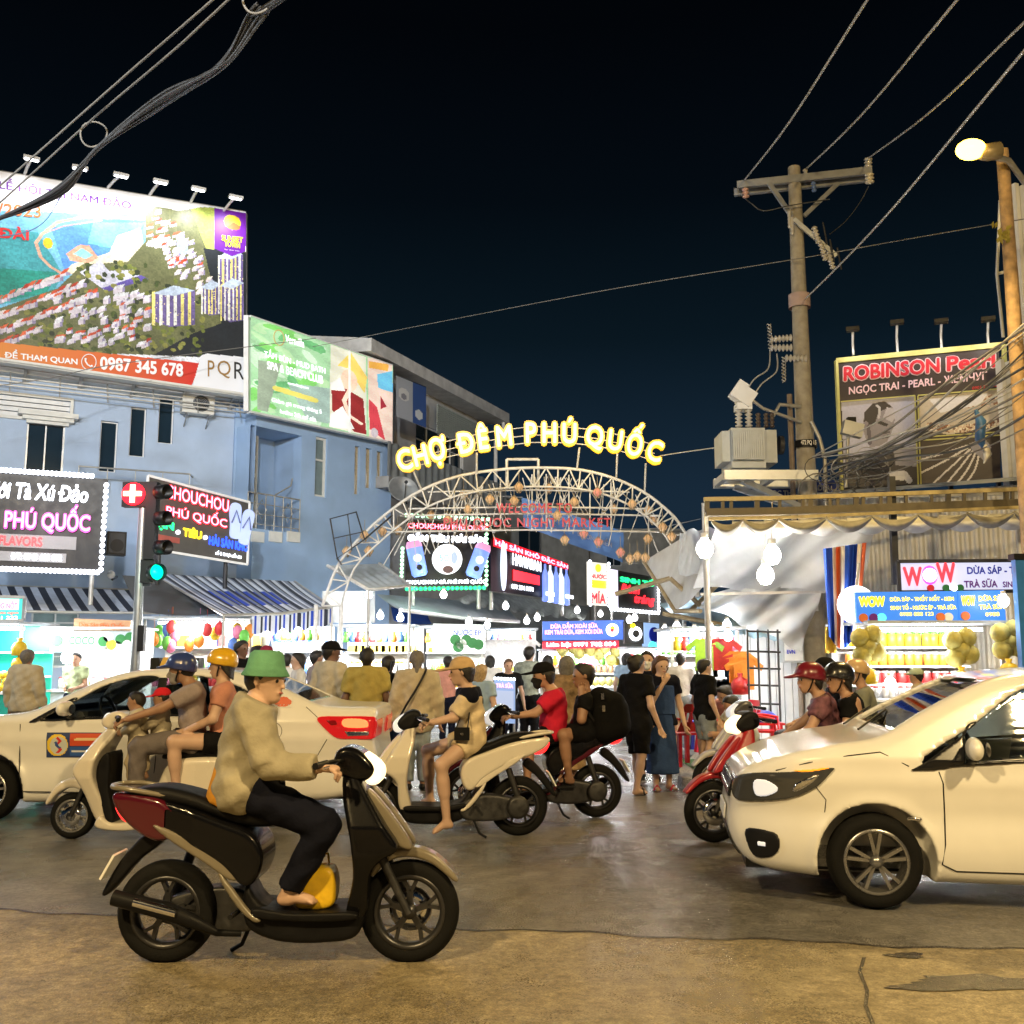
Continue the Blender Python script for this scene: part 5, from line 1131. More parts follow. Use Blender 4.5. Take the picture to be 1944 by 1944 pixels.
# slack bundle over the left corner
def bundle(pts, n, r, spread, mat, label, seed=1):
 rnd = random.Random(seed); t = thing('cable_bundle', label, 'cable', pts[-1])
 for k in range(n):
  P_ = spline([np.array(p)+np.array([rnd.uniform(-1, 1), rnd.uniform(-1, 1), rnd.uniform(-1, 1)])*spread*(0.25 if i in (1, 3, 5, 7) else 1.0) for i, p in enumerate(pts)], 8, False)
  mb = MB(); mb.tube(P_, r*rnd.uniform(.7, 1.2), 5); mb.build('strand', mat, t)
 return t
ext = lambda a, b, k: a+(a-b)*k
bp_ = [ext(at(570, -30, 9.0), at(495, 25, 9.5), 12), at(570, -30, 9.0), at(495, 25, 9.5), at(425, 120, 10.2), at(310, 190, 11.2), at(185, 283, 12.2), at(105, 360, 13), at(-40, 430, 14)]
bt = bundle(bp_, 9, .016, .075, M_cab, 'sagging bundle of black cables tied with rings before the resort billboard', 4)
for x, y, r_, Y in ((178, 255, 27, 12.2), (490, -2, 32, 9.4)):
 c = at(x, y, Y); R_ = r_/1944*Y; mb = MB(); mb.tube([c+Vector((R_*math.cos(t), .02*math.sin(t*2), R_*math.sin(t))) for t in np.linspace(0, 2*math.pi, 26)[:-1]], .012, 5, True); mb.build('hanger_ring', M_cab2, bt)
cable([ext(at(432, -25, 9.4), at(230, 150, 11.2), 3), at(432, -25, 9.4), at(230, 150, 11.2), at(20, 335, 13.2), at(-60, 400, 14)], .014, M_cab2, 'straight grey wire, the upper of two above the slack cable bundle'); cable([ext(at(460, -25, 9.2), at(330, 95, 10.3), 5), at(460, -25, 9.2), at(330, 95, 10.3), at(180, 222, 12), at(55, 335, 13.4), at(-40, 420, 14.2)], .014, M_cab2, 'straight grey wire carrying the rings of the slack cable bundle')
cable([at(130, 345, 13), at(85, 420, 13.2), at(30, 445, 13.5), at(-30, 448, 14)], .008, pmat('blue_wire', (.10, .16, .30), .5), 'thin blue wire curling in front of the resort billboard')
cable([at(-20, 735, 20), at(110, 715, 21), at(230, 690, 22), at(600, 642, 26)], .01, M_cab2, 'thin grey wire along the roof of the pale blue house')
# tangled cables before the pearl sign
rnd = random.Random(11); hub = at(1570, 905, 17.6)
hb = thing('cable_bundle', 'tangle of telephone cables sweeping up past the pearl sign to the lamp post', 'cable', hub)
for k in range(20):
 ye = 575+k*11+rnd.uniform(-12, 12); e = at(1990, ye, rnd.uniform(12.5, 14)); st_ = at(1550+rnd.uniform(-12, 60), 890+rnd.uniform(-28, 24), 17.5+rnd.uniform(-.3, .3)); m1 = st_.lerp(e, .33)-Vector((0, 0, rnd.uniform(.05, .32))); m2 = st_.lerp(e, .66)-Vector((0, 0, rnd.uniform(.05, .35)))
 mb = MB(); mb.tube(spline([st_, m1, m2, e], 8, False), rnd.choice([.008, .011, .014, .02]), 5); mb.build('strand', rnd.choice([M_cab, M_cab, M_cab2, M_cab2, M_wire]), hb)
for k in range(22):
 c = at(1560+rnd.uniform(-10, 110), 895+rnd.uniform(-28, 30), 17.4+rnd.uniform(-.2, .2)); R_ = rnd.uniform(.08, .26); tl_ = rnd.uniform(-.6, .6)
 mb = MB(); mb.tube([c+Vector((R_*1.5*math.cos(t), .08*math.sin(2*t), R_*math.sin(t+tl_))) for t in np.linspace(0, 2*math.pi, 18)[:-1]], rnd.choice([.008, .012]), 4, True); mb.build('coil', rnd.choice([M_cab, M_cab2, M_wire]), hb)
for x, y, w in ((1618, 815, .26),):
 jb = thing('junction_box', 'grey telephone junction box above the cable tangle', 'junction box', at(x, y+10, 17.2)); mb = MB(); mb.box(at(x, y, 17.2), (.34, .14, .24), R=Matrix.Rotation(.25, 3, 'Y')); mb.build('box', M_alu, jb); mb = MB(); mb.box(at(x-2, y-17, 17.2), (.14, .1, .1)); mb.build('gland', M_black, jb); mb = MB(); mb.tube([at(x-8, y+8, 17.3), at(1606, 925, 17.3)], .03, 6); mb.build('support_post', M_pipe, jb)
cb = thing('cable_marker', 'blue plastic wrap tied on the cables in front of the pearl sign', 'cable wrap', at(1858, 800, 14)); mb = MB(); mb.tube([at(1852, 778, 14.3), at(1862, 800, 14.3), at(1860, 835, 14.3), at(1868, 852, 14.3)], [.02, .075, .07, .02], 7); mb.build('wrap', pmat('blue_plastic_wrap', (.03, .10, .28), .4), cb); mb = MB(); mb.tube([at(1868, 845, 14.3), at(1875, 862, 14.3), at(1868, 880, 14.3)], [.04, .06, .01], 6); mb.build('loose_end', M_wire, cb)
# ================================================================== LIT STREET LAMP
ly = 14.0
sl2 = thing('street_lamp', 'lit yellow street lamp on a weathered wooden post at the white building', 'street lamp', (at(1932, 900, ly).x, ly, .14))
px_ = at(1925, 600, ly).x; zt = at(1925, 285, ly).z
mb = MB(); mb.cyl((px_, ly, .1), (px_, ly, zt), .13, .085, 12); mb.build('post', pmat('weathered_wood', (.36, .24, .13), .8, var=.35, scale=9, bump=.4, bscale=30), sl2)
hd = at(1843, 284, ly-.5); mb = MB(); mb.tube([Vector((px_+.4, ly+.2, at(1944, 335, ly).z)), at(1915, 305, ly-.25), at(1872, 293, ly-.45)], .045, 8); mb.build('arm', M_pipe, sl2)
mb = MB(); mb.lathe([(.0, .0), (.09, .02), (.12, .12), (.12, .3), (0, .32)], at(1858, 292, ly-.5), 14, Euler((0, math.radians(80), 0)).to_matrix()); mb.build('lamp_head', pmat('lamp_metal', (.4, .32, .18), .5, .4), sl2)
mb = MB(); mb.ball(hd, .165, 16, 10, (1.25, 1, .85)); mb.build('bulb_cover', emat('sodium_glow', (1, .62, .06), 14), sl2)
lamp('sodium_light', hd-Vector((.25, .35, .3)), (1, .68, .24), 1500, .2, sl2, spot=math.radians(125), aim=hd+Vector((-1.5, -3, -9)), blend=.7)
mb = MB()
for a, b in (((1899, 380), (1893, 520)), ((1893, 520), (1905, 640)), ((1893, 520), (1912, 515))): mb.tube([at(*a, ly+.6), at(*b, ly+.6)], .025, 5)
mb.build('stay', M_white, sl2)
lf = thing('climbing_plant', 'few yellow leaves of a vine on the lamp post', 'plant', at(1900, 440, ly)); rnd = random.Random(2); mb = MB()
for k in range(16):
 c = at(1890+rnd.uniform(-6, 26), 432+rnd.uniform(-6, 26), ly-.15); a = Vector((rnd.uniform(-1, 1), 0, rnd.uniform(-1, 1))).normalized()*.06; b = Vector((-a.z, .03, a.x))*.5; mb.add([c-a, c+b, c+a, c-b], [(0, 1, 2, 3)])
mb.build('leaves', pmat('yellow_leaf', (.30, .26, .05), .7), lf)
# ================================================================== WHITE BUILDING, PEARL SIGN, SHED
wb = thing('white_building', 'white metal-clad building wall behind the lit street lamp', 'building', at(1930, 1200, 17.5)); M_clad = pmat('white_cladding', (.70, .71, .72), .45, .1, var=.06, scale=2)
for nm, x0, yt, Ya in (('cladding', 1940, 684, 18.0), ('tower_cladding', 1994, 334, 17.4)):
 FW = Frame.between(x0, Ya, x0+200, Ya-1.7); z1 = FW.px(x0-20, yt)[1]; mb = MB()
 for k in range(7): FW.box(mb, k*.42, k*.42+.41, .2, z1, -.08, 0)
 mb.build(nm, M_clad, wb); mb = MB(); FW.box(mb, -.06, .06, .2, z1+.05, .01, .10); mb.build('downpipe', M_white, wb)
PF = Frame.between(1590, 19.6, 1897, 18.6)
ps = thing('billboard', 'dark pearl shop billboard with a portrait and yellow-lit frame above the shed', 'billboard', PF.p(1.5, 4))
def pf(px, py, o=0): a, z = PF.px(px, py, o); return PF.p(a, z, o)
PC = [pf(1592, 922), pf(1900, 915), pf(1590, 676), pf(1897, 663)]
PC[0].z = PC[1].z = (PC[0].z+PC[1].z)/2; PC[2].z = PC[3].z = (PC[2].z+PC[3].z)/2
R_ = Print(190, 160, lin(48, 36, 40))
def r_(zx, zy): px, py = 1560+zx*.19876, 600+zy*.19876; u = (px-1591)/307; top = 676-13*u; bot = 922-7*u; return u, (bot-py)/(bot-top)
rp = lambda *p: [r_(*a) for a in p]
R_.poly(rp((190, 795), (910, 765), (935, 1610), (215, 1625)), lin(196, 196, 216)); R_.poly(rp((480, 1290), (930, 1240), (935, 1610), (215, 1625), (300, 1400)), lin(50, 46, 54)); R_.poly(rp((700, 1280), (930, 1230), (930, 1440), (720, 1420)), lin(150, 148, 160))
R_.poly(rp((400, 1060), (420, 900), (500, 820), (620, 800), (700, 870), (720, 960), (700, 1060), (670, 1130), (640, 1190), (560, 1230), (470, 1240), (430, 1150)), lin(150, 146, 158)); R_.poly(rp((405, 1050), (420, 900), (500, 820), (620, 805), (690, 860), (560, 900), (520, 1010), (450, 1030)), lin(52, 48, 54)); R_.line(rp((540, 840), (570, 870), (560, 960)), .008, lin(205, 205, 215)); R_.poly(rp((640, 860), (705, 880), (720, 960), (690, 1010), (600, 960)), lin(196, 194, 208))
R_.line(rp((560, 1000), (590, 1015), (630, 1030)), .012, lin(45, 42, 50)); R_.line(rp((600, 1110), (660, 1100)), .008, lin(90, 84, 96)); R_.line(rp((600, 1150), (650, 1140)), .010, lin(80, 72, 84)); R_.ell(*r_(430, 1030), .02, .035, lin(140, 134, 146)); R_.line(rp((455, 1040), (470, 1200)), .012, lin(95, 90, 104))
R_.line(rp((670, 1500), (800, 1500), (850, 1570)), .02, lin(215, 215, 225)); R_.line(rp((690, 1540), (790, 1545)), .016, lin(225, 225, 230))
R_.poly(rp((950, 780), (1700, 745), (1700, 1000), (1560, 1100), (1230, 1150), (960, 1090)), lin(200, 188, 170))
rnd = random.Random(4)
for k in range(420):
 a = rnd.uniform(.1, 1.0); rr = rnd.uniform(.5, 1.0); zx = 950+750*a; zy = 1120-rr*110+60*math.sin(a*3)
 R_.ell(*r_(zx, zy), .008, .010, rnd.choice([lin(150, 100, 70), lin(215, 190, 160), lin(120, 80, 60), lin(235, 225, 205)]))
for k in range(80): R_.ell(*r_(rnd.uniform(1350, 1690), rnd.uniform(770, 900)), .008, .010, rnd.choice([lin(165, 120, 85), lin(225, 205, 180)]))
R_.poly(rp((1040, 800), (1600, 770), (1520, 880), (1150, 940)), lin(232, 230, 232))
for (a, b, c) in (((1400, 1260), (1150, 1330), (960, 1375)), ((1400, 1280), (1180, 1400), (960, 1500)), ((1420, 1300), (1250, 1450), (1080, 1600)), ((1450, 1310), (1340, 1450), (1210, 1600)), ((1480, 1320), (1400, 1480), (1310, 1600)), ((1510, 1330), (1470, 1480), (1400, 1590))):
 for p_ in spline([a, b, c], 22, False): R_.ell(*r_(*p_), .006, .008, lin(222, 216, 214))
R_.poly(rp((1420, 1240), (1560, 1190), (1620, 1290), (1540, 1400), (1440, 1300)), lin(140, 138, 150)); R_.noise(.05, 2)
R_.obj('panel', lambda u, v: (PC[0]*(1-u)+PC[1]*u)*(1-v)+(PC[2]*(1-u)+PC[3]*u)*v, M_print, ps)
def ppt(zx, zy, o=.01): u, v = r_(zx, zy); return (PC[0]*(1-u)+PC[1]*u)*(1-v)+(PC[2]*(1-u)+PC[3]*u)*v+PF.n*o
I_pinkw = pmat('pink_white_ink', lin(250, 215, 225), .5, var=0); I_crim = pmat('crimson_ink', lin(215, 25, 50), .5, var=0)
flat_text('ROBINSON', 205, 605, 1160, 565, 165, I_pinkw, .085, .012, ps, ppt); flat_text('ROBINSON', 215, 595, 1150, 555, 145, I_crim, .035, .024, ps, ppt); flat_text('Pearl', 1205, 560, 1675, 545, 160, I_pinkw, .085, .012, ps, ppt); flat_text('Pearl', 1215, 550, 1665, 535, 145, I_crim, .035, .024, ps, ppt)
flat_text('NGỌC TRAI - PEARL - ЖЕМЧУГ', 265, 745, 1590, 665, 100, I_pinkw, .025, .012, ps, ppt); flat_text('0901 222 333', 1450, 735, 1700, 715, 28, I_red, .01, .012, ps, ppt)
M_yfr = pmat('yellow_lit_frame', (.62, .58, .18), .5, var=.1)  # yellow light along the edges is put into this frame colour
mb = MB()
for a, b in (((140, 385), (1745, 320)), ((140, 385), (185, 1640)), ((1745, 320), (1770, 1600))): mb.bar(ppt(*a, .0), ppt(*b, .0), .05, .10)
mb.build('frame', M_yfr, ps)
for a, b in (((910, 765), (935, 1620)), ((940, 770), (960, 1610)), ((185, 790), (910, 765)), ((940, 765), (1710, 740)), ((950, 1165), (1720, 1145)), ((955, 1195), (1720, 1175)), ((1710, 740), (1740, 1580))): mb = MB(); mb.bar(ppt(*a, .02), ppt(*b, .02), .02, .022); mb.build('moulding', M_yfr, ps)
mb = MB()
for x in (1610, 1700, 1790, 1880): mb.bar(pf(x, 680, -.1), Vector((pf(x, 680, -.1).x, pf(x, 680, -.1).y, 2.8)), .07)
mb.bar(PC[2]-PF.n*.1, PC[3]-PF.n*.1, .07); mb.bar(PC[0]-PF.n*.1, PC[1]-PF.n*.1, .07); mb.build('steel_frame', M_dark, ps)
for k, (x, y) in enumerate(((1619, 625), (1703, 612), (1787, 610), (1876, 606))):
 b = pf(x+1, 674-k*4, -.02); h = pf(x, y, .5); mb = MB(); mb.tube([b, Vector((b.x, b.y, h.z-.12)), h], .024, 6); am = mb.build('lamp_arm', M_white, ps); mb = MB(); mb.bar(h-PF.u*.12, h+PF.u*.12, .16, .07); mb.build('floodlight', M_dark, am)
 lamp('billboard_light', h-Vector((0, 0, .08)), (1, .95, .93), 26, .1, ps, spot=math.radians(150), aim=h-PF.n*.6-Vector((0, 0, 1.3)), blend=.9)
SF = Frame.between(1560, 18.9, 2000, 17.0)
sh = thing('shed', 'low shed clad in pale corrugated metal below the pearl billboard', 'shed', SF.p(1, .14)); z0, z1 = .14, SF.px(1700, 938)[1]; mb = MB()
mb.grid(lambda u, v: SF.p(6*u, z0+(z1-z0)*v, (.025 if int(u*160) % 4 < 2 else 0)), 160, 1, False); mb.build('cladding', pmat('corrugated_cream', (.50, .48, .42), .5, .2, var=.12, scale=3), sh)
mb = MB(); mb.prism([(-3, z1+.55), (.6, z1-.02), (.6, z1+.04), (-3, z1+.62)], lambda a, b, d: SF.p(d, b, a), -.6, 6); mb.build('roof', M_roofm, sh)
s = Sign('street_name_sign', 'blue name sign half hidden behind the transformer strut', 1430, 925, 948, 18.9, 1512, 925, 948, 18.9, pmat('blue_sign_board', (.03, .06, .30), .5)); s.text('NGỌC THU', .22, .2, .98, .75, I_wht, .03)
s = Sign('street_name_sign', 'blue board end with white letters behind the cable tangle', 1548, 912, 940, 18.6, 1592, 912, 940, 18.6, pmat('blue_sign_board', (.03, .06, .30), .5)); s.text('DIỆU', .1, .2, .7, .75, I_wht, .03)
# ================================================================== MARKET CANOPY (right)
CY = 15.0
cn = thing('market_canopy', 'long pipe canopy frame with rolled tarpaulin swags over the fruit stand', 'canopy', at(1640, 1300, CY))
M_ypipe = pmat('yellowish_pipe', (.36, .30, .16), .5, .2, var=.3, scale=8); M_dpipe = pmat('dull_brown_pipe', (.11, .095, .07), .6, .2, var=.3)
def beam(pts, Y, w, mat, nm, h=None):
 for a, b in zip(pts[:-1], pts[1:]): mb = MB(); mb.bar(at(*a, Y), at(*b, Y), w, h or w); mb.build(nm, mat, cn)
beam([(1336, 948), (1470, 946), (1960, 928)], CY, .06, M_ypipe, 'top_rail'); beam([(1340, 973), (1470, 971), (1960, 954)], CY, .11, M_dpipe, 'middle_rail'); beam([(1345, 985), (1500, 982), (1960, 962)], CY-.08, .045, M_ypipe, 'lower_rail'); beam([(1336, 948), (1960, 936)], CY+1.2, .06, M_pipe, 'back_rail')
for k, x in enumerate((1342, 1372, 1388, 1437, 1480, 1524, 1538, 1575, 1590, 1625, 1638, 1672, 1688, 1720, 1768, 1800, 1830, 1870, 1910, 1922)):
 y0 = 948-(x-1336)*.032; mb = MB(); mb.bar(at(x, y0, CY), at(x, y0+26, CY), .045 if k % 3 else .07, .045); mb.build('upright', M_dpipe, cn)
mb = MB(); mb.bar(at(1692, 905, CY+.1), at(1700, 1110, CY+.1), .09, .09); mb.build('hanging_post', M_dark, cn)
for x in (1338, 1930): p = at(x, 955, CY+.6); mb = MB(); mb.cyl((p.x, p.y, .14), p, .05, n=8); mb.build('post', M_pipe, cn)
M_swag = pmat('grimy_tarp', (.22, .21, .18), .75, var=.3, scale=10); M_swagp = pmat('pale_tarp', (.60, .60, .58), .7, var=.12, scale=6)
xs = [1350, 1410, 1478, 1568, 1655, 1742, 1835, 1925, 1990]
for k in range(len(xs)-1):
 x0, x1 = xs[k], xs[k+1]; y0 = 982-(x0-1345)*.03
 mb = MB(); mb.grid(lambda u, v: at(x0+(x1-x0)*u, y0+4+(10+16*v)*4*u*(1-u)+6*v, CY-.10-.20*math.sin(v*math.pi)), 14, 7); mb.build('swag', M_swag, cn)
 mb = MB(); mb.grid(lambda u, v: at(x0+40+(x1-x0)*u, y0+8+(22*4*u*(1-u))*v+10*v, CY+.35-.1*math.sin(v*math.pi)), 14, 5); mb.build('pale_swag', M_swagp, cn)
# clear plastic curtains
def clear(label, q, n=2.2):
 t = thing('plastic_sheet', label, 'plastic sheet', Vector(q[2])); q = [Vector(p) for p in q]; rnd = random.Random(len(label)); ph = [rnd.uniform(0, 6) for _ in range(4)]
 def fn(u, v):
  p = (q[0]*(1-u)+q[1]*u)*(1-v)+(q[2]*(1-u)+q[3]*u)*v
  return p+Vector((0, .10*math.sin(u*11+ph[0]+v*3)+.05*math.sin(u*27+v*9+ph[1]), .03*math.sin(u*14+ph[2])))
 mb = MB(); mb.grid(fn, 60, 24); mb.build('sheet', M_clear, t); return t
M_cloud = pmat('cloudy_plastic', (.82, .86, .88), .22, var=.12, scale=3, alpha=.5, bump=.25, bscale=5)
MATS['clear_plastic'] = M_cloud; M_clear = M_cloud
clear('cloudy plastic rain sheet slanting below the canopy swags', [at(1360, 1000, 15.3), at(1660, 1000, 15.6), at(1315, 1118, 16.6), at(1640, 1120, 16.4)])
clear('cloudy plastic side curtain before the concrete pole', [at(1345, 1122, 16.5), at(1560, 1112, 16.6), at(1330, 1150, 17), at(1520, 1235, 17.2)])
clear('torn plastic drape hanging over the clothes stall roof', [at(1290, 1010, 17), at(1360, 1000, 15.6), at(1290, 1090, 18), at(1400, 1100, 16.8)])
mb = MB(); mb.bar(at(1330, 1128, 16.3), at(1650, 1122, 16.3), .04); mb.build('curtain_rail', M_pipe, cn); mb = MB(); mb.bar(at(1470, 1045, 16.3), at(1640, 1118, 16.3), .035); mb.build('curtain_rail', M_pipe, cn)
# striped blue and orange tarp
ht = thing('hanging_tarp', 'blue tarpaulin with orange and white stripes hanging in folds beside the fruit stand', 'tarpaulin', at(1600, 1215, 15.8))
CO = [lin(30, 80, 190), lin(25, 70, 175), lin(240, 235, 230), lin(235, 110, 60), lin(240, 235, 230), lin(35, 85, 200)]
def htf(u, v):
 x = 1563+82*u*(1-.18*v)+10*v*(1-u); y = 1030+12*(1-u)+(150+45*math.sin(u*2.6+.3))*v; return at(x, y, 15.15-.10*math.sin(u*15+v*2)-.05*math.sin(u*34))
mb = MB(); mb.grid(htf, 48, 16, True, lambda u, v: CO[int(u*10) % 6]); mb.build('cloth', M_attr, ht)
mb = MB(); mb.grid(lambda u, v: at(1566+22*u, 1190+50*v, 15.3-.05*math.sin(u*9)), 10, 4, True); mb.build('yellow_lining', pmat('yellow_cloth', (.62, .42, .05), .8), ht)
# round white lamp sign behind the stand
def globe(label, x, y, Y, r, cord=None, group=None, watts=0, col=(1, .95, .85), es=11, cap=True):
 c = at(x, y, Y); t = thing('light_bulb', label, 'light bulb', c, 0, group); mb = MB(); mb.lathe([(0, -1.25*r), (.55*r, -1.1*r), (.95*r, -.5*r), (r, 0), (.8*r, .55*r), (.45*r, .95*r), (.4*r, 1.2*r)], c, 12); mb.build('bulb', emat('bulb_%d' % es, col, es), t)
 if cap: mb = MB(); mb.lathe([(.42*r, 1.1*r), (.45*r, 1.7*r), (0, 1.75*r)], c, 10); mb.build('socket', M_white, t)
 if cord: mb = MB(); mb.tube([c+Vector((0, 0, 1.6*r)), at(cord[0], cord[1], Y)], .008, 5); mb.build('cord', M_bamboo, t)
 if watts: lamp('bulb_light', c-Vector((0, .02, 0)), col, watts, max(.06, r), t)
 return t
for k, (x, y, cx, cy) in enumerate(((1338, 1040, 1338, 955), (1466, 1052, 1466, 948), (1453, 1090, 1453, 1000))): globe(['large bare bulb at the canopy frame end by the gate', 'large bare bulb hanging inside the canopy from a yellow pipe', 'lower bare bulb beside the canopy bulb on the yellow pipe'][k], x, y, 15.1, .13, (cx, cy), None, 480)
# white shop wall behind the rack
sw = thing('shop_wall', 'white boarded shop wall behind the metal rack', 'wall', at(1450, 1400, 18.6)); a, b = at(1392, 1150, 18.6), at(1530, 1150, 18.6)
for k in range(9): mb = MB(); x_ = a.x+(b.x-a.x)*(k+.5)/9; mb.box((x_, 18.62+.01*(k % 2), (a.z+.14)/2), ((b.x-a.x)/9-.012, .03, a.z-.14)); mb.build('board', M_white, sw)
mb = MB(); mb.box(((a.x+b.x)/2, 18.67, (a.z+.14)/2), (b.x-a.x, .03, a.z-.16)); mb.build('backing', M_grey, sw)
# cabinet on the pole and small notice
cbx = thing('meter_cabinet', 'tall pale grey meter cabinet fixed to the concrete utility pole', 'cabinet', at(1508, 1255, 17.9)); a, b = at(1488, 1258, 17.9), at(1524, 1152, 17.9); mb = MB(); mb.box(((a.x+b.x)/2, 18.1, (a.z+b.z)/2), (b.x-a.x, .36, b.z-a.z)); mb.build('cabinet_box', M_trg, cbx); mb = MB(); mb.box(((a.x+b.x)/2, 17.91, (a.z+b.z)/2), ((b.x-a.x)*.86, .02, (b.z-a.z)*.93)); d_ = mb.build('cabinet_door', M_cream, cbx); fq = Frame((a.x, 17.895), (1, 0)); letters(fq, 'EVN', .06, .2, a.z+.15, a.z+.22, 0, I_blu, cbx, .02); mb = MB(); mb.box(((a.x+b.x)/2, 17.895, (a.z+b.z)/2+.12), (.12, .01, .2)); mb.build('meter_window', M_grey, d_)
s = Sign('notice', 'small white danger notice strapped on the concrete pole', 1536, 1108, 1160, 18.2, 1553, 1108, 1160, 18.2, M_white, .01); s.text('CẤM', .15, .6, .85, .8, I_red, .02, .01); s.text('TRÈO', .15, .3, .85, .5, I_red, .02, .01)
# ================================================================== VEHICLES
M_tyre = pmat('tyre_rubber', (.010, .010, .010), .85, var=.2, scale=25, bump=.15, bscale=80, spec=.12)
M_seat = pmat('black_vinyl_seat', (.006, .006, .007), .5, var=.15, bump=.1, bscale=120, spec=.14)
M_rimd = pmat('dark_alloy', (.06, .06, .065), .35, .7, var=.1); M_rims = pmat('silver_alloy', (.52, .52, .53), .28, .85, var=.08)
M_chrome = pmat('chrome', (.75, .75, .76), .12, 1, var=.03); M_eng = pmat('engine_metal', (.05, .05, .053), .5, .6, var=.3, scale=18)
M_plast = pmat('grey_black_plastic', (.008, .008, .009), .5, var=.2, scale=14, spec=.14)
M_tail = pmat('tail_lamp_red', (.45, .01, .012), .15, var=0, coat=.5, emis=(1, .02, .02), es=2.6); M_head = pmat('headlamp_lit', (.8, .8, .75), .1, var=0, emis=(1, .74, .40), es=1.8); M_headw = pmat('headlamp_white', (.8, .8, .8), .1, var=0, emis=(.85, .92, 1), es=.42)
M_amber = pmat('indicator_amber', (.8, .28, .02), .2, var=0, emis=(1, .35, .02), es=.8)
def paint(name, col, coat=.7, rough=.28): return pmat(name, col, rough, var=.04, scale=3, coat=coat)
RY = Matrix.Rotation(math.pi/2, 3, 'X')
def local(name, V, Q, mat, par): return link_mesh(name, mesh_np(name, V, Q), mat, par, False)
def wheel(par, x, z, R, w, rim_r, n=5, mat=M_rimd, y=0, nm='wheel', style='Y', tyre=M_tyre, disc=True):
 Rm = Matrix.Rotation(math.pi/2, 3, 'X'); mb = MB()
 c = Vector((x, y, z)); ri = rim_r
 mb.lathe([(ri*.93, -w*.46), (ri*1.03, -w*.48), (ri*1.03, w*.48), (ri*.93, w*.46), (ri*.86, w*.2), (ri*.86, -w*.2), (ri*.93, -w*.46)], c, 36, Rm)
 for k in range(n):
  a = 2*math.pi*k/n+.3; d = Vector((math.cos(a), 0, math.sin(a))); t = Vector((-d.z, 0, d.x))
  if style == 'Y':
   mb.bar(c+d*.02, c+d*ri*.55, w*.42, ri*.16, t); mb.bar(c+d*ri*.5, c+d*ri*.9+t*ri*.2, w*.36, ri*.11, t); mb.bar(c+d*ri*.5, c+d*ri*.9-t*ri*.2, w*.36, ri*.11, t)
  else:
   for s_ in (-1, 1): mb.bar(c+d*ri*.1+Vector((0, w*.3, 0)), c+d*ri*.9+t*s_*ri*.17+Vector((0, w*.36, 0)), w*.2, ri*.11, t)
 mb.lathe([(0, -w*.5), (ri*.2, -w*.48), (ri*.2, w*.48), (0, w*.5)], c, 16, Rm)
 o = mb.build(nm, mat, par, False)
 mb = MB(); q = R-ri
 mb.lathe([(ri*.98, -w*.42), (ri+q*.3, -w*.52), (ri+q*.75, -w*.5), (R-.012, -w*.34), (R, -w*.15), (R, w*.15), (R-.012, w*.34), (ri+q*.75, w*.5), (ri+q*.3, w*.52), (ri*.98, w*.42)], c, 40, Rm); mb.build('tyre', tyre, o, False)
 if disc: mb = MB(); mb.lathe([(ri*.3, -.004), (ri*.62, -.004), (ri*.62, .004), (ri*.3, .004)], c+Vector((0, w*.62, 0)), 24, Rm); mb.build('brake_disc', M_chrome, o, False)
 return o
_PC = {}
def panel(par, nm, pts, w, mat, k=.025, y0=0, h=.014, wfn=None, key=None, sm=5):
 key = key or (nm, str(pts), w, k, y0, h)
 if key not in _PC: _PC[key] = panel_mesh(pts, w, k, y0, h, wfn, sm)
 return local(nm, *_PC[key], mat, par)
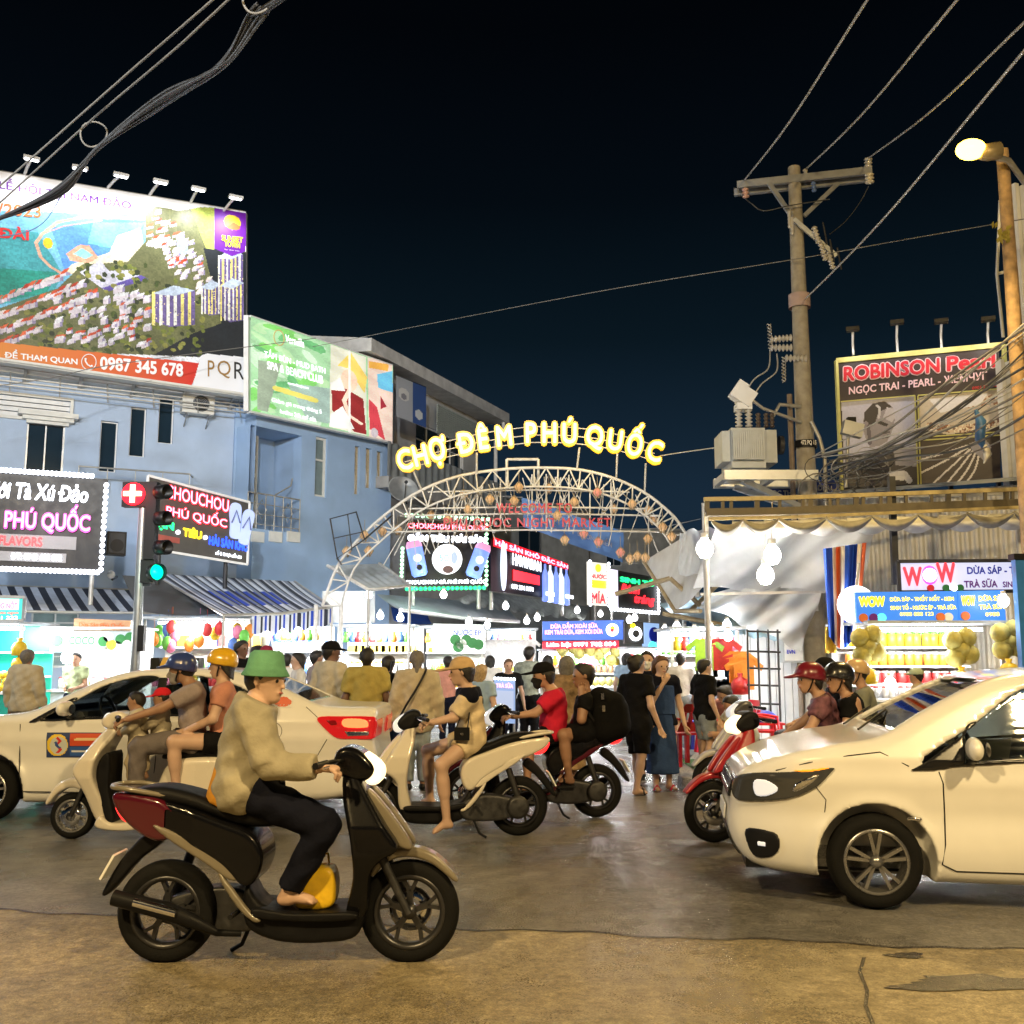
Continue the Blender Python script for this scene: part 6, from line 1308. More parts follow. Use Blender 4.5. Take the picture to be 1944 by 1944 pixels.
def scooter(label, loc, rz, body, accent, trim=M_plast, rim=M_rimd, head=M_headw, tail=M_tail, steer=0, lean=0, h=.014, seatm=M_seat, plate=True, tailc=None):
 t = thing('scooter', label, 'scooter', loc, rz)
 if lean: t.rotation_euler = (lean, 0, rz)
 wheel(t, 0, .262, .262, .10, .18, 5, rim, nm='rear_wheel', disc=False); wheel(t, 1.285, .262, .262, .085, .185, 5, rim, nm='front_wheel')
 wf = lambda x, z: np.clip(.105+.12*(x+.3)/.8, .07, .175)+0*z
 panel(t, 'side_body', [(-.27, .87), (-.1, .86), (.1, .82), (.3, .75), (.47, .68), (.53, .57), (.50, .45), (.43, .42), (.31, .53), (.10, .645), (-.12, .72), (-.25, .79)], .175, body, .03, 0, h, wf, 'sb%f' % h)
 if tailc: panel(t, 'tail_cowl', [(-.28, .88), (-.1, .87), (.02, .83), (.12, .70), (-.02, .64), (-.15, .69), (-.26, .79)], .13, tailc, .03, 0, h, lambda x, z: wf(x, z)+.008)
 for s_ in (-1, 1):
  panel(t, 'side_trim', [(-.05, .73), (.14, .66), (.30, .56), (.40, .46), (.36, .45), (.22, .54), (.04, .65)], .012, accent, .008, s_*.155, .01, None, 'st%d' % s_)
  panel(t, 'lower_trim', [(.30, .50), (.37, .42), (.47, .30), (.53, .25), (.50, .24), (.42, .30), (.33, .42)], .018, accent, .01, s_*.15, .01, None, 'lt%d' % s_)
 panel(t, 'seat', [(-.23, .885), (-.05, .915), (.14, .88), (.32, .815), (.52, .80), (.60, .76), (.56, .71), (.38, .72), (.1, .81), (-.18, .86)], .135, seatm, .05, 0, h, None, 'se%f' % h)
 mb = MB(); mb.tube(spline([(.0, -.12, .87), (-.2, -.13, .905), (-.30, -.07, .91), (-.30, .07, .91), (-.2, .13, .905), (.0, .12, .87)], 5, False), .014, 7); mb.build('grab_rail', accent, t, False)
 panel(t, 'tail_light', [(-.275, .83), (-.20, .84), (-.12, .78), (-.14, .72), (-.22, .73), (-.265, .78)], .10, tail, .02, 0, .01, None, 'tl')
 panel(t, 'rear_fender', [(-.10, .68), (-.04, .62), (-.16, .52), (-.30, .36), (-.34, .36), (-.24, .54)], .045, trim, .012, 0, .01, None, 'rf')
 if plate: mb = MB(); mb.box((-.30, 0, .50), (.012, .19, .14), R=Matrix.Rotation(.5, 3, 'Y')); mb.build('number_plate', M_white, t, False)
 panel(t, 'engine', [(-.07, .23), (.02, .33), (.28, .38), (.48, .33), (.54, .24), (.46, .16), (.22, .15), (0, .19)], .075, M_eng, .02, .07, h, None, 'en%f' % h)
 mb = MB(); mb.lathe([(.0, 0), (.10, .0), (.10, .03), (.07, .04), (0, .045)], (.02, .15, .27), 20, Matrix.Rotation(-math.pi/2, 3, 'X')); mb.build('clutch_cover', M_eng, t, False)
 mb = MB(); mb.tube([(.42, -.10, .17), (.3, -.12, .18), (.18, -.135, .24), (.05, -.14, .29), (-.24, -.14, .36)], [.016, .018, .036, .046, .04], 12); ex = mb.build('exhaust', M_plast, t, False)
 mb = MB(); mb.tube([(.10, -.172, .29), (-.12, -.172, .345)], .024, 10); mb.build('heat_shield', M_chrome, ex, False)
 mb = MB(); mb.tube([(.0, .11, .30), (.10, .11, .60)], .028, 8); mb.build('shock_absorber', M_eng, t, False)
 panel(t, 'under_cowl', [(.44, .42), (.56, .30), (.98, .27), (1.06, .30), (1.02, .16), (.85, .125), (.60, .135), (.44, .22)], .125, trim, .035, 0, h, None, 'uc%f' % h)
 panel(t, 'floorboard', [(.50, .31), (.70, .285), (1.0, .29), (1.0, .25), (.70, .245), (.50, .265)], .17, trim, .012, 0, h, None, 'fb%f' % h)
 wl = lambda x, z: np.clip(.10+.11*np.clip((z-.18)/.4, 0, 1)-.10*np.clip((z-.72)/.25, 0, 1), .06, .22)+0*x
 panel(t, 'leg_shield', [(.93, .98), (1.0, .98), (1.08, .86), (1.17, .72), (1.235, .61), (1.15, .55), (1.09, .47), (1.075, .30), (1.02, .20), (.96, .26), (1.0, .46), (.985, .66), (.94, .84)], .22, body, .03, 0, h, wl, 'ls%f' % h)
 for s_ in (-1, 1):
  panel(t, 'front_cowl', [(1.06, .90), (1.12, .86), (1.22, .74), (1.30, .62), (1.28, .59), (1.18, .64), (1.10, .74)], .03, accent, .012, s_*.085, .01, None, 'fc%d' % s_)
  panel(t, 'indicator', [(1.02, .83), (1.06, .82), (1.13, .70), (1.10, .70)], .02, M_amber, .008, s_*.125, .008, None, 'in%d' % s_)
  mb = MB(); mb.tube([(1.11, s_*.07, .60), (1.285, s_*.07, .262)], [.026, .02], 8); mb.build('fork', M_eng, t, False)
  mb = MB(); mb.tube([(.93, s_*.13, 1.05), (.90, s_*.22, 1.055), (.86, s_*.27, 1.05)], .013, 7); hb_ = mb.build('handlebar', M_plast, t, False)
  mb = MB(); mb.tube([(.87, s_*.25, 1.05), (.83, s_*.36, 1.045)], .018, 8); mb.build('grip', M_black, hb_, False)
  mb = MB(); mb.tube([(.92, s_*.2, 1.05), (.91, s_*.28, 1.04), (.875, s_*.37, 1.035)], .007, 5); mb.build('brake_lever', M_chrome, hb_, False)
 panel(t, 'handlebar_cowl', [(.88, 1.0), (.89, 1.09), (.95, 1.12), (1.03, 1.09), (1.10, 1.01), (1.06, .945), (.96, .95)], .125, trim if body == accent else body, .04, 0, h, None, 'hc%f' % h)
 panel(t, 'headlight', [(1.0, 1.085), (1.07, 1.065), (1.135, 1.0), (1.12, .93), (1.05, .935)], .105, head, .02, 0, .01, None, 'hl')
 panel(t, 'front_fender', [(1.07, .46), (1.13, .56), (1.28, .595), (1.42, .555), (1.54, .44), (1.52, .42), (1.40, .51), (1.28, .545), (1.17, .52), (1.10, .45)], .06, accent if accent is not M_plast else body, .015, 0, .01, None, 'ff')
 mb = MB(); mb.tube([(.42, .12, .18), (.36, .16, .05), (.30, .17, .015)], .012, 6); mb.build('side_stand', M_plast, t, False)
 for s_ in (-1, 1): mb = MB(); mb.tube([(.40, s_*.1, .28), (.40, s_*.26, .29)], .014, 6); mb.build('footpeg', M_black, t, False)
 return t
P_blk = pmat('gloss_black', (.004, .004, .005), .25, var=.04, scale=3, coat=.25, spec=.15); P_mar = paint('dark_maroon', (.07, .003, .010), .5, .2); P_crm = paint('pearl_cream', (.72, .66, .56)); P_red = paint('scooter_red', (.32, .012, .018)); P_wht = paint('car_white', (.82, .81, .78), .8, .3); P_slv = paint('silver_trim', (.50, .50, .52), .5, .3)
P_brz = paint('bronze_trim', (.19, .165, .12), .5, .3)
# near scooter rides to the right
g = ground(314, 1827)
scooter('black and maroon scooter ridden by the person in the green hat', (g.x, g.y, 0), 0, P_blk, P_brz, head=M_head, h=.011, tailc=P_mar)
# scooter of the woman in cream, pointing left
g = ground(984, 1586); SCW = (g.x, g.y, 0)
scooter('cream and black scooter of the woman in the beige cap', SCW, math.pi+.10, P_crm, P_crm, head=M_headw)
g = ground(1132, 1551); SRD = (g.x, g.y, 0)
scooter('black scooter with dark red side strip carrying the red shirt rider and a backpacker', SRD, math.pi+.12, P_blk, P_mar)
g = ground(1356, 1599); SRR = (g.x+1.285*math.cos(.12), g.y+1.285*math.sin(.12)*1, 0)
scooter('red scooter ridden by the woman in the maroon cap beside the white hatchback', SRR, math.pi+.12, P_red, P_red, head=M_head)
g = ground(1362, 1530); SR2 = (g.x+1.28, g.y+.1, 0)
scooter('dark grey scooter half hidden behind the red scooter', SR2, math.pi+.06, paint('gunmetal', (.06, .06, .065)), P_slv, head=M_headw)
# classic rounded scooter with the family of four, pointing left
def classic(label, loc, rz):
 t = thing('scooter', label, 'scooter', loc, rz); R = .2
 wheel(t, 0, R, R, .10, .13, 5, M_rims, nm='rear_wheel', disc=False); wheel(t, 1.22, R, R, .09, .14, 6, M_rims, nm='front_wheel')
 wr = lambda x, z: np.clip(.19-.10*np.clip((-.02-x)/.25, 0, 1)-.05*np.clip((x-.3)/.2, 0, 1), .06, .2)+0*z
 panel(t, 'rear_body', [(.49, .30), (.44, .50), (.32, .68), (0, .72), (-.2, .69), (-.29, .58), (-.27, .46), (-.05, .40), (.15, .40), (.34, .32)], .2, P_crm, .06, 0, .014, wr)
 panel(t, 'seat', [(.42, .70), (.36, .775), (.15, .80), (-.1, .83), (-.27, .80), (-.28, .73), (-.05, .705), (.2, .70)], .15, M_seat, .05)
 panel(t, 'tail_light', [(-.30, .64), (-.26, .66), (-.24, .56), (-.28, .54)], .07, M_tail, .015, 0, .01)
 panel(t, 'engine', [(-.12, .16), (-.05, .34), (.25, .40), (.42, .30), (.36, .16), (.1, .12)], .09, M_eng, .03, .05)
 panel(t, 'floorboard', [(.44, .26), (.52, .20), (.80, .16), (.92, .22), (.95, .12), (.70, .09), (.46, .14)], .19, P_crm, .03)
 wl = lambda x, z: np.clip(.12+.13*np.clip((z-.15)/.4, 0, 1)-.14*np.clip((z-.7)/.25, 0, 1), .07, .26)+0*x
 panel(t, 'leg_shield', [(.80, .98), (.90, .99), (1.0, .88), (1.09, .74), (1.16, .62), (1.12, .52), (1.06, .40), (.97, .16), (.86, .12), (.90, .32), (.98, .56), (.95, .74), (.86, .88)], .26, P_crm, .035, 0, .014, wl)
 panel(t, 'inner_panel', [(.88, .76), (.95, .70), (.975, .56), (.93, .36), (.87, .18), (.80, .18), (.86, .45), (.86, .65)], .17, M_plast, .02)
 panel(t, 'front_fender', [(1.03, .40), (1.08, .48), (1.22, .53), (1.36, .47), (1.45, .33), (1.43, .30), (1.34, .40), (1.22, .445), (1.1, .40)], .075, P_crm, .03, 0, .012)
 panel(t, 'handlebar_cowl', [(.74, 1.0), (.77, 1.09), (.87, 1.11), (.97, 1.05), (.96, .98), (.85, .95)], .13, P_crm, .04)
 mb = MB(); mb.ball((.955, 0, 1.02), .075, 14, 8, (.6, 1, 1)); mb.build('headlight', M_headw, t, False)
 for s_ in (-1, 1):
  mb = MB(); mb.tube([(.84, s_*.12, 1.06), (.78, s_*.24, 1.07), (.73, s_*.36, 1.05)], .016, 7); hb_ = mb.build('handlebar', M_plast, t, False)
  mb = MB(); mb.tube([(.76, s_*.27, 1.065), (.73, s_*.37, 1.05)], .02, 8); mb.build('grip', M_black, hb_, False)
  mb = MB(); mb.tube([(1.1, s_*.06, .5), (1.22, s_*.06, .2)], .022, 8); mb.build('fork', M_eng, t, False)
 mb = MB(); mb.tube([(.3, -.12, .16), (.1, -.15, .22), (-.25, -.15, .26)], [.02, .05, .045], 10); mb.build('exhaust', M_plast, t, False)
 return t
g = ground(137, 1592); SFM = (g.x+1.22, g.y, 0)
classic('rounded cream scooter carrying a family of four in front of the taxi', SFM, math.pi)
# ------------------------------------------------------------------ cars
class Car:
 def __init__(s, label, loc, rz, side, w, taper, belt, th, wb, wr, arch, mat=None):
  s.t = thing('car', label, 'car', loc, rz); s.P = np.array(spline(side, 5)); s.w, s.taper, s.belt, s.th, s.wb, s.wr, s.arch = w, taper, belt, th, wb, wr, arch
 def half(s, x, z):
  xf, xr, f, r = s.taper
  w = s.w-f*np.clip((x-xf[0])/(xf[1]-xf[0]), 0, 1)**2-r*np.clip((xr[0]-x)/(xr[0]-xr[1]), 0, 1)**2
  w = w-s.th*np.clip(z-s.belt, 0, 9)-.06*np.clip((.42-z)/.25, 0, 1)**2
  w = w-.018*np.exp(-((z-.58)/.09)**2)+.012*np.exp(-((z-.80)/.06)**2)   # side crease
  for cx in (0, -s.wb): w = w+.02*np.exp(-((np.sqrt((x-cx)**2+(z-s.wr)**2)-s.arch)/.05)**2)
  return w
 def F0(s, x, y, z):
  d2 = poly_sdf(s.P, x, z); return smax(d2, np.abs(y)-s.half(x, z), .085)
 def ysurf(s, x, z):
  lo, hi = 0.0, 1.2
  for _ in range(22):
   m = (lo+hi)/2
   if float(s.F0(np.float32(x), np.float32(m), np.float32(z))) < 0: lo = m
   else: hi = m
  return lo
 def body(s, mat, wins, wsx, wsp, rwx, rwp, cabin, h=.018):
  A = s.P; ax = axes((A[:, 0].min()-.05, -.03, A[:, 1].min()-.05), (A[:, 0].max()+.05, s.w+.08, A[:, 1].max()+.05), h)
  x, y, z = ax[0][:, None, None], ax[1][None, :, None], ax[2][None, None, :]
  d2 = poly_sdf(s.P, ax[0][:, None], ax[2][None, :])[:, None, :]; F = smax(d2, y-s.half(x, z), .085); F0 = F.copy()
  for cx in (0, -s.wb):
   d = smax(np.sqrt((x-cx)**2+(z-s.wr)**2)-s.arch, (s.w-.30)-y, .01); F = np.maximum(F, -d)
  cab = smax(poly_sdf(cabin, ax[0][:, None], ax[2][None, :])[:, None, :], F0+.055, .02); F = np.maximum(F, -cab)
  for wp in wins:
   d = np.maximum(poly_sdf(spline(wp, 4), ax[0][:, None], ax[2][None, :])[:, None, :], .35-y); F = np.maximum(F, -d)
  for xr, pp in ((wsx, wsp), (rwx, rwp)):
   d = poly_sdf(pp, ax[1][:, None], ax[2][None, :])[None]; d = np.maximum(d, np.maximum(xr[0]-x, x-xr[1])); F = np.maximum(F, -d)
  V, Q = nets(F.astype(np.float32), ax)
  V = V.copy(); near = V[:, 1] < 0; V[near, 1] = 0
  k = len(V); V2 = V.copy(); V2[:, 1] *= -1; Q = Q[~(V[Q][:, :, 1] <= 1e-6).all(1)]
  V = np.concatenate([V, V2]); Q = np.concatenate([Q, Q[:, ::-1]+k]); s.bodyobj = local('body', V, Q, mat, s.t); return s.bodyobj
 def patch(s, nm, poly, mat, off=0., th=.012, h=.012, both=True, plane='xz', rng=None, par=None, ymin=.2, only=None):
  P_ = np.array(spline(poly, 4) if len(poly) > 4 else poly)
  if plane == 'xz': lo = (P_[:, 0].min()-.04, ymin, P_[:, 1].min()-.04); hi = (P_[:, 0].max()+.04, s.w+.1, P_[:, 1].max()+.04)
  else: lo = (rng[0], P_[:, 0].min()-.04, P_[:, 1].min()-.04); hi = (rng[1], P_[:, 0].max()+.04, P_[:, 1].max()+.04)
  ax = axes(lo, hi, h); x, y, z = ax[0][:, None, None], ax[1][None, :, None], ax[2][None, None, :]
  F = np.abs(s.F0(x, y, z)-off)-th
  d = poly_sdf(P_, ax[0][:, None], ax[2][None, :])[:, None, :] if plane == 'xz' else poly_sdf(P_, ax[1][:, None], ax[2][None, :])[None]
  V, Q = nets(np.maximum(F, d).astype(np.float32), ax); outs = []
  if not len(V): return outs
  outs.append(local(nm, V, Q, mat, par or s.t))
  if both and plane == 'xz': V2 = V.copy(); V2[:, 1] *= -1; outs.append(local(nm, V2, Q[:, ::-1], mat, par or s.t))
  return outs
 def seam(s, pts, nm='panel_gap', r=.0045, mat=None):
  for sg in (1, -1):
   mb = MB(); mb.tube([(p[0], sg*(s.ysurf(p[0], p[1])+.0005), p[1]) for p in pts], r, 5); mb.build(nm, mat or M_black, s.t, False)
 def floor(s, x0, x1):
  mb = MB(); mb.box(((x0+x1)/2, 0, .27), (x1-x0, s.w*2-.6, .16)); mb.build('underbody', M_black, s.t, False)
 def wheels(s, rim_r, mat, n=8, style='2', yo=.0):
  for cx, nm in ((0, 'front_wheel'), (-s.wb, 'rear_wheel')):
   for sg in (1, -1):
    o = wheel(s.t, cx, s.wr, s.wr, .19, rim_r, n, mat, 0, nm, style, disc=False); o.location = (0, sg*(s.w-.115), 0)
    if sg < 0: o.rotation_euler = (0, 0, math.pi); o.location = (2*cx, -(s.w-.115), 0)
 def seats(s, xs, mat):
  for x in xs:
   for yy in (-.36, .36):
    V, Q = panel_mesh([(x+.25, .45), (x+.25, .60), (x-.15, .62), (x-.30, 1.10), (x-.36, 1.30), (x-.46, 1.28), (x-.42, 1.05), (x-.30, .45)], .22, .05, yy, .025); local('seat', V, Q, mat, s.t)
 def mirror(s, x, z, mat):
  for sg in (1, -1):
   y = s.ysurf(x, z-.1)
   b = Blob((x-.2, y-.05, z-.2), (x+.25, y+.3, z+.15), .012); b.cone((x+.0, y+.08, z), (x+.02, y+.2, z+.005), .075, .065, .02, ((1, 0, 0), 1.5)); V, Q = b.mesh(); V = V*np.array([1, sg, 1]); o = local('mirror', V, Q if sg > 0 else Q[:, ::-1], mat, s.t)
   mb = MB(); mb.tube([(x, sg*(y-.02), z-.09), (x, sg*(y+.06), z-.075), (x, sg*(y+.12), z-.06)], .022, 8); mb.build('mirror_arm', M_black, o, False)
   mb = MB(); mb.lathe([(0, 0), (.058, 0)], (x-.062, sg*(y+.14), z), 14, Matrix.Rotation(math.pi/2, 3, 'Y') @ Matrix.Diagonal((.8, 1.35, 1))); mb.build('mirror_glass', M_chrome, o, False)
M_cglass = glass_mat('car_glass', (.80, .84, .84), .5, .02); M_int = pmat('car_interior', (.03, .03, .033), .8, var=.2); M_trimb = pmat('gloss_black_trim', (.012, .012, .013), .2, var=.05)
# white hatchback, right
c = Car('white hatchback with dark alloy wheels beside the red scooter', (ground(1652, 1723).x+.04+.73*math.sin(.15), 6.86+.73*math.cos(.15), 0), math.pi-.15,
  [(.40, .185), (.72, .21), (.84, .29), (.905, .44), (.89, .60), (.87, .72), (.80, .835), (.55, .945), (.25, 1.02), (-.06, 1.075), (-.36, 1.235), (-.70, 1.40), (-.95, 1.475), (-1.4, 1.515), (-2.1, 1.495), (-2.65, 1.41), (-2.98, 1.12), (-3.10, .95), (-3.12, .5), (-3.06, .28), (-2.85, .2), (-2.2, .165), (-.6, .165)],
  .845, ((.20, .95), (-2.3, -3.15), .38, .16), .94, .40, 2.53, .297, .365)
wf_ = [(-.30, .915), (-.66, 1.16), (-1.0, 1.385), (-1.40, 1.425), (-1.44, .995), (-.9, .955)]; wr_ = [(-1.53, 1.0), (-1.50, 1.42), (-2.1, 1.39), (-2.42, 1.2), (-2.38, 1.05)]
c.body(P_wht, [wf_, wr_], (-1.02, .0), [(-.02, 1.11), (.66, 1.11), (.50, 1.42), (-.02, 1.435)], (-3.2, -2.5), [(-.02, 1.08), (.58, 1.08), (.48, 1.38), (-.02, 1.40)], [(-.25, .6), (-.2, 1.0), (-.75, 1.36), (-1.2, 1.46), (-2.4, 1.42), (-2.8, 1.1), (-2.8, .6)])
for wp in (wf_, wr_): c.patch('side_window', wp, M_cglass, -.03, .008, .01)
c.patch('windshield', [(-.66, 1.10), (.66, 1.10), (.52, 1.425), (-.52, 1.425)], M_cglass, -.03, .01, .014, False, 'yz', (-1.05, .05)); c.patch('rear_window', [(-.58, 1.08), (.58, 1.08), (.48, 1.39), (-.48, 1.39)], M_cglass, -.03, .01, .014, False, 'yz', (-3.2, -2.45))
c.patch('window_trim', [(-.215, .872), (-.30, .915), (-.66, 1.16), (-.62, 1.165), (-.58, 1.10), (-.56, .935), (-.50, .915), (-.42, .885)], M_trimb, .004, .012, .01)
c.patch('belt_trim', [(-.42, .895), (-1.46, .975), (-1.46, .995), (-.42, .915)], M_trimb, .004, .010, .008)
for o in c.patch('headlight', [(.86, .775), (.74, .825), (.50, .85), (.255, .885), (.27, .85), (.36, .76), (.50, .685), (.68, .645), (.86, .64)], pmat('headlamp_glass', (.05, .052, .055), .08, var=.1, coat=.6), .008, .012, .009): pass
hl = c.patch('headlight_lens', [(.74, .775), (.66, .785), (.59, .735), (.65, .685), (.73, .68)], M_headw, .020, .008, .008); c.patch('headlight_lens', [(.50, .72), (.42, .76), (.34, .83), (.36, .84), (.48, .78)], M_chrome, .016, .009, .008)
c.patch('indicator', [(.50, .86), (.40, .87), (.30, .885), (.28, .878), (.42, .85)], M_amber, .016, .008, .008)
for o in c.patch('fog_lamp', [(.80, .45), (.64, .455), (.595, .42), (.60, .34), (.66, .285), (.76, .29)], M_black, .004, .010, .009): pass
c.patch('fog_lens', [(.73, .385), (.68, .385), (.68, .355), (.73, .355)], M_headw, .014, .008, .007)
c.patch('grille', [(-.46, .64), (.46, .64), (.50, .76), (-.50, .76)], M_trimb, .006, .012, .012, False, 'yz', (.55, 1.0)); c.patch('grille', [(-.48, .26), (.48, .26), (.42, .40), (-.42, .40)], M_black, .004, .012, .012, False, 'yz', (.5, 1.0)); c.patch('grille_bar', [(-.44, .685), (.44, .685), (.44, .705), (-.44, .705)], M_chrome, .02, .008, .009, False, 'yz', (.55, 1.0)); c.patch('number_plate', [(-.26, .46), (.26, .46), (.26, .57), (-.26, .57)], M_white, .012, .008, .01, False, 'yz', (.55, 1.0))
c.seam([(-.42, .80), (-.425, .6), (-.415, .42), (-.39, .30), (-.48, .255), (-1.3, .25), (-1.42, .30), (-1.46, .6), (-1.47, .95)]); c.seam([(-.22, .90), (-.05, .985), (.15, .96), (.4, .91), (.6, .85)]); c.seam([(.36, .76), (.30, .68), (.31, .60)], r=.003); c.seam([(-.42, .80), (-.40, .87)], r=.004)
c.patch('side_marker', [(-.19, .585), (-.28, .585), (-.28, .565), (-.19, .565)], M_chrome, .006, .008, .006)
for sg in (1, -1): mb = MB(); y = c.ysurf(-1.25, .78)+.012; mb.tube([(-1.16, sg*y, .78), (-1.2, sg*(y+.02), .783), (-1.32, sg*(y+.02), .787), (-1.36, sg*y, .788)], .014, 7); mb.build('door_handle', P_wht, c.t, False)
c.floor(-3.0, .8); c.wheels(.20, pmat('dark_machined_alloy', (.36, .36, .37), .28, .85, var=.15), 5, '2'); c.mirror(-.60, 1.02, P_wht); c.seats((-1.0, -1.95), M_int)
mb = MB(); mb.box((-.35, 0, .93), (.45, 1.25, .16)); mb.build('dashboard', M_int, c.t, False); mb = MB(); mb.tube([(-.70+.05*math.sin(t), .36+.17*math.cos(t), .98+.17*math.sin(t)) for t in np.linspace(0, 2*math.pi, 22)[:-1]], .016, 6, True); mb.build('steering_wheel', M_black, c.t, False)
mb = MB()
for yy in (.25, -.35): mb.tube([(-.02, yy, 1.09), (-.2, yy-.3, 1.165), (-.32, yy-.55, 1.2)], .008, 5)
mb.build('wiper', M_black, c.t, False)
HATCH = c
# white taxi saloon, left
c = Car('white taxi saloon with door logo stopped behind the family scooter', (ground(-5, 1560).x-.10, 10.3+.74, 0), math.pi,
  [(.40, .20), (.76, .235), (.88, .33), (.92, .48), (.90, .66), (.80, .80), (.45, .93), (.05, 1.01), (-.36, 1.06), (-.75, 1.25), (-1.12, 1.41), (-1.5, 1.468), (-2.05, 1.47), (-2.45, 1.42), (-2.85, 1.27), (-3.18, 1.125), (-3.45, 1.095), (-3.70, 1.09), (-3.765, 1.03), (-3.74, .80), (-3.77, .56), (-3.70, .32), (-3.5, .235), (-2.9, .19), (-.6, .18)],
  .85, ((.25, .95), (-2.6, -3.8), .27, .17), .96, .42, 2.55, .30, .37)
w1 = [(-.52, .985), (-.80, 1.16), (-1.12, 1.33), (-1.58, 1.385), (-1.60, 1.03), (-1.0, 1.0)]; w2 = [(-1.68, 1.035), (-1.66, 1.385), (-2.1, 1.38), (-2.42, 1.28), (-2.62, 1.16), (-2.60, 1.07)]
c.body(P_wht, [w1, w2], (-1.15, -.3), [(-.02, 1.11), (.66, 1.11), (.52, 1.39), (-.02, 1.40)], (-3.2, -2.5), [(-.02, 1.15), (.62, 1.15), (.52, 1.37), (-.02, 1.38)], [(-.5, .6), (-.45, 1.0), (-.9, 1.3), (-1.4, 1.43), (-2.1, 1.43), (-2.5, 1.36), (-2.85, 1.2), (-2.8, .6)])
for wp in (w1, w2): c.patch('side_window', wp, M_cglass, -.03, .008, .01)
c.patch('windshield', [(-.66, 1.10), (.66, 1.10), (.54, 1.395), (-.54, 1.395)], M_cglass, -.03, .01, .014, False, 'yz', (-1.2, -.25)); c.patch('rear_window', [(-.62, 1.14), (.62, 1.14), (.52, 1.38), (-.52, 1.38)], pmat('rear_window_tint', (.02, .025, .03), .05, var=0), -.02, .012, .014, False, 'yz', (-3.25, -2.45))
c.patch('window_trim', [(-.44, .955), (-.52, .985), (-.80, 1.16), (-.78, 1.19), (-.62, 1.10), (-.40, .965)], M_trimb, .004, .012, .01); c.patch('pillar_trim', [(-1.59, 1.03), (-1.58, 1.385), (-1.67, 1.385), (-1.69, 1.035)], M_trimb, .004, .01, .01); c.patch('belt_trim', [(-.5, .965), (-2.6, 1.045), (-2.6, 1.065), (-.5, .985)], M_trimb, .004, .01, .008)
for o in c.patch('tail_light', [(-3.20, 1.00), (-3.45, 1.01), (-3.68, 1.005), (-3.76, .98), (-3.76, .80), (-3.56, .79), (-3.40, .80), (-3.29, .88)], pmat('tail_lamp_glass', (.32, .008, .01), .1, var=.05, coat=.6, emis=(1, .02, .02), es=.35), .006, .012, .009): pass
c.patch('tail_light_lens', [(-3.46, .985), (-3.60, .985), (-3.68, .96), (-3.68, .90), (-3.50, .90), (-3.44, .93)], pmat('tail_lamp_lit', (.7, .02, .01), .15, var=0, emis=(1, .10, .03), es=4.0), .018, .008, .008); c.patch('reverse_lens', [(-3.46, .87), (-3.70, .865), (-3.70, .82), (-3.50, .815)], M_chrome, .016, .008, .008); c.patch('tail_light_lens', [(-3.28, .975), (-3.38, .975), (-3.40, .93), (-3.34, .92)], pmat('tail_lamp_dark', (.25, .006, .01), .1, var=0, coat=.5), .016, .007, .008)
c.patch('headlight', [(.88, .70), (.72, .79), (.40, .86), (.36, .80), (.55, .68), (.85, .62)], pmat('headlamp_glass', (.05, .052, .055), .08), .008, .012, .01)
c.seam([(-.31, .94), (-.32, .7), (-.34, .45), (-.38, .30), (-1.55, .28), (-1.63, .35), (-1.66, 1.02)]); c.seam([(-1.66, .35), (-2.1, .33), (-2.25, .5), (-2.45, .62), (-2.62, .8), (-2.66, 1.05)]); c.seam([(-3.20, 1.0), (-3.08, 1.10)], r=.004); c.seam([(-3.30, .79), (-3.20, .62), (-3.18, .5)], r=.004); c.seam([(-2.78+.085*math.cos(t), .87+.085*math.sin(t)) for t in np.linspace(0, 2*math.pi, 22)], 'fuel_cap', .003)
for x in (-1.42, -2.42):
 for sg in (1, -1): mb = MB(); y = c.ysurf(x, .86)+.012; mb.tube([(x+.1, sg*y, .86), (x+.06, sg*(y+.02), .863), (x-.06, sg*(y+.02), .867), (x-.1, sg*y, .868)], .014, 7); mb.build('door_handle', P_wht, c.t, False)
c.floor(-3.6, .8); c.wheels(.195, M_rims, 5, '2'); c.mirror(-.80, 1.09, P_wht); c.seats((-1.25, -2.1), M_int)
mb = MB(); mb.box((-.62, 0, .97), (.5, 1.25, .16)); mb.build('dashboard', M_int, c.t, False); mb = MB(); mb.tube([(-.98+.06*math.sin(t), .36+.18*math.cos(t), 1.02+.17*math.sin(t)) for t in np.linspace(0, 2*math.pi, 22)[:-1]], .016, 6, True); mb.build('steering_wheel', M_black, c.t, False)
# door decal and number decal follow the bodywork
def decal(c, nm, x0, z0, x1, z1, P, sg=1):
 me_v = []; W_, H_ = P.w, P.h; ys = [c.ysurf(x0+(x1-x0)*.5, z0+(z1-z0)*v)+.004 for v in np.linspace(0, 1, H_+1)]
 V = np.array([(x0+(x1-x0)*i/W_, sg*ys[H_-j], z1+(z0-z1)*j/H_) for j in range(H_+1) for i in range(W_+1)]); i = np.arange(H_)[:, None]*(W_+1)+np.arange(W_)[None, :]; Q = np.stack([i, i+1, i+W_+2, i+W_+1], -1).reshape(-1, 4)
 me = mesh_np(nm, V, Q, None, True); ca = me.color_attributes.new('col', 'FLOAT_COLOR', 'CORNER'); col = np.ones((W_*H_, 4, 4), np.float32); col[:, :, :3] = P.a.reshape(-1, 1, 3); ca.data.foreach_set('color', col.ravel()); return link_mesh(nm, me, M_print, c.t, False)
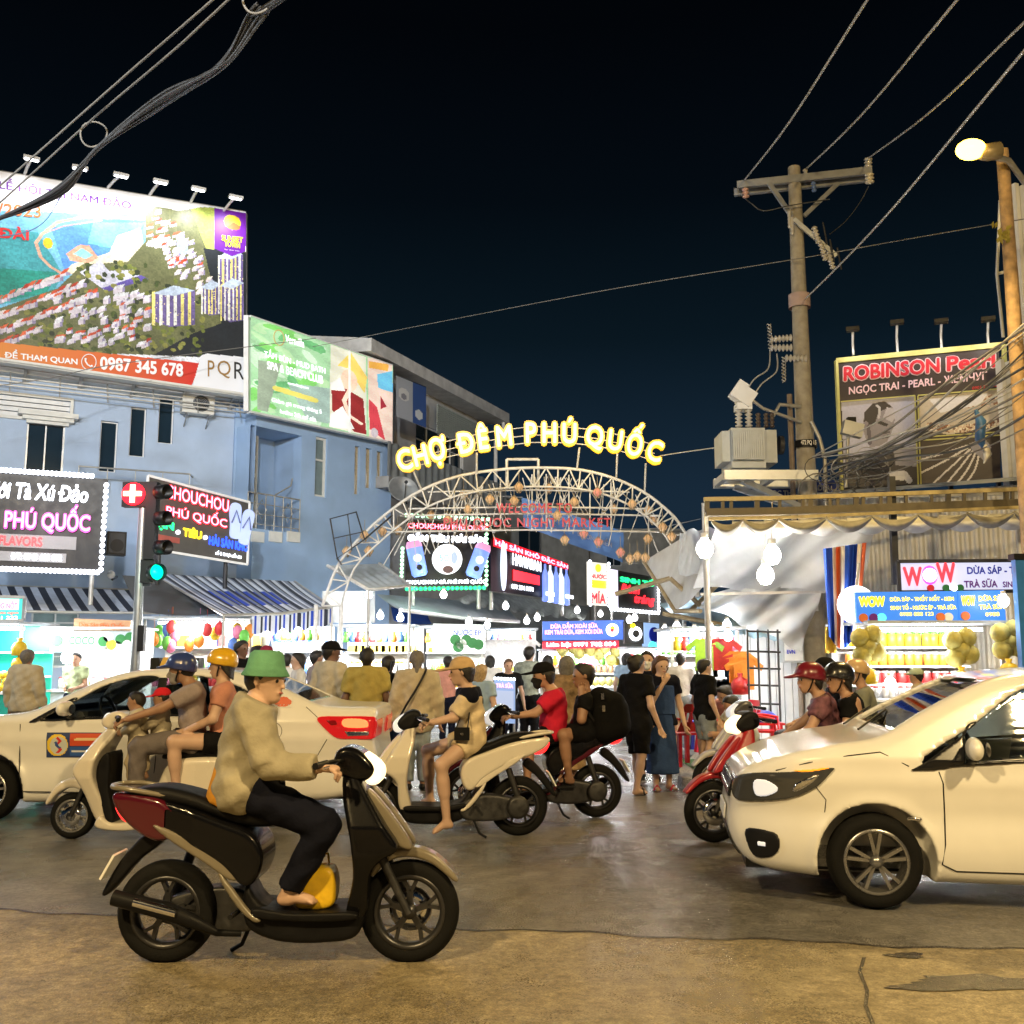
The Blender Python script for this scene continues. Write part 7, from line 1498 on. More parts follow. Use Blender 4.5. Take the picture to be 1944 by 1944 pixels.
D = Print(64, 28, lin(40, 60, 110)); D.rect(.42, .45, 1, .95, lin(205, 80, 45)); D.rect(.42, .08, 1, .42, lin(50, 90, 160)); D.ell(.2, .5, .19, .44, lin(235, 200, 60)); D.ell(.22, .48, .155, .36, lin(200, 205, 200)); D.line([(.2, .78), (.25, .66), (.18, .5), (.26, .32), (.2, .2)], .03, lin(205, 50, 45)); D.line([(.17, .6), (.2, .45), (.24, .4)], .03, lin(45, 80, 150)); D.line([(.55, .72), (.9, .72)], .05, lin(230, 200, 150)); D.line([(.5, .25), (.85, .25)], .05, lin(210, 215, 225))
decal(c, 'door_logo', -.58, .62, -1.12, .86, D)
D = Print(36, 22, lin(205, 195, 180)); D.a[:] = (.80, .79, .76); D.ell(.5, .45, .48, .42, lin(215, 95, 50)); D.ell(.5, .78, .28, .2, lin(215, 95, 50)); decal(c, 'number_decal', -2.76, 1.10, -2.94, 1.20, D)
yq = c.ysurf(-2.85, 1.13)+.012; v, f = text_mesh('5774', .02); lo, hi = v.min(0), v.max(0); mb = MB(); mb.add([(-2.78-.14*float((a-lo[0])/(hi[0]-lo[0])), yq-.02*float((b_-lo[1])/(hi[1]-lo[1])), 1.115+.035*float((b_-lo[1])/(hi[1]-lo[1]))) for a, b_, _ in v], f); mb.build('lettering', I_wht, c.t, False)
ts = thing('taxi_roof_sign', 'unlit yellow and black roof light on top of the taxi', 'roof sign', (0, 0, 0)); p = at(337, 1252, 11.0)
mb = MB(); mb.prism([(-.17, 0), (.17, 0), (.12, .12), (-.12, .12)], lambda a, b, d: (p.x+a, p.y+d, 1.465+b), -.09, .09); mb.build('lamp_box', pmat('taxi_sign_yellow', (.62, .40, .08), .4), ts); mb = MB()
for sg in (-1, 1): mb.box((p.x+sg*.21, p.y, 1.52), (.09, .2, .12))
mb.build('end_cap', M_black, ts)
ts.location = (0, 0, 0)
# shopping bag on the near scooter's floor
bg_ = thing('shopping_bag', 'yellow plastic bag on the footboard of the black and maroon scooter', 'bag', (ground(314, 1827).x+.80, ground(314, 1827).y, .29))
V, Q = panel_mesh([(-.10, 0), (.07, 0), (.10, .10), (.08, .19), (.02, .205), (-.05, .18), (-.09, .10)], .09, .03, 0, .012); local('bag', V, Q, pmat('yellow_plastic_bag', (.75, .48, .02), .35, var=.15, scale=12, bump=.3, bscale=14), bg_)
mb = MB(); mb.tube([(-.03, .02, .19), (-.02, .02, .26), (.04, .02, .26), (.05, .02, .19)], .008, 5); mb.build('handle', MATS['yellow_plastic_bag'], bg_, False)
# foot rest of a passing person at the right edge is built with the people
# ================================================================== PEOPLE
def fab(name, col, rough=.85, var=.14): return pmat('cloth_'+name, col, rough, var=var, scale=9, bump=.9, bscale=9, spec=.1)
SKIN = pmat('skin', (.46, .27, .18), .5, var=.08, scale=10); SKIN2 = pmat('skin_tan', (.34, .19, .12), .5, var=.08, scale=10); SKIN3 = pmat('skin_brown', (.17, .09, .06), .5, var=.08, scale=10); SKINF = pmat('skin_fair', (.58, .38, .28), .5, var=.06, scale=10)
HAIR = pmat('black_hair', (.012, .010, .009), .5, var=.3, scale=40, bump=.4, bscale=120); HAIRB = pmat('brown_hair', (.10, .05, .025), .5, var=.3, scale=40, bump=.4, bscale=120); HAIRG = pmat('grey_hair', (.16, .15, .14), .6, var=.3, scale=40, bump=.4, bscale=120); HAIRL = pmat('blond_hair', (.42, .30, .16), .5, var=.3, scale=40, bump=.4, bscale=120)
EYE = pmat('eye_dark', (.02, .015, .012), .2, var=0); LIP = pmat('lips', (.35, .10, .09), .5, var=0); MASKB = fab('mask_black', (.02, .02, .022)); MASKW = fab('mask_white', (.75, .76, .78))
N = lambda v: np.array([v[0], v[1], v[2]], np.float32)
def nrm(v): v = N(v); return v/np.linalg.norm(v)
class Person:
 def __init__(s, label, J, face, h=.016, skin=SKIN, k=1.0, base=None, group=None, flat=None):
  s.J = {a: N(b) for a, b in J.items()}; s.k = k; s.h = h; s.f = nrm(face); s.skin = skin
  s.u = np.array([0, 0, 1], np.float32); s.l = nrm(np.cross(s.u, s.f)); s.u = nrm(np.cross(s.f, s.l))
  b = base if base is not None else (float(s.J['pelvis'][0]), float(s.J['pelvis'][1]), min(float(s.J['anL'][2]), float(s.J['anR'][2]))-.07)
  s.t = thing('person', label, 'person', b, 0, group)
  sh = s.J['shL']-s.J['shR']; s.side = nrm(sh); up = nrm(s.J['chest']-s.J['pelvis']); s.front = nrm(np.cross(s.side, up)); s.up = up
 def blob(s, pts, pad=.3, h=None):
  A = np.array(pts); return Blob(A.min(0)-pad, A.max(0)+pad, h or s.h)
 def link(s, nm, B, mat, label=None):
  V, Q = B.mesh() if isinstance(B, Blob) else B
  if not len(V): return None
  o = link_mesh(nm, mesh_np(nm, V, Q), mat, s.t)
  if label: o['label'] = label
  return o
 def torso(s, B, g=0.0, hem=None, k=.05, belly=0):
  J, q = s.J, s.k; P, C = J['pelvis'], J['chest']; fl = (s.front, 1.45)
  B.cone(J['hipL'], J['hipR'], .105*q+g, .105*q+g, k, (s.front, 1.12))
  B.cone(P+s.up*.06*q, P+(C-P)*.55, (.135+belly)*q+g, (.135+belly*.7)*q+g, k, (s.front, 1.3))
  B.cone(P+(C-P)*.5, C-s.up*.05*q, .145*q+g, .150*q+g, k, fl)
  a, b = J['shL']*.82+J['shR']*.18, J['shR']*.82+J['shL']*.18; B.cone(a-s.up*.03*q, b-s.up*.03*q, .070*q+g, .070*q+g, k, (s.front, 1.15))
 def folds(s, B, a=.0055):
  x, y, z = B.ax[0][:, None, None], B.ax[1][None, :, None], B.ax[2][None, None, :]; o = 7*float(s.J['head'][0])
  B.F += (a*np.sin(34*z+22*x+3*np.sin(9*x+11*y+o))*np.sin(13*y-17*x+9*z+o)+a*.6*np.sin(52*z-31*x+o)).astype(np.float32)
 def limb(s, B, a, b, ra, rb, g=0., t0=0., t1=1., k=.03):
  a, b = s.J[a], s.J[b]; q = s.k; e = a+(b-a)*t1; d = b-a; st = a+(b-a)*t0; r1 = ra+(rb-ra)*t1
  B.cone(st, e, (ra+(rb-ra)*t0)*q+g, r1*q+g, k, None, [(e, d)] if t1 < 1 or g > 0 else None)
 def body(s, mat=None):
  J, q = s.J, s.k; B = s.blob(list(J.values()), .2); s.torso(B)
  B.cone(J['chest']+s.up*.02*q, J['head']-s.u*.03*q-s.f*.02*q, .058*q, .052*q, .03)
  for S in 'LR':
   s.limb(B, 'sh'+S, 'el'+S, .056, .042); s.limb(B, 'el'+S, 'ha'+S, .042, .029)
   s.limb(B, 'hip'+S, 'kn'+S, .088, .058); s.limb(B, 'kn'+S, 'an'+S, .056, .036); m = J['kn'+S]+(J['an'+S]-J['kn'+S])*.3; B.cone(m, m+(J['an'+S]-m)*.3, .056*q, .05*q, .03)
   if 'to'+S in J:
    an, to = J['an'+S], J['to'+S]; hl = an-s.u*0; d = nrm(to-an); dn = np.array([0, 0, -.045*q], np.float32)
    B.cone(an+dn*.5, to, .037*q, .026*q, .02); B.cone(an+dn, an+dn-nrm((d[0], d[1], 0))*.03*q if abs(d[0])+abs(d[1]) > .01 else an+dn, .034*q, .032*q, .02)
    if s.h < .02:
     lat = nrm(np.cross(d, [0, 0, 1])); 
     for i in range(5): B.cone(to+lat*(i-2)*.015*q, to+lat*(i-2)*.017*q+d*(.03-.004*abs(i-1))*q, .011*q, .009*q, .006)
  s.head(B)
  s.link('body', B, mat or s.skin)
  for S in 'LR': s.hand(S)
  s.eyes()
 def head(s, B):
  h, f, u, l, q = s.J['head'], s.f, s.u, s.l, s.k
  B.cone(h-f*.022*q+u*.022*q, h+f*.014*q+u*.026*q, .086*q, .084*q, .02); B.cone(h+f*.03*q-u*.02*q, h+f*.058*q-u*.088*q, .066*q, .034*q, .03, (l, 1.05)); B.cone(h-f*.02*q-u*.03*q, h+f*.02*q-u*.06*q, .06*q, .05*q, .03)
  B.cone(h+f*.094*q+u*.006*q, h+f*.112*q-u*.03*q, .008*q, .014*q, .012); B.cone(h+f*.094*q-u*.062*q-l*.014*q, h+f*.094*q-u*.062*q+l*.014*q, .010*q, .010*q, .008)
  for e in (-1, 1): B.cone(h+l*e*.084*q-f*.004*q+u*.012*q, h+l*e*.09*q-f*.008*q-u*.02*q, .018*q, .012*q, .008); B.cone(h+f*.083*q+l*e*.032*q+u*.024*q, h+f*.08*q+l*e*.05*q+u*.02*q, .012*q, .01*q, .012)
 def eyes(s):
  h, f, u, l, q = s.J['head'], s.f, s.u, s.l, s.k
  for e in (-1, 1): mb = MB(); mb.ball(h+f*.088*q+l*e*.034*q+u*.004*q, .0115*q, 8, 6); mb.build('eye', EYE, s.t)
  mb = MB(); mb.ball(h+f*.098*q-u*.062*q, .012*q, 8, 5, (1, 1, 1), Matrix((Vector(f)*.7, Vector(l)*1.8, Vector(u)*.55)).transposed()); mb.build('lips', LIP, s.t)
 def hand(s, S):
  q = s.k; w = s.J['ha'+S]; e = s.J['el'+S]; d = nrm(w-e); sd = 1 if S == 'L' else -1
  tgt = s.J.get('gr'+S); 
  n = nrm(np.cross(d, s.u)*sd) if abs(d[2]) < .9 else nrm(s.l*sd)     # palm faces inward/down
  if tgt is not None: n = nrm(np.cross(d, s.l))*(-1 if np.cross(d, s.l)[2] > 0 else 1)
  x = nrm(np.cross(n, d))
  c = w+d*.045*q; B = Blob(c-.16*q, c+.16*q, max(.006, s.h*.45))
  B.cone(w, w+d*.075*q, .030*q, .036*q, .012, (n, 1.7))
  curl = .9 if tgt is not None else .45
  for i in range(4):
   o = w+d*.082*q+x*(i-1.5)*.019*q; L = (.036, .042, .039, .03)[i]*q; a1 = curl*.9
   p1 = o+(d*math.cos(a1)+n*math.sin(a1))*L; a2 = curl*2.1; p2 = p1+(d*math.cos(a2)+n*math.sin(a2))*L*.8
   B.cone(o-d*.01, p1, .0098*q, .009*q, .004); B.cone(p1, p2, .009*q, .0072*q, .003)
  o = w+d*.03*q-x*.032*q; p1 = o+(d*.7-x*.5+n*.35)*.042*q; p2 = p1+(d*.85+n*.5)*.03*q; B.cone(o, p1, .012*q, .0105*q, .006); B.cone(p1, p2, .0105*q, .008*q, .003)
  s.link('hand', B, s.skin)
 def shirt(s, mat, sleeve=.5, g=.016, hem=None, nm='shirt', belly=0, sleeve2=0, loose=0, drop=.0):
  J = s.J; B = s.blob([J[a] for a in ('pelvis', 'chest', 'shL', 'shR', 'elL', 'elR', 'haL', 'haR', 'hipL', 'hipR')], .25)
  s.torso(B, g+loose, None, .05, belly)
  if drop: B.cone(J['pelvis'], J['pelvis']-s.up*drop, .132*s.k+g+loose, .142*s.k+g+loose, .04, (s.front, 1.25))
  for S in 'LR':
   if sleeve > 0: s.limb(B, 'sh'+S, 'el'+S, .058, .048 if not sleeve2 else .046, g+loose*.5+.004, 0, min(1, sleeve), .035)
   if sleeve2 > 0: s.limb(B, 'el'+S, 'ha'+S, .046, .034, g*.8+loose*.5, 0, sleeve2, .02)
  if hem is not None: B.cutplane(J['pelvis']-s.up*hem*s.k, -s.up)
  s.folds(B); nk = J['chest']+s.up*.075*s.k+s.front*.01; B.cutplane(nk, s.up*.95+s.front*.3)
  return s.link(nm, B, mat)
 def trousers(s, mat, t_thigh=1., t_calf=.95, g=.014, nm='trousers', top=.10):
  J = s.J; B = s.blob([J[a] for a in ('pelvis', 'hipL', 'hipR', 'knL', 'knR', 'anL', 'anR')], .22)
  B.cone(J['hipL'], J['hipR'], .108*s.k+g, .108*s.k+g, .04, (s.front, 1.1)); B.cone(J['pelvis'], J['pelvis']+s.up*.08*s.k, .135*s.k+g*.6, .13*s.k+g*.6, .04, (s.front, 1.28))
  for S in 'LR':
   s.limb(B, 'hip'+S, 'kn'+S, .092, .064, g, 0, t_thigh, .03)
   if t_calf > 0 and t_thigh >= 1: s.limb(B, 'kn'+S, 'an'+S, .062, .046, g, 0, t_calf, .03)
  s.folds(B); B.cutplane(J['pelvis']+s.up*top*s.k, s.up)
  return s.link(nm, B, mat)
 def skirt(s, mat, length=.55, r=.2, nm='skirt'):
  J = s.J; B = s.blob([J['pelvis'], J['knL'], J['knR']], .4); P = J['pelvis']; B.cone(P+s.up*.1, P, .125*s.k, .155*s.k, .03, (s.front, 1.2)); B.cone(P, P-np.array([0, 0, length], np.float32), .16*s.k, r*s.k, .03, (s.front, 1.2), [(P-np.array([0, 0, length]), (0, 0, -1))]); return s.link(nm, B, mat)
 def shoes(s, mat, nm='shoe'):
  for S in 'LR':
   an, to = s.J['an'+S], s.J['to'+S]; d = nrm((to[0]-an[0], to[1]-an[1], 0)); dz = np.array([0, 0, -.045], np.float32)*s.k; B = s.blob([an, to], .14, s.h*.8); B.cone(an+dz-d*.025, to+d*.025, .046*s.k, .040*s.k, .02); B.cutplane(an+dz*.1, (0, 0, 1)); s.link(nm, B, mat)
 def sandals(s, mat):
  for S in 'LR':
   an, to = s.J['an'+S], s.J['to'+S]; d = nrm((to[0]-an[0], to[1]-an[1], 0)); l = nrm(np.cross([0, 0, 1], d)); z = min(an[2]-.085*s.k, to[2]-.03*s.k)
   mb = MB(); c = (an+to)/2; q = [tuple(N((an[0], an[1], z))-d*.06+l*w*.035) for w in (-1, 1)]+[tuple(N((to[0], to[1], z))+d*.045+l*w*.04) for w in (1, -1)]
   mb.add(q+[(a, b, c_-.02) for a, b, c_ in q], [(0, 1, 2, 3), (7, 6, 5, 4), (0, 4, 5, 1), (1, 5, 6, 2), (2, 6, 7, 3), (3, 7, 4, 0)]); m = an+(to-an)*.7; mb.tube([Vector(m-l*.045+N((0, 0, -.03))), Vector(m+N((0, 0, .03))), Vector(m+l*.045+N((0, 0, -.03)))], .012, 6); mb.build('sandal', mat, s.t)
 def hair(s, mat=HAIR, length=0., w=.07, bun=False, nm='hair', tail=0):
  h, f, u, l, q = s.J['head'], s.f, s.u, s.l, s.k; B = Blob(h-(.25+length), h+.25, s.h*.8)
  B.cone(h-f*.03*q+u*.03*q, h+f*.012*q+u*.04*q, .097*q, .094*q, .02); B.cone(h-f*.05*q-u*.02*q, h-f*.05*q-u*.06*q, .07*q, .05*q, .03)
  if length: 
   for e in (-1, 0, 1): B.cone(h-f*.045*q+l*e*.05*q, h-f*(.07-.02*abs(e))*q+l*e*.06*q-u*length, w*.8, w*.55, .03)
  if tail: B.cone(h-f*.10*q+u*.02*q, h-f*.14*q-u*tail, .032*q, .024*q, .02)
  if bun: B.cone(h-f*.11*q+u*.05*q, h-f*.115*q+u*.05*q, .045*q, .045*q, .02)
  n = f*.78-u*.62; B.F = np.maximum(B.F, np.minimum(s._pl(B, h+f*.052*q+u*.045*q, n), s._pl(B, h-f*.02*q, f*.95)).astype(np.float32)) if not length else np.maximum(B.F, s._pl(B, h+f*.05*q+u*.045*q, n))
  return s.link(nm, B, mat)
 def _pl(s, B, p, n):
  n = nrm(n); return ((B.ax[0]-p[0])[:, None, None]*n[0]+(B.ax[1]-p[1])[None, :, None]*n[1]+(B.ax[2]-p[2])[None, None, :]*n[2]).astype(np.float32)
 def helmet(s, mat, brim=.05, strap=True, r=.125, nm='helmet'):
  h, f, u, l, q = s.J['head'], s.f, s.u, s.l, s.k; B = Blob(h-.3, h+.3, min(s.h, .013))
  B.cone(h-f*.022*q+u*.035*q, h+f*.012*q+u*.04*q, r*q, r*.97*q, .02, None, [(h+u*.002*q, -u*.97+f*.22)])
  if brim: B.cone(h+f*.10*q+u*.045*q, h+f*(.12+brim)*q+u*.03*q, .075*q, .06*q, .02, (u, 5.5))
  o = s.link(nm, B, mat)
  if strap: 
   mb = MB(); mb.tube([Vector(h+l*.098*q+u*.02*q), Vector(h+l*.075*q+f*.03*q-u*.07*q), Vector(h+f*.045*q-u*.122*q), Vector(h-l*.075*q+f*.03*q-u*.07*q), Vector(h-l*.098*q+u*.02*q)], .007, 5); mb.build('chin_strap', M_black, s.t)
  return o
 def cap(s, mat, brim=.085, nm='cap'):
  h, f, u, l, q = s.J['head'], s.f, s.u, s.l, s.k; B = Blob(h-.3, h+.3, min(s.h, .013)); B.cone(h-f*.028*q+u*.04*q, h+f*.01*q+u*.045*q, .102*q, .10*q, .02, None, [(h+u*.028*q, -u)]); B.cone(h+f*.08*q+u*.04*q, h+f*(.10+brim)*q+u*.025*q, .07*q, .062*q, .015, (u, 6.5)); return s.link(nm, B, mat)
 def mask(s, mat, nm='face_mask'):
  h, f, u, l, q = s.J['head'], s.f, s.u, s.l, s.k; B = Blob(h-.2, h+.2, min(s.h, .01)); B.cone(h+f*.03*q-u*.02*q, h+f*.062*q-u*.085*q, .078*q, .046*q, .03); B.cone(h+f*.09*q-u*.02*q, h+f*.112*q-u*.045*q, .022*q, .02*q, .02); B.cutplane(h-u*.012*q+f*.09*q, u*.95-f*.3); B.cutplane(h+f*.02*q, -f); return s.link(nm, B, mat)
def lerp(a, b, t): return Vector(a)+(Vector(b)-Vector(a))*t
def rider(label, pts, Y, d, wd=.18, near=-1, grips=None, wide=.10, **kw):
 """pts: picture points head, sh, hip, el, ha, kn, an (near side; kn2/an2/el2/ha2 far side optional); d: +1 faces right, -1 left"""
 J = {}; o = lambda p, dy: at(p[0], p[1], Y+dy)
 J['head'] = o(pts['head'], 0); J['chest'] = o(pts['sh'], 0); J['pelvis'] = o(pts['hip'], 0)
 left_near = d < 0    # facing left: the left hand side is towards the camera
 for S, sg, sf in (('L', -1 if left_near else 1, '' if left_near else '2'), ('R', 1 if left_near else -1, '2' if left_near else '')):
  gp = lambda n: pts.get(n+sf, pts.get(n))
  J['sh'+S] = o(pts['sh'], sg*wd); J['hip'+S] = o(pts['hip'], sg*.09)
  J['el'+S] = o(gp('el'), sg*(wd+.06)); J['ha'+S] = o(gp('ha'), sg*(grips or wd)); J['kn'+S] = o(gp('kn'), sg*(wide+.04)); J['an'+S] = o(gp('an'), sg*wide)
  an = gp('an'); to = gp('to') if (('to'+sf) in pts or 'to' in pts) else (an[0]+d*28, an[1]+14); J['to'+S] = o(to, sg*(wide+.01))
  if grips: J['gr'+S] = J['ha'+S]
 face = kw.pop('face', (d, -.12, -.05)); return Person(label, J, face, **kw)
def standing(label, px, top, Y, yaw=90, z0=0.0, arms='down', stride=.0, lean=0, skin=SKIN, h=.018, group=None, k=None, nod=0, headyaw=0, armsR=None, spread=.09):
 "px: picture x of the head, top: picture y of its crown, yaw: heading in degrees (0 right, 90 away, -90 towards the camera)"
 c = at(px, top, Y); H = c.z-z0; q = k or H/1.70; a = math.radians(yaw); f = Vector((math.cos(a), math.sin(a), 0)); l = Vector((-f.y, f.x, 0)); b = Vector((c.x, Y, z0)); U = Vector((0, 0, 1))
 J = {'head': b+U*(H-.118*q)+f*(lean+.02), 'chest': b+U*H*.815+f*lean, 'pelvis': b+U*H*.53}
 for S, sg in (('L', 1), ('R', -1)):
  J['sh'+S] = b+U*H*.815+l*sg*.175*q+f*lean; J['hip'+S] = b+U*H*.505+l*sg*.085*q
  J['kn'+S] = b+U*H*.285+l*sg*spread*q+f*(stride*.5*sg+.03); J['an'+S] = b+U*.085*q+l*sg*spread*q+f*(stride*sg-.02); J['to'+S] = J['an'+S]+f*.13*q+l*sg*.03-U*.055*q
  ar = armsR if (S == 'R' and armsR) else arms
  if ar == 'down': J['el'+S] = b+U*H*.635+l*sg*.262*q+f*(lean*.6-.02); J['ha'+S] = b+U*H*.485+l*sg*.29*q+f*(.06+stride*.3*-sg)
  elif ar == 'fwd': J['el'+S] = b+U*H*.64+l*sg*.21*q+f*.06; J['ha'+S] = b+U*H*.64+l*sg*.12*q+f*.30
  elif ar == 'chin': J['el'+S] = b+U*H*.65+l*sg*.2*q+f*.12; J['ha'+S] = b+U*H*.80+l*sg*.06*q+f*.20
  elif ar == 'carry': J['el'+S] = b+U*H*.635+l*sg*.2*q+f*.0; J['ha'+S] = b+U*H*.60+l*sg*.1*q+f*.22
 hy = math.radians(yaw+headyaw); ff = (math.cos(hy), math.sin(hy), -nod); return Person(label, J, ff, h, skin, q, b, group)
F_khaki = fab('khaki_jacket', (.36, .325, .235)); F_blk = fab('black', (.007, .007, .008)); F_navy = fab('navy', (.007, .008, .016)); F_red = fab('red_tee', (.55, .02, .05)); F_cream = fab('cream', (.68, .55, .36)); F_pink = fab('salmon_tee', (.55, .25, .18)); F_gry = fab('mauve_grey', (.30, .25, .25)); F_gryt = fab('grey_trousers', (.16, .14, .14)); F_olive = fab('olive_shirt', (.40, .33, .10)); F_beige = fab('beige_shirt', (.52, .46, .34)); F_wht = fab('white_shirt', (.70, .69, .66)); F_denim = fab('denim', (.03, .06, .16)); F_orange = fab('orange_cloth', (.62, .28, .03)); F_brown = fab('brown_print', (.30, .20, .11), var=.6); F_plaid = fab('plaid_grey', (.30, .34, .30), var=.5); F_floral = fab('dark_floral', (.16, .07, .09), var=.9); F_shortg = fab('grey_shorts', (.26, .30, .34)); F_green = fab('pale_green_cap', (.42, .52, .40)); F_blue = fab('pale_blue_top', (.34, .48, .66))
MATS['cloth_dark_floral'].node_tree.nodes
# ---- near rider, green bucket hat
gx, gy = ground(314, 1827).x, ground(314, 1827).y
p = rider('person in green bucket hat and khaki jacket riding the black and maroon scooter', {'head': (506, 1292), 'sh': (480, 1352), 'hip': (455, 1494), 'el': (512, 1452), 'ha': (606, 1458), 'kn': (618, 1566), 'an': (548, 1690), 'to': (590, 1709)}, gy, 1, .19, grips=.29, wide=.12, h=.013, skin=SKINF, face=(.93, -.35, -.05))
p.body(); p.trousers(F_navy, g=.022); p.shirt(F_khaki, 1, .028, .12, 'jacket', 0, .93, .02); p.hair(HAIR)
B = Blob(p.J['pelvis']-.4, p.J['pelvis']+.4, .014); P0 = p.J['pelvis']; B.cone(P0+p.up*.06, P0-p.up*.05, .175, .19, .03, (p.front, 1.15), [(P0-p.up*.09, -p.up)]); p.link('shirt_tail', B, F_orange)
h_, u_ = p.J['head'], p.u; R = Matrix((Vector(p.f), Vector(p.l), Vector(p.u))).transposed()
mb = MB(); mb.lathe([(0, .165), (.07, .162), (.092, .145), (.104, .085), (.108, .07), (.132, .03), (.129, .025), (.104, .06), (.096, .08)], Vector(h_-p.f*.01), 26, R); mb.build('bucket_hat', fab('green_hat', (.13, .33, .20)), p.t)
# ---- family of four on the cream scooter (pointing left)
fy = SFM[1]
p = rider('man in blue helmet and mauve shirt steering the family scooter', {'head': (344, 1272), 'sh': (366, 1313), 'hip': (366, 1404), 'el': (306, 1345), 'ha': (240, 1366), 'kn': (262, 1416), 'an': (258, 1508), 'to': (232, 1525)}, fy, -1, .19, grips=.31, wide=.16, h=.016, skin=SKIN2)
p.body(); p.shirt(F_gry, .62, .018, .1); p.trousers(F_gryt, g=.02); p.hair(HAIR); p.helmet(paint('blue_helmet', (.03, .05, .20))); p.mask(fab('mask_grey', (.30, .28, .28)))
p = rider('woman in yellow helmet and salmon tee riding behind the man in blue helmet', {'head': (421, 1263), 'sh': (424, 1312), 'hip': (424, 1408), 'el': (404, 1365), 'ha': (352, 1388), 'kn': (330, 1408), 'an': (334, 1500), 'to': (318, 1515)}, fy, -1, .18, wide=.2, h=.016, skin=SKINF)
p.body(); p.shirt(F_pink, .55, .018, .1); p.trousers(F_blk, .42, 0, .02, 'shorts'); p.hair(HAIR, .2); p.helmet(paint('yellow_helmet', (.72, .42, .02)), brim=0)
def child(label, head, sh, hip, el, ha, kn, an, Y, d, k, shirt, sk=SKIN2, **kw):
 p = rider(label, {'head': head, 'sh': sh, 'hip': hip, 'el': el, 'ha': ha, 'kn': kn, 'an': an, 'to': (an[0]+d*14, an[1]+7)}, Y, d, .19*k, wide=.08, k=k, h=.014, skin=sk, **kw); p.body(); p.shirt(shirt, 1, .014, .1, 'shirt', 0, .9); p.trousers(fab('beige_pants', (.48, .40, .28)), g=.014); return p
p = child('bare-headed small child in beige jacket standing before the family driver', (258, 1331), (262, 1356), (262, 1412), (248, 1380), (232, 1388), (250, 1450), (256, 1512), fy-.02, -1, .66, F_beige); p.hair(HAIR)
p = child('small child in red cap seated before the driver in blue helmet', (307, 1325), (306, 1352), (304, 1408), (288, 1374), (270, 1384), (272, 1420), (274, 1468), fy+.03, -1, .66, F_beige); p.hair(HAIR); p.cap(fab('red_cap', (.55, .02, .03)))
# ---- woman in cream on the cream and black scooter
cy = SCW[1]
p = rider('woman in beige cap and cream outfit with one bare foot on the road', {'head': (876, 1276), 'sh': (890, 1322), 'hip': (896, 1404), 'el': (862, 1362), 'ha': (818, 1372), 'kn': (838, 1452), 'an': (848, 1556), 'to': (826, 1578), 'kn2': (812, 1425), 'an2': (816, 1514), 'to2': (798, 1526)}, cy, -1, .18, grips=.30, wide=.24, h=.014, skin=SKINF)
p.body(); p.shirt(F_cream, .9, .018, .12, 'blouse', 0, 0, .012); p.trousers(F_cream, .45, 0, .024, 'shorts'); p.hair(HAIR, .06); p.cap(fab('beige_cap', (.55, .38, .20)), .1)
B = Blob(p.J['chest']-.35, p.J['chest']+.35, .014); C0 = p.J['chest']; B.cone(p.J['shL'], p.J['shR'], .098, .098, .03, (p.front, 1.05)); B.cone(C0, C0-p.up*.04, .155, .165, .03, (p.front, 1.25), [(C0-p.up*.06, -p.up+p.front*.3)]); B.cutplane(C0+p.up*.085, p.up); p.link('shoulder_panel', B, F_navy)
bgx = thing('shoulder_bag', 'small square black bag at the hip of the woman in cream', 'bag', at(877, 1398, cy-.26)); mb = MB(); c = at(877, 1393, cy-.27); mb.box(c, (.135, .06, .11)); mb.build('bag_body', M_seat, bgx); mb = MB(); mb.box(c+Vector((0, -.033, 0)), (.03, .01, .02)); mb.build('clasp', M_chrome, bgx); mb = MB(); mb.tube([c+Vector((.05, 0, .05)), at(893, 1340, cy-.16), at(892, 1312, cy-.05), at(880, 1345, cy-.2), c+Vector((-.05, 0, .05))], .006, 5); mb.build('strap', M_black, bgx)
# ---- red shirt rider and the boy with the backpack
ry = SRD[1]
p = rider('man in black cap, black mask and red tee riding the black scooter', {'head': (1031, 1283), 'sh': (1052, 1323), 'hip': (1050, 1388), 'el': (1016, 1354), 'ha': (972, 1360), 'kn': (1004, 1420), 'an': (1000, 1488)}, ry, -1, .19, grips=.30, wide=.15, h=.016, skin=SKIN)
p.body(); p.shirt(F_red, .7, .022, .12, 'shirt', .015, 0, .01); p.trousers(F_blk, .9, 0, .022, 'shorts'); p.hair(HAIR, .05); p.mask(MASKB); p.cap(F_blk, .09); p.sandals(M_black)
p = rider('boy in black tee resting chin on hand behind the red shirt rider', {'head': (1107, 1283), 'sh': (1112, 1330), 'hip': (1112, 1390), 'el': (1104, 1366), 'ha': (1104, 1322), 'el2': (1095, 1360), 'ha2': (1085, 1375), 'kn': (1070, 1395), 'an': (1080, 1474), 'to': (1066, 1482)}, ry, -1, .17, wide=.2, h=.016, skin=SKIN2)
p.body(); p.shirt(F_blk, .5, .018, .1); p.trousers(F_blk, .75, 0, .022, 'shorts'); p.hair(HAIR); p.sandals(M_black)
bk_ = thing('backpack', 'large black backpack worn by the boy on the scooter', 'backpack', at(1155, 1395, ry))
c0 = at(1153, 1355, ry); B = Blob(N(c0)-.45, N(c0)+.45, .016); B.cone(at(1140, 1328, ry-.05), at(1146, 1385, ry-.05), .13, .15, .03, ((0, 1, 0), .9)); B.cone(at(1165, 1335, ry-.04), at(1170, 1378, ry-.04), .12, .14, .05); B.cone(at(1178, 1345, ry-.02), at(1180, 1375, ry-.02), .08, .09, .04); V, Q = B.mesh(); link_mesh('pack', mesh_np('pack', V, Q), fab('pack_black', (.005, .005, .0055)), bk_)
mb = MB()
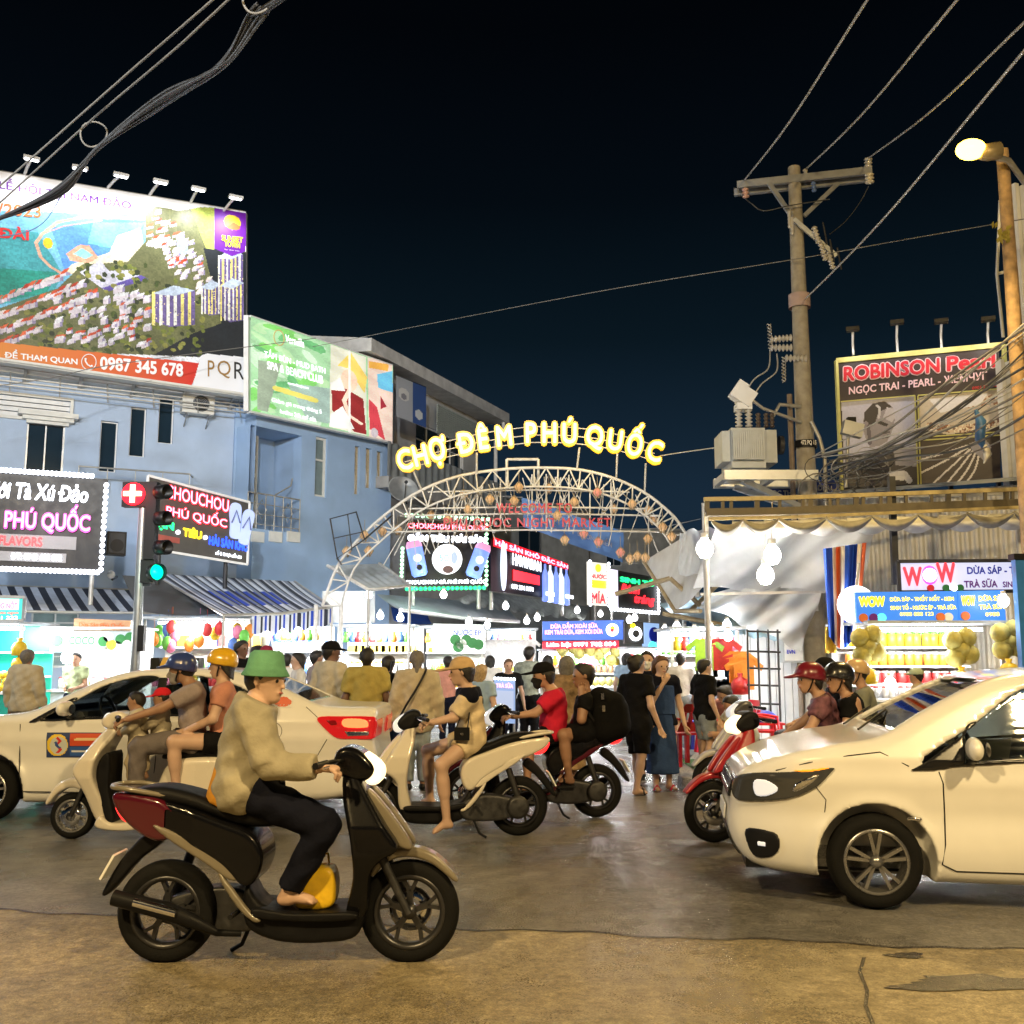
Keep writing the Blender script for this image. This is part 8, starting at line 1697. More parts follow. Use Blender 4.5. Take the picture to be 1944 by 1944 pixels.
for dx, yy in ((-8, 1322), (-6, 1345)): mb.box(at(1152+dx, yy, ry-.22), (.03, .015, .06))
mb.build('buckle', M_chrome, bk_); mb = MB(); mb.tube([at(1120, 1318, ry-.16), at(1112, 1330, ry-.2), at(1118, 1355, ry-.19), at(1135, 1380, ry-.12)], .02, 6); mb.build('shoulder_strap', M_black, bk_)
# ---- riders of the red scooter
sy = SRR[1]-.08
p = rider('woman in maroon cap helmet and dark patterned blouse riding the red scooter', {'head': (1537, 1290), 'sh': (1562, 1335), 'hip': (1578, 1412), 'el': (1536, 1388), 'ha': (1478, 1404), 'el2': (1524, 1372), 'kn': (1492, 1432), 'an': (1476, 1520)}, sy, -1, .18, grips=.29, wide=.15, h=.015, skin=SKIN)
p.body(); p.shirt(F_floral, .55, .02, .1, 'blouse', .015); p.trousers(F_blk, .9, .9, .02); p.hair(HAIR, .06); p.helmet(paint('maroon_helmet', (.16, .01, .02)), .07)
p = rider('woman in black helmet and open-shoulder black top behind the maroon cap', {'head': (1592, 1290), 'sh': (1614, 1336), 'hip': (1628, 1414), 'el': (1606, 1392), 'ha': (1575, 1420), 'kn': (1560, 1430), 'an': (1545, 1515)}, sy+.04, -1, .17, wide=.2, h=.015, skin=SKIN)
p.body(); p.shirt(F_blk, .5, .018, .1, 'top'); p.trousers(F_blk, .9, .9, .02); p.hair(HAIR, .1); p.helmet(paint('black_helmet', (.014, .014, .016)), .04)
B = Blob(p.J['chest']-.35, p.J['chest']+.35, .014); e0 = p.J['shL']; B.cone(e0+p.up*.0+p.front*-.02, e0-p.up*.07+p.front*-.03, .072, .062, .02); p.link('bare_shoulder', B, SKIN)
zy = SR2[1]
p = rider('rider in black cap on the dark grey scooter behind the red one', {'head': (1566, 1272), 'sh': (1585, 1312), 'hip': (1600, 1385), 'el': (1560, 1352), 'ha': (1508, 1372), 'kn': (1530, 1400), 'an': (1520, 1480)}, zy, -1, .18, grips=.29, wide=.15, h=.02, skin=SKIN); p.body(); p.shirt(F_navy, .6); p.trousers(F_blk); p.hair(HAIR); p.cap(F_blk)
p = rider('passenger in beige helmet on the dark grey scooter', {'head': (1626, 1278), 'sh': (1640, 1318), 'hip': (1652, 1388), 'el': (1632, 1362), 'ha': (1605, 1382), 'kn': (1595, 1402), 'an': (1585, 1478)}, zy+.03, -1, .18, wide=.2, h=.02, skin=SKIN); p.body(); p.shirt(fab('grey_green', (.24, .25, .20)), .6); p.trousers(F_blk); p.hair(HAIR); p.helmet(paint('beige_helmet', (.62, .42, .22)), .0)
# ---- people on foot
ped = []
def walk(*a, **k): p = standing(*a, **k); p.body(); ped.append(p); return p
p = walk('man in beige jacket standing with his back turned by the juice stall', 52, 1234, 14.6, 80, .13, skin=SKIN2); p.shirt(F_beige, 1, .03, .14, 'jacket', 0, .95, .02); p.trousers(F_gryt, g=.02); p.hair(HAIRG); p.shoes(M_black)
p = walk('woman with dark skin and bare head behind the taxi roof', 458, 1217, 15.2, -30, .13, skin=SKIN3); p.shirt(F_blk, .5); p.trousers(F_navy); p.hair(HAIR, .04, bun=True); p.shoes(M_black)
p = walk('person in black top looking away behind the taxi', 487, 1226, 15.8, 60, .13, skin=SKIN3); p.shirt(F_blk, .6); p.trousers(F_gryt); p.hair(HAIR); p.shoes(M_black)
p = walk('person in maroon cap behind the taxi roof', 506, 1228, 14.9, 100, .13, skin=SKIN2); p.shirt(fab('maroon_top', (.16, .03, .05)), .6); p.trousers(F_navy); p.hair(HAIR); p.cap(fab('maroon_cap', (.28, .03, .06))); p.shoes(M_black)
p = walk('woman in white blouse by the bright round lamps behind the taxi', 568, 1240, 15.4, -160, .0, skin=SKINF); p.shirt(F_wht, .5); p.trousers(F_navy); p.hair(HAIR, .15); p.shoes(M_black)
p = walk('tall man in black cap and beige shirt behind the taxi boot', 628, 1220, 13.4, 55, .0, skin=SKIN3, headyaw=-30); p.shirt(F_beige, 1, .024, .13, 'shirt', 0, .95); p.trousers(F_gryt, g=.02); p.hair(HAIR); p.cap(F_blk, .06); p.shoes(M_black)
p = walk('man in olive short-sleeved shirt with his back turned', 697, 1231, 12.9, 92, .0, skin=SKIN3); p.shirt(F_olive, .75, .03, .16, 'shirt', .015, 0, .02, .05); p.trousers(F_navy, g=.022); p.hair(HAIR); p.shoes(M_black)
p = walk('person in black tank top with an orange bag beside the olive shirt', 737, 1246, 13.8, 75, .0, skin=SKIN3); p.shirt(F_blk, .2, .018, .12); p.trousers(F_denim, g=.02); p.hair(HAIR); p.shoes(M_black)
ob = thing('orange_bag', 'orange pouch at the hip of the person in black tank top', 'bag', at(745, 1330, 13.5)); V, Q = panel_mesh([(-.09, -.1), (.09, -.1), (.1, .06), (.05, .11), (-.06, .11), (-.1, .05)], .05, .03, 0, .015); o = local('pouch', V, Q, F_orange, ob); mb = MB(); mb.tube([(-.05, 0, .1), (-.02, .05, .5), (.06, .05, .5), (.05, 0, .1)], .012, 5); mb.build('strap', M_black, ob, False)
p = walk('woman in loose cream shirt with long grey ponytail and crossbody strap', 792, 1236, 12.7, 95, .0, skin=SKIN2); p.shirt(F_wht if False else F_beige, 1, .03, .2, 'shirt', .01, .93, .025, .1); p.trousers(fab('pale_jeans', (.30, .36, .42)), g=.02); p.hair(HAIRG, .0, tail=.3); p.shoes(M_black)
c = p.J['chest']; mb = MB(); pe = p.J['pelvis']; mb.tube(spline([c-p.l*.11+p.up*.11+p.f*.02, c-p.l*.10+p.up*.05-p.f*.13, c-p.f*.185-p.up*.14, pe+p.l*.13-p.f*.20+p.up*.12, pe+p.l*.23-p.f*.06-p.up*.08], 5, False), .014, 6); mb.build('bag_strap', M_black, p.t)
p = walk('blond woman in pale blue top behind the beige cap rider', 912, 1262, 13.4, 60, .0, skin=SKINF); p.shirt(F_blue, .5); p.trousers(fab('white_trousers', (.66, .66, .62))); p.hair(HAIRL, .24); p.shoes(M_white)
p = walk('long-haired woman in brown patterned dress behind the red shirt rider', 1076, 1246, 12.9, 80, .0, skin=SKIN2); p.shirt(F_brown, .8, .02, .1, 'dress_top'); p.skirt(F_brown, .62, .26); p.hair(HAIRG, .18); p.sandals(M_black)
p = walk('woman in black polo and knee shorts standing at the kerb', 1207, 1244, 12.3, 40, .0, skin=SKINF, stride=.1, headyaw=-10); p.shirt(F_blk, .6, .022, .14, 'polo', .01, 0, .01, .04); p.trousers(F_blk, .96, 0, .03, 'shorts'); p.hair(HAIR, .03, bun=True); p.sandals(M_black)
p = walk('laughing woman in denim pinafore with one hand at her mouth', 1254, 1246, 12.6, -75, .0, arms='down', armsR='chin', skin=SKINF, nod=.15)
p.t.name = 'person'; p.shirt(F_navy, .55, .018, .08); p.skirt(F_denim, .64, .22, 'pinafore_skirt'); B = Blob(p.J['chest']-.4, p.J['chest']+.4, .016); C0 = p.J['chest']; B.cone(C0-p.up*.08, p.J['pelvis'], .165, .17, .03, (p.front, 1.25)); B.cutplane(C0-p.up*.05, p.up); p.link('pinafore_bib', B, F_denim); p.hair(HAIRB, .28, .08); p.sandals(F_red)
p = walk('woman in white face mask between the polo and the pinafore', 1228, 1237, 13.8, -100, .0, skin=SKINF); p.shirt(F_navy, .5); p.trousers(F_navy); p.hair(HAIR, .05); p.mask(MASKW); p.shoes(M_black)
p = walk('man in pale grey tee walking away beyond the pinafore', 1292, 1240, 16.5, 70, .14, skin=SKIN); p.shirt(F_wht, .6); p.trousers(F_shortg, .9, 0, .02, 'shorts'); p.hair(HAIR); p.shoes(M_black)
p = walk('young man in black tee and grey shorts beside the red chairs', 1335, 1252, 13.1, 20, .14, skin=SKINF); p.shirt(F_blk, .7, .024, .13, 'shirt', 0, 0, .012); p.trousers(F_shortg, .9, 0, .028, 'shorts'); p.hair(HAIR); p.sandals(M_black)
p = walk('stall keeper in pale green cap at the fruit stand', 1741, 1270, 12.9, 150, .14, skin=SKIN); p.shirt(fab('tan_shirt', (.40, .33, .22)), .7); p.trousers(F_navy); p.hair(HAIR); p.cap(F_green, .05); p.shoes(M_black)
p = walk('coconut seller in leafy patterned shirt behind the drink cart', 146, 1240, 18.2, -90, .13, skin=SKIN, arms='carry'); p.shirt(fab('leaf_print', (.34, .40, .24), var=.5), .6); p.trousers(F_navy); p.hair(HAIR); p.shoes(M_black)
# farther shoppers
far = [(545, 1242, 17.5, 100, F_wht, HAIR, 'shopper in white shirt under the striped valance'), (600, 1236, 16.5, 30, F_gry, HAIR, 'shopper in grey shirt by the lamp posts'), (850, 1246, 19, 80, F_pink, HAIR, 'shopper in salmon top by the fruit pyramid'), (930, 1245, 20, 100, F_wht, HAIR, 'shopper in white beside the standing menu'), (965, 1252, 17.2, -80, F_blk, HAIRB, 'seller with brown hair behind the standing menu'), (1004, 1228, 17.6, 70, F_plaid, HAIR, 'tall man in grey plaid shirt in the market street'), (1040, 1244, 19.5, 85, F_wht, HAIR, 'shopper in white near the coconut display'), (1190, 1240, 20.5, 60, F_blue, HAIR, 'shopper in blue near the ice cream stall'), (1262, 1238, 19, 80, F_cream, HAIR, 'shopper in cream near the clothes stall')]
for x, y, Y, yw, sh_, hr_, lb in far:
 p = walk(lb, x, y, Y, yw, .0, skin=random.choice([SKIN, SKINF, SKIN2]), h=.026); p.shirt(sh_, .55); p.trousers(random.choice([F_navy, F_denim, F_gryt, F_blk])); p.hair(hr_, random.choice([0, 0, .12]))
# seated customer
def seated(label, px, top, Y, yaw, z0, skin, lean=.12, h=.018):
 c = at(px, top, Y); a = math.radians(yaw); f = Vector((math.cos(a), math.sin(a), 0)); l = Vector((-f.y, f.x, 0)); U = Vector((0, 0, 1)); zh = z0+.50; b = Vector((c.x, c.y, 0))-f*lean; hd = Vector((c.x, c.y, c.z-.12)); J = {'head': hd, 'pelvis': Vector((b.x, b.y, zh))-f*.08}; J['chest'] = J['pelvis'].lerp(hd, .72)-f*.03
 for S, sg in (('L', 1), ('R', -1)): J['sh'+S] = J['chest']+l*sg*.17; J['hip'+S] = J['pelvis']+l*sg*.09-U*.02; J['kn'+S] = J['hip'+S]+f*.40+l*sg*.06+U*.0; J['an'+S] = J['kn'+S]-U*(J['kn'+S].z-z0-.085)+f*.02; J['to'+S] = J['an'+S]+f*.13-U*.055; J['el'+S] = J['sh'+S]-U*.22+f*.16+l*sg*.03; J['ha'+S] = J['el'+S]+f*.2-U*.02-l*sg*.06
 return Person(label, J, (f.x, f.y, -.5), h, skin, .97, Vector((b.x, b.y, z0)))
p = seated('man in white shirt bent over a low table on a red chair', 1388, 1320, 13.1, 200, .14, SKIN); p.body(); p.shirt(F_wht, .55); p.trousers(fab('white_pants', (.60, .60, .58)), .9, 0, .02, 'shorts'); p.hair(HAIR); p.sandals(M_black)
p = seated('woman in rose top seated behind the man in white', 1374, 1302, 14.0, 210, .14, SKINF, .05); p.body(); p.shirt(F_pink, .4); p.trousers(F_navy, .9, .9); p.hair(HAIR, .03, bun=True); p.sandals(M_black)
# bare foot and hem of someone leaving the frame at the right
# ================================================================== MARKET STALLS AND GOODS
M_tube = emat('led_tube', (.92, .97, 1), 12); M_panel = pmat('white_stall_panel', (.80, .80, .78), .6, var=.06); M_shelf = pmat('stall_shelf', (.55, .56, .55), .5, var=.1); M_count = pmat('stall_counter', (.50, .55, .60), .5, var=.1)
def col(n, c, r=.45): return pmat('goods_'+n, c, r, var=.12, scale=20)
def stall(label, x0, x1, yt, Y, dep=1.5, watts=45, back=M_panel, cnt=M_count, shelves=2, z0=0., lc=(.96, .98, 1), cz=.85, roof=None):
 a, b = at(x0, yt, Y), at(x1, yt, Y); W = b.x-a.x; zt = a.z; cx = (a.x+b.x)/2; t = thing('market_stall', label, 'stall', (cx, Y, z0)); S = type('S', (), {})(); S.t = t; S.x0, S.x1, S.Y, S.dep, S.zt, S.cz, S.z0 = a.x, b.x, Y, dep, zt, z0+cz, z0
 def bx(nm, c, s, m): mb = MB(); mb.box(c, s); return mb.build(nm, m, t)
 bx('counter', (cx, Y+.3, z0+cz/2), (W, .6, cz-.03), cnt); bx('counter_top', (cx, Y+.29, z0+cz), (W+.06, .7, .04), M_white); bx('back_panel', (cx, Y+dep, (z0+zt)/2), (W, .04, zt-z0), back)
 S.sh = [z0+cz+(zt-z0-cz)*(k+.6)/(shelves+.7) for k in range(shelves)]
 for z in S.sh: bx('shelf', (cx, Y+dep-.2, z), (W, .36, .03), M_shelf)
 for x in (a.x+.03, b.x-.03): bx('post', (x, Y+.03, (z0+zt)/2), (.045, .045, zt-z0), M_pipe)
 bx('roof', (cx, Y+dep/2-.1, zt+.03), (W+.1, dep+.4, .04), roof or M_tarpg); bx('lamp_tube', (cx, Y+.25, zt-.06), (W*.8, .05, .05), M_tube)
 area('stall_light', (cx, Y+.22, zt-.12), lc, watts*2.2, W*.8, .3, (cx, Y+dep*.75, z0+.6), t); lamp('stall_spill', (cx, Y-.15, zt-.15), lc, watts*2.2, .2, t)
 return S
def jar(m, m2, r=.07, h=.2):
 def f(nm, p, t): mb = MB(); mb.lathe([(0, 0), (r, .0), (r, h*.8), (r*.8, h*.88)], p, 10); mb.build('jar_body', m, t); mb = MB(); mb.lathe([(r*.85, h*.86), (r*.85, h), (0, h)], p, 10); mb.build('lid', m2, t)
 return f
def simple(fn, m):
 def f(nm, p, t): mb = MB(); fn(mb, Vector(p)); mb.build('body', m, t)
 return f
def goods(nm, label, cat, group, pos, maker):
 for p in pos:
  t = thing(nm, label, cat, p, 0, group); maker(nm, Vector(p), t)
def row(S, n, z, dy, jit=.02, x0=.06, x1=.94): return [Vector((S.x0+(S.x1-S.x0)*(x0+(x1-x0)*(k+.5)/n)+random.uniform(-jit, jit), S.Y+dy, z)) for k in range(n)]
fruit = lambda r, sc=(1, 1, 1): (lambda mb, p: mb.ball(p+Vector((0, 0, r*sc[2])), r, 10, 6, sc))
def sack(mb, p, w=.16, h=.24): mb.lathe([(0, -h), (w*.45, -h*.97), (w*.5, -h*.5), (w*.36, -h*.2), (.03, -.02), (.05, .03), (0, .035)], p, 10)
def crate(mb, p, s=(.3, .26, .2)): mb.box(p+Vector((0, 0, s[2]/2)), s)
def bottle(mb, p, r=.04, h=.28): mb.lathe([(0, 0), (r, 0), (r, h*.6), (r*.4, h*.8), (r*.4, h), (0, h)], p, 8)
def tee(mb, p):
 ol = [(-.22, -.55), (.22, -.55), (.22, .0), (.38, -.14), (.44, -.02), (.2, .16), (-.2, .16), (-.44, -.02), (-.38, -.14), (-.22, .0)]; mb.prism(ol, lambda a, b, d: (p.x+a*.7, p.y+d+.02*math.sin(a*14), p.z+b*.7), -.015, .015)
YEL, ORA, REDG, GRN, WHTG, BLUG, PNK, BRN = col('yellow', (.75, .52, .03)), col('orange', (.75, .25, .03)), col('red', (.55, .03, .03)), col('green', (.12, .45, .06)), col('white', (.75, .75, .74)), col('blue', (.08, .18, .55)), col('pink', (.7, .2, .35)), col('brown', (.28, .15, .07))
COCO = pmat('coconut_husk', (.40, .36, .10), .7, var=.3, scale=12)
# --- left: juice stall, coconut cart, toy stall
S = stall('turquoise juice stall with yellow fruit beneath the small lightbox sign', -70, 44, 1186, 17.4, 1.2, 40, emat('lit_green_panel', (.02, .6, .42), .9), cnt=col('teal', (.02, .4, .33)), z0=.13)
goods('yellow_fruit', 'round yellow fruit heaped at the turquoise juice stall', 'fruit', 'fruit of the juice stall', [p+Vector((0, 0, k*.1)) for k in range(3) for p in row(S, 7-k, S.cz+.02, .12)], simple(fruit(.075), YEL))
goods('fruit_bag', 'yellow net bag of fruit hanging at the juice stall post', 'bag', 'fruit bags of the juice stall', [at(38, y, 17.2) for y in (1215, 1245, 1275)], simple(lambda mb, p: sack(mb, p, .26, .26), YEL))
S = stall('coconut drink cart with printed fruit banner and bulbs', 96, 256, 1196, 18.6, 1.0, 30, M_panel, shelves=0, z0=.13, roof=M_white)
s = Sign('cart_banner', 'pale banner with coconut pictures across the drink cart', 96, 1195, 1238, 18.4, 258, 1197, 1240, 18.4, emat('lit_pale_blue', (.62, .78, .85), .75)); s.rect(.0, .03, .16, .97, L_white if False else emat('lit_card', (.85, .95, 1), .9)); s.text('COCO', .22, .35, .52, .7, I_grn, .01); s.disc(.08, .5, .10, I_grn)
for u, v, m in ((.62, .5, I_grn), (.72, .35, I_yel), (.82, .6, I_grn), (.9, .35, I_wht), (.78, .3, I_wht), (.68, .7, I_wht), (.93, .7, I_grn)): s.disc(u, v, .09, m, .02, 'fruit_print')
s = Sign('cart_topper', 'orange wooden name board on top of the drink cart', 140, 1174, 1198, 18.4, 248, 1178, 1199, 18.4, col('orange_board', (.62, .36, .20))); s.text('Dừa Sáp Phú Quốc', .1, .25, .9, .8, I_org, .02)
goods('jar', 'clear jar of sweets on the coconut drink cart', 'jar', 'jars of the drink cart', row(S, 7, S.cz+.02, .2), jar(WHTG, REDG, .06, .22))
goods('coconut', 'green coconut on the drink cart counter', 'coconut', 'coconuts of the drink cart', row(S, 6, S.cz+.02, .45), simple(fruit(.1), col('coconut_green', (.22, .36, .08))))
for k, (x, y) in enumerate(((127, 1247), (198, 1247))): globe('white globe lamp below the drink cart banner', x, y, 18.1, .10, None, 'globe lamps of the drink cart', 22, (.97, .98, 1), 12)
S = stall('toy stall full of hanging balloons and dolls under the striped awning', 272, 480, 1176, 20.4, 1.4, 60, z0=.13, lc=(1, .97, .9)); rnd = random.Random(8)
cl = [REDG, ORA, YEL, PNK, BLUG, WHTG, GRN]
goods('balloon', 'shiny toy balloon hanging at the toy stall', 'balloon', 'toy balloons of the toy stall', [at(rnd.uniform(280, 474), rnd.uniform(1190, 1228), 20.2+rnd.uniform(0, .3)) for _ in range(24)], lambda nm, p, t: simple(lambda mb, q: (mb.ball(q, .13, 10, 7, (.8, .7, 1.1)), mb.tube([q+Vector((0, 0, .13)), q+Vector((0, 0, .4))], .004, 4)), rnd.choice(cl))(nm, p, t))
goods('doll', 'small doll figure with round head on the toy stall counter', 'doll', 'dolls of the toy stall', row(S, 14, S.cz+.02, .15)+row(S, 12, S.sh[0]+.02, S.dep-.2), lambda nm, p, t: simple(lambda mb, q: (mb.lathe([(0, 0), (.08, 0), (.05, .16), (0, .17)], q, 8), mb.ball(q+Vector((0, 0, .21)), .055, 8, 6)), rnd.choice(cl))(nm, p, t))
goods('toy_box', 'boxed toy on the upper shelf of the toy stall', 'box', 'boxed toys of the toy stall', row(S, 11, S.sh[1]+.015, S.dep-.2), lambda nm, p, t: simple(lambda mb, q: crate(mb, q, (.16, .1, .24)), rnd.choice(cl))(nm, p, t))
# --- centre stalls along the street
def shop(label, x0, x1, yt, Y, key, mk, lc=(.97, .98, 1), w=55, **k):
 S = stall(label, x0, x1, yt, Y, 1.5, w, lc=lc, **k); n = max(4, int((x1-x0)/15)); g = key+' of the stalls'
 for z, dy in [(S.cz+.02, .12), (S.cz+.02, .36)]+[(z+.015, S.dep-.2) for z in S.sh]:
  goods(*mk[0], mk[1], mk[2], row(S, n, z, dy), lambda nm, p, t: mk[3](nm, p, t))
 return S
J1 = jar(WHTG, BLUG, .08, .24); J2 = jar(YEL, WHTG, .08, .22); J3 = jar(BRN, REDG, .07, .2)
def shop2(label, x0, x1, yt, Y, items, **k):
 S = stall(label, x0, x1, yt, Y, 1.5, k.pop('w', 55), **k); n = max(4, int((x1-x0)/14)); zs = [(S.cz+.02, .12), (S.cz+.02, .38)]+[(z+.015, S.dep-.2) for z in S.sh]
 w_ = ' '.join(label.split()[:2]); hl = 'coloured snack bag hanging along the front of the '+w_; cs = [REDG, YEL, BLUG, GRN, PNK, ORA, WHTG]
 goods('snack_bag', hl, 'bag', hl, row(S, n, S.zt-.14, .05), lambda nm, p, t: simple(lambda mb, q: sack(mb, q, .15, .2), random.choice(cs))(nm, p, t))
 for i, (z, dy) in enumerate(zs): nm, lb, cat, mk = items[i % len(items)]; goods(nm, lb, cat, lb, row(S, n, z, dy), mk)
 return S
S = shop2('souvenir stall with white boxes behind the taxi roof', 486, 612, 1186, 22.2, [('jar', 'white jar with blue lid at the souvenir stall', 'jar', J1), ('box', 'white gift box at the souvenir stall', 'box', simple(lambda mb, p: crate(mb, p, (.2, .16, .2)), WHTG)), ('bottle', 'blue bottle at the souvenir stall', 'bottle', simple(lambda mb, p: bottle(mb, p), BLUG))])
S = shop2('jar stall with rows of white tubs and yellow packets', 640, 788, 1190, 22.6, [('packet', 'yellow packet at the jar stall', 'packet', simple(lambda mb, p: crate(mb, p, (.22, .1, .16)), YEL)), ('tub', 'squat white tub at the jar stall', 'tub', jar(WHTG, BLUG, .11, .24)), ('tub', 'tall white tub with yellow lid at the jar stall', 'tub', jar(WHTG, YEL, .1, .3))], w=70)
S = shop2('fruit stall with green and white banner and mango bags', 800, 918, 1192, 23.6, [('mango', 'yellow mango heaped at the fruit stall', 'mango', simple(fruit(.075, (1.2, .8, .8)), YEL)), ('orange_fruit', 'orange fruit at the fruit stall', 'orange', simple(fruit(.065), ORA)), ('bottle', 'green juice bottle at the fruit stall', 'bottle', simple(lambda mb, p: bottle(mb, p, .05, .3), GRN))], w=70)
s = Sign('stall_banner', 'white banner with green fruit pictures over the fruit stall', 822, 1184, 1238, 23.2, 918, 1186, 1240, 23.3, emat('lit_white_banner', (.92, 1, .95), 1.3)); s.text('NƯỚC ÉP', .40, .62, .95, .85, I_blu, .02)
for u, v, m in ((.44, .45, I_grn), (.56, .3, I_wht), (.66, .45, I_grn), (.78, .35, I_grn), (.9, .3, I_grn), (.5, .2, I_grn)): s.disc(u, v, .12, m, .02, 'fruit_print')
goods('mango_bag', 'hanging bag of yellow mangoes at the fruit stall', 'bag', 'mango bags of the fruit stall', [at(x, y, 23) for x, y in ((838, 1262), (846, 1272), (858, 1256), (866, 1268), (850, 1285))], simple(lambda mb, p: sack(mb, p, .3, .3), YEL))
gb = thing('basket', 'bright green plastic basket of fruit on a stand beside the street', 'basket', at(935, 1340, 17)); mb = MB(); mb.lathe([(.18, 0), (.26, .34), (.28, .36), (.25, .34), (.17, .02), (0, .02)], at(935, 1345, 17), 16); mb.build('tub', col('lime', (.25, .7, .04)), gb); mb = MB()
for k in range(9): mb.ball(at(935, 1345, 17)+Vector((.13*math.cos(k*2.4), .13*math.sin(k*2.4), .36)), .07, 8, 5)
mb.build('fruit', YEL, gb); mb = MB(); p_ = at(935, 1345, 17); mb.cyl((p_.x, p_.y, 0), p_, .05, n=8); mb.build('stand', GRN, gb)
S = shop2('clothes stall with hanging white shirts beyond the fruit stall', 922, 1018, 1196, 27.5, [('hat', 'straw hat at the far clothes stall', 'hat', simple(lambda mb, p: mb.lathe([(.16, 0), (.09, .02), (.08, .1), (0, .11)], p, 12), YEL)), ('box', 'white shoe box at the far clothes stall', 'box', simple(lambda mb, p: crate(mb, p, (.22, .18, .16)), WHTG))], w=60)
goods('shirt', 'white shirt hanging in the far clothes stall', 'shirt', 'white shirts of the far clothes stall', [at(x, 1222, 27.2) for x in range(928, 1016, 11)], simple(tee, WHTG))
s = Sign('standing_menu', 'blue standing menu board with white print in the street', 938, 1290, 1372, 16.6, 978, 1292, 1374, 16.6, emat('lit_menu_blue', (.28, .42, .72), .8)); s.text('TRÀ SỮA', .1, .82, .9, .94, L_pink, .02); s.rect(.08, .1, .92, .75, emat('lit_menu_panel', (.5, .6, .85), .7)); s.bulbs([(.05, 1.03), (.95, 1.03)], 7, L_white, .025); s.posts((.05, .95), 0, M_grey, .02)
S = shop2('coconut ice cream stall with hanging coconuts under the blue sign', 1026, 1186, 1236, 25, [('coconut', 'young coconut at the ice cream stall', 'coconut', simple(fruit(.11), COCO)), ('cup', 'paper cup at the ice cream stall', 'cup', jar(WHTG, PNK, .05, .16)), ('jar', 'brown jar with red lid at the ice cream stall', 'jar', J3)], w=75, shelves=1)
s = Sign('stall_sign', 'blue ice cream sign with pink letters above a red phone strip', 1030, 1180, 1216, 24.6, 1184, 1177, 1214, 24.6, emat('lit_sign_blue', (.06, .18, .8), .9)); s.text('DỪA DẦM XOÀI SỮA', .1, .62, .68, .95, L_pink, .03); s.text('KEM TRÁI DỪA, KEM XÔI DỪA', .03, .28, .74, .6, L_pink, .03); s.disc(.86, .5, .15, L_white); s.disc(.86, .58, .06, L_yel, .05); s.disc(.855, .48, .045, L_red, .06)
s = Sign('stall_sign', 'narrow red strip with glowing white phone number below the ice cream sign', 1030, 1218, 1232, 24.55, 1175, 1216, 1230, 24.55, emat('lit_red_strip', (.85, .02, .05), 1.3)); s.text('Liên hệ: 0971 702 004', .05, .15, .96, .88, L_white, .04)
s = Sign('stall_sign', 'dark square sign with a white round drink emblem', 1186, 1180, 1222, 24.5, 1222, 1180, 1222, 24.7, S_grey); s.disc(.55, .45, .17, L_white); s.disc(.55, .45, .09, S_grey, .05); s.disc(.4, .8, .06, L_yel, .05)
s = Sign('stall_sign', 'tall pale blue poster beside the round drink emblem', 1224, 1182, 1245, 24.8, 1252, 1184, 1245, 25.2, emat('lit_poster_blue', (.35, .55, .9), .9)); s.disc(.6, .65, .18, I_blu); s.disc(.5, .25, .15, L_cyan)
goods('coconut', 'husked coconut hanging under the red phone strip', 'coconut', 'hanging coconuts of the ice cream stall', [at(x, y, 24.7) for x, y in ((1068, 1246), (1090, 1243), (1120, 1247), (1146, 1244), (1170, 1248), (1100, 1252), (1135, 1254), (1160, 1265))], simple(fruit(.15), COCO))
S = shop2('snack stall beside the gate with coloured tubs', 1190, 1262, 1232, 23, [('jar', 'yellow jar at the snack stall', 'jar', J2), ('tub', 'pink tub at the snack stall', 'tub', jar(PNK, WHTG, .08, .2))], w=50)
S = shop2('beachwear stall with orange and red shirts under the blue canopy', 1272, 1404, 1196, 16.8, [('box', 'white box at the beachwear stall', 'box', simple(lambda mb, p: crate(mb, p, (.2, .16, .18)), WHTG)), ('sandal_pair', 'pair of green sandals at the beachwear stall', 'sandals', simple(lambda mb, p: (mb.ball(p+Vector((-.05, 0, .03)), .09, 8, 4, (.45, 1, .3)), mb.ball(p+Vector((.05, 0, .03)), .09, 8, 4, (.45, 1, .3))), GRN))], w=45, z0=.14)
for lb, x, y, m in (('bright red shirt with yellow print hanging at the beachwear stall', 1372, 1226, REDG), ('long orange shirt hanging beside the metal rack', 1402, 1250, ORA), ('lime green swim ring shirt hanging at the beachwear stall', 1338, 1226, col('lime2', (.4, .75, .05)))): goods('shirt', lb, 'shirt', None, [at(x, y, 16.4)], simple(tee, m))
goods('shirt', 'second orange shirt hanging low beside the metal rack', 'shirt', None, [at(1412, 1262, 16.2)], simple(tee, ORA)); goods('red_bag', 'red bag hanging low beside the metal rack', 'bag', None, [at(1405, 1282, 16.1)], simple(lambda mb, p: sack(mb, p, .3, .3), REDG))
rk = thing('metal_rack', 'tall dark metal display rack beside the hanging orange shirts', 'rack', at(1440, 1360, 15.9)); mb = MB()
for x in (1418, 1438, 1458, 1476): mb.tube([at(x, 1195, 15.9), at(x+6, 1370, 15.7)], .018, 5)
for y in (1198, 1236, 1268, 1300, 1335): mb.tube([at(1418, y, 15.9), at(1482, y+2, 15.8)], .016, 5)
tag(mb.build('rack_frame', M_dark, rk), kind='stuff')
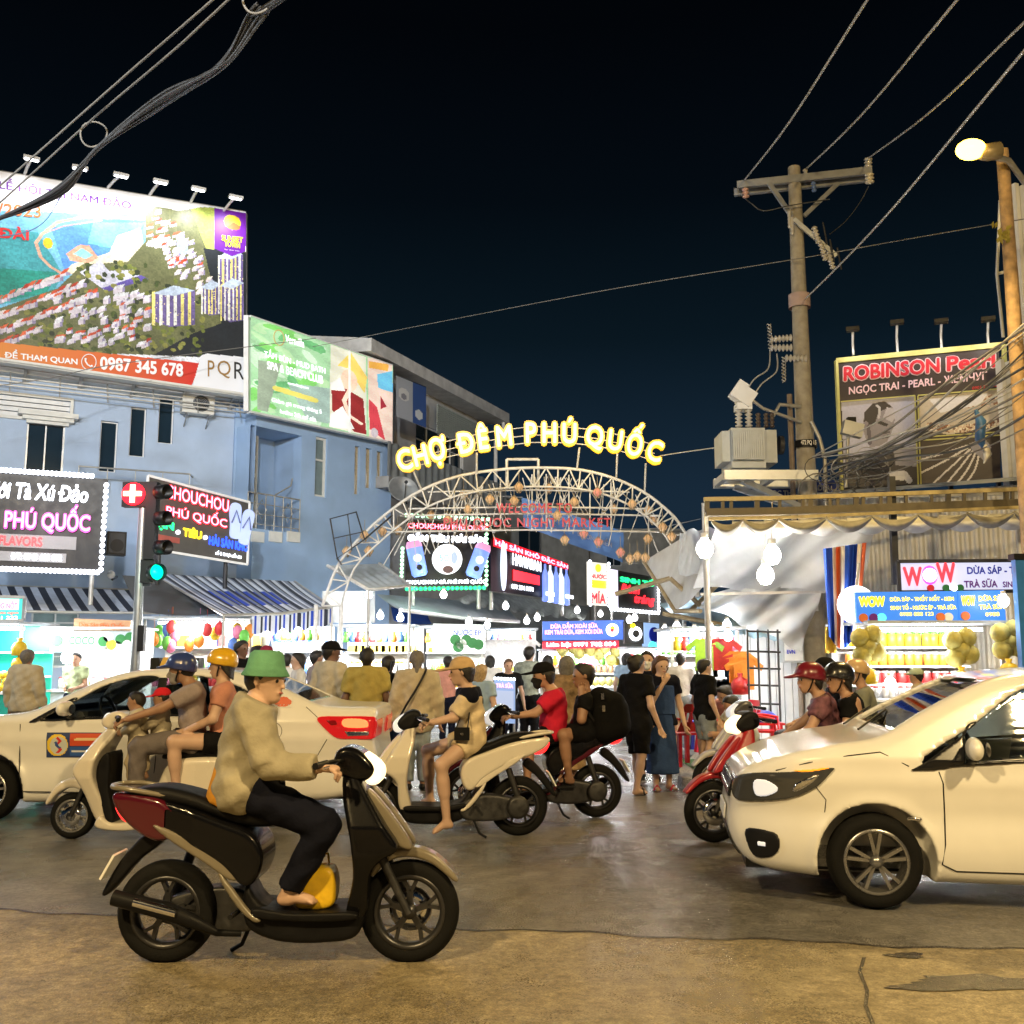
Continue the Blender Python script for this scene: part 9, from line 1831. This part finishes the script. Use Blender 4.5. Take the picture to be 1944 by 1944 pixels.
# plastic chairs and low table
M_rp = pmat('red_plastic', (.62, .015, .03), .3, var=.06, coat=.3); M_bp = pmat('blue_plastic', (.05, .08, .55), .3, var=.06, coat=.3)
def chair(label, x, y, rz, m):
 g = ground(x, y, .146); t = thing('plastic_chair', label, 'chair', g, rz); L = lambda nm, mb: mb.build(nm, m, t, False)
 mb = MB(); mb.box((0, 0, .42), (.42, .42, .03)); L('seat', mb); mb = MB(); mb.grid(lambda u, v: (.2+.06*v-.03*(2*u-1)**2, (u-.5)*.42*(1-.1*v), .45+.13*v), 8, 2); mb.grid(lambda u, v: (.27+.05*v-.03*(2*u-1)**2, (u-.5)*.38*(1-.25*v*v), .70+.12*v), 8, 3); L('backrest', mb)
 for k in range(4): mb = MB(); yy = -.15+k*.1; mb.bar((.245, yy, .57), (.275, yy*.95, .71), .05, .02); L('back_slat', mb)
 for a in (-1, 1):
  for b in (-1, 1): mb = MB(); mb.bar((a*.18, b*.18, .42), (a*.23, b*.22, 0), .05, .05); L('leg', mb)
  mb = MB(); mb.tube([(.25, a*.22, .62), (.0, a*.25, .63), (-.18, a*.24, .60), (-.2, a*.2, .42)], .02, 6); L('armrest', mb)
chair('red plastic armchair on the turf nearest the kerb', 1298, 1452, math.radians(-65), M_rp); chair('red plastic chair under the man in white', 1402, 1440, math.radians(20), M_rp); chair('red plastic chair behind the young man in black tee', 1362, 1428, math.radians(-50), M_rp); chair('blue plastic chair beyond the red chairs', 1330, 1420, math.radians(-80), M_bp); chair('red plastic chair at the low table end by the red scooter', 1450, 1446, math.radians(160), M_rp)
tb_ = thing('low_table', 'low red plastic table with a blue cloth at the kerb', 'table', ground(1430, 1440, .146)); mb = MB(); mb.box((0, 0, .5), (.8, .6, .03)); mb.build('table_top', M_rp, tb_, False)
for a in (-1, 1):
 for b in (-1, 1): mb = MB(); mb.bar((a*.34, b*.25, .49), (a*.36, b*.27, 0), .05, .05); mb.build('leg', M_rp, tb_, False)
bc = thing('folded_cloth', 'folded blue tarpaulin heaped on the low table', 'cloth', ground(1430, 1440, .146)+Vector((0, 0, .51))); V, Q = panel_mesh([(-.3, 0), (.3, 0), (.32, .1), (.2, .17), (.05, .13), (-.1, .18), (-.28, .12)], .2, .06, 0, .02); local('cloth', V, Q, M_bp, bc)
# --- fruit stand on the right
S = stall('bright fruit and drinks stand under blue menu boards and the WOW sign', 1640, 1905, 1186, 14.4, 1.5, 60, shelves=3, z0=.14, lc=(1, .98, .94))
for i, (z, m, lb) in enumerate(((S.sh[0], jar(REDG, WHTG, .07, .2), 'red jar on the fruit stand shelf'), (S.sh[1], jar(ORA, WHTG, .07, .2), 'orange jar on the fruit stand shelf'), (S.sh[2], jar(YEL, GRN, .07, .22), 'yellow jar on the fruit stand shelf'))): goods('jar', lb, 'jar', lb, row(S, 13, z+.015, S.dep-.2), m)
goods('cup', 'red and white drink cup on the fruit stand counter', 'cup', 'cups of the fruit stand', row(S, 16, S.cz+.02, .1)+row(S, 16, S.cz+.02, .3), jar(WHTG, REDG, .05, .17)); goods('packet', 'white packet on the fruit stand counter', 'packet', 'packets of the fruit stand', row(S, 14, S.cz+.02, .5), simple(lambda mb, p: crate(mb, p, (.13, .08, .2)), WHTG))
for bi, (x, y, lb) in enumerate(((1648, 1245, 'coconut in the bunch beside the round white lightbox'), (1825, 1250, 'coconut in the bunch hanging before the fruit stand shelves'), (1915, 1235, 'coconut in the bunch by the blue post'))): goods('coconut', lb, 'coconut', lb, [at(x+dx, y+dy, 14.1) for dx, dy in ((-14, -14), (10, -20), (2, 4), (-10, 18), (16, 12))], simple(fruit(.14), COCO)); goods('fruit_bag', 'yellow net bag with the '+lb[8:], 'bag', None, [at(x, y+20, 13.95)], simple(lambda mb, p: sack(mb, p, .26, .24), YEL))
s = Sign('stall_sign', 'white sign with red and white WOW letters above the fruit stand', 1706, 1066, 1124, 14.9, 1950, 1064, 1122, 14.9, emat('lit_lilac_white', (.72, .74, .95), .85), edge=M_dark); s.text('W', .03, .18, .18, .82, L_red, .05); s.text('O', .175, .22, .30, .86, L_mag, .06); s.disc(.237, .54, .10, L_white, .04); s.text('W', .29, .28, .44, .94, L_red, .05); s.text('DỪA SÁP - TRÁI', .53, .56, 1.0, .86, I_blu, .035); s.text('TRÀ SỮA', .50, .12, .76, .42, I_pur, .035); s.text('SINH TỐ', .80, .12, 1.0, .42, I_pur, .035)
for u, m in ((.24, I_red), (.36, I_grn), (.42, L_white), (.47, I_grn)): s.disc(u, .12, .05, m)
s = Sign('menu_board', 'blue lit menu board with yellow letters on the fruit stand', 1626, 1124, 1182, 14.3, 1818, 1122, 1180, 14.3, emat('lit_menu_deep_blue', (.05, .25, .85), .9)); s.text('WOW', .02, .50, .28, .86, L_yel, .08); s.text('DỪA SÁP - THỐT NỐT - KEM', .33, .68, .96, .88, L_yel, .03); s.text('SINH TỐ - NƯỚC ÉP - TRÀ SỮA', .33, .40, .98, .60, L_yel, .03); s.text('0988 888 123', .42, .2, .75, .32, L_yel, .01)
for u, m in ((.06, I_org), (.16, I_pur), (.24, L_cyan), (.82, I_org), (.9, I_wht)): s.disc(u, .15, .06, m)
s = Sign('menu_board', 'smaller blue lit menu board beside the blue post', 1820, 1122, 1180, 14.3, 1908, 1120, 1178, 14.3, emat('lit_menu_deep_blue', (.05, .25, .85), .9)); s.text('WOW', .05, .5, .35, .85, L_yel, .08); s.text('DỪA SÁP', .42, .65, .98, .86, L_yel, .04); s.text('TRÀ SỮA', .42, .38, .98, .58, L_yel, .04); s.disc(.12, .18, .06, I_org); s.text('0988', .55, .15, .85, .28, L_yel, .01)
dl = Sign('round_lightbox', 'large round white lightbox behind the menu board', 1590, 1112, 1185, 14.9, 1664, 1112, 1185, 14.9, None); dl.disc(.5, .5, .28, emat('lit_round_white', (1, .98, .94), 3.0), 0, 'lens'); mb = MB(); mb.tube([dl.p(.5, 1), dl.p(.6, 1.6)], .02); mb.build('hanger', M_pipe, dl.t)
bp2 = thing('blue_post', 'bright blue steel post with a cap at the end of the fruit stand', 'post', at(1932, 1300, 13.6)); a = at(1934, 1062, 13.6); mb = MB(); mb.box((a.x, 13.6, (a.z+.14)/2), (.15, .12, a.z-.14)); mb.build('shaft', pmat('bright_blue_paint', (.04, .22, .62), .4), bp2); mb = MB(); mb.box((a.x, 13.6, a.z+.03), (.2, .17, .08)); mb.build('cap', M_black, bp2)
# lamps strung through the market
rnd = random.Random(21)
for k, (x, y, Y) in enumerate(((536, 1250, 20.5), (590, 1254, 20.5), (655, 1250, 21), (722, 1168, 22), (760, 1172, 22), (700, 1190, 22), (890, 1180, 23), (925, 1186, 24), (1000, 1178, 25), (1020, 1172, 25), (1195, 1176, 24), (1262, 1196, 20), (1285, 1190, 18), (1318, 1200, 17), (1350, 1196, 16.5), (1382, 1206, 16), (1380, 1186, 17), (1690, 1296, 14), (1785, 1300, 14), (1905, 1140, 14))): globe('small white bulb strung under the market roofs', x, y, Y, .075, (x, y-14), 'bulbs under the market roofs', 60, (.98, .98, 1), 12)
for k, (x, y, Y) in enumerate(((842, 1128, 23.5), (960, 1150, 25.5), (1096, 1158, 28.5), (1205, 1172, 27), (1140, 1165, 31), (1262, 1120, 21), (700, 1128, 22.2))): globe('added bare bulb hung in front of the sign boards above the stall roofs', x, y, Y, .08, (x, y-12), 'added bulbs above the stall roofs', 190, (.98, .98, 1), 12)  # bulbs added to brighten the dark far street above the roofs
# ================================================================== STREET LAMPS on the near side, behind the camera; cool ones added for brightness
def near_lamp(label, x, y, z, colr, w, aimx, aim=None, cone=50):
 t = thing('street_lamp', label, 'street lamp', (x, y, 0)); mb = MB(); mb.cyl((x, y, 0), (x, y, z), .11, .07, 12); mb.build('post', M_pipe, t); hx = x+aimx; mb = MB(); mb.tube([(x, y, z-.2), (x, y+.8, z+.25), (hx, y+1.7, z+.3)], .04, 8); mb.build('arm', M_pipe, t); mb = MB(); mb.box((hx, y+1.8, z+.3), (.3, .7, .12)); mb.build('lamp_head', M_grey, t); mb = MB(); mb.box((hx, y+1.8, z+.225), (.22, .5, .02)); mb.build('lens', emat('lens_%s' % label[:4], colr, 8), t)
 lamp('street_light', (hx, y+1.8, z+.1), colr, w, .3, t, *((math.radians(cone), aim, .8) if aim else ()))
SOD = (1, .72, .33)
near_lamp('sodium street lamp on the near kerb behind the black and maroon scooter', -5.5, -4.5, 8.5, SOD, 5400, .3)
near_lamp('sodium street lamp on the near kerb behind the white hatchback', 6.0, -4.0, 8.5, SOD, 5400, -.3)
near_lamp('cool street lamp by the pale blue house', -13.5, 9.5, 7.5, (.80, .90, 1), 1600, .3)  # added out of frame to brighten the house front
near_lamp('cool flood lamp facing the market houses', -1.5, -6.0, 10.5, (.88, .94, 1), 17000, .2, (-3.5, 28, 6.5), 44)  # added flood, narrow cone, brightens the houses but not the foreground
near_lamp('cool flood lamp facing the pale blue house', -8.5, -5.0, 10.0, (.88, .94, 1), 8000, .2, (-9.5, 24, 6.5), 40)  # second added flood, brightens the pale blue front
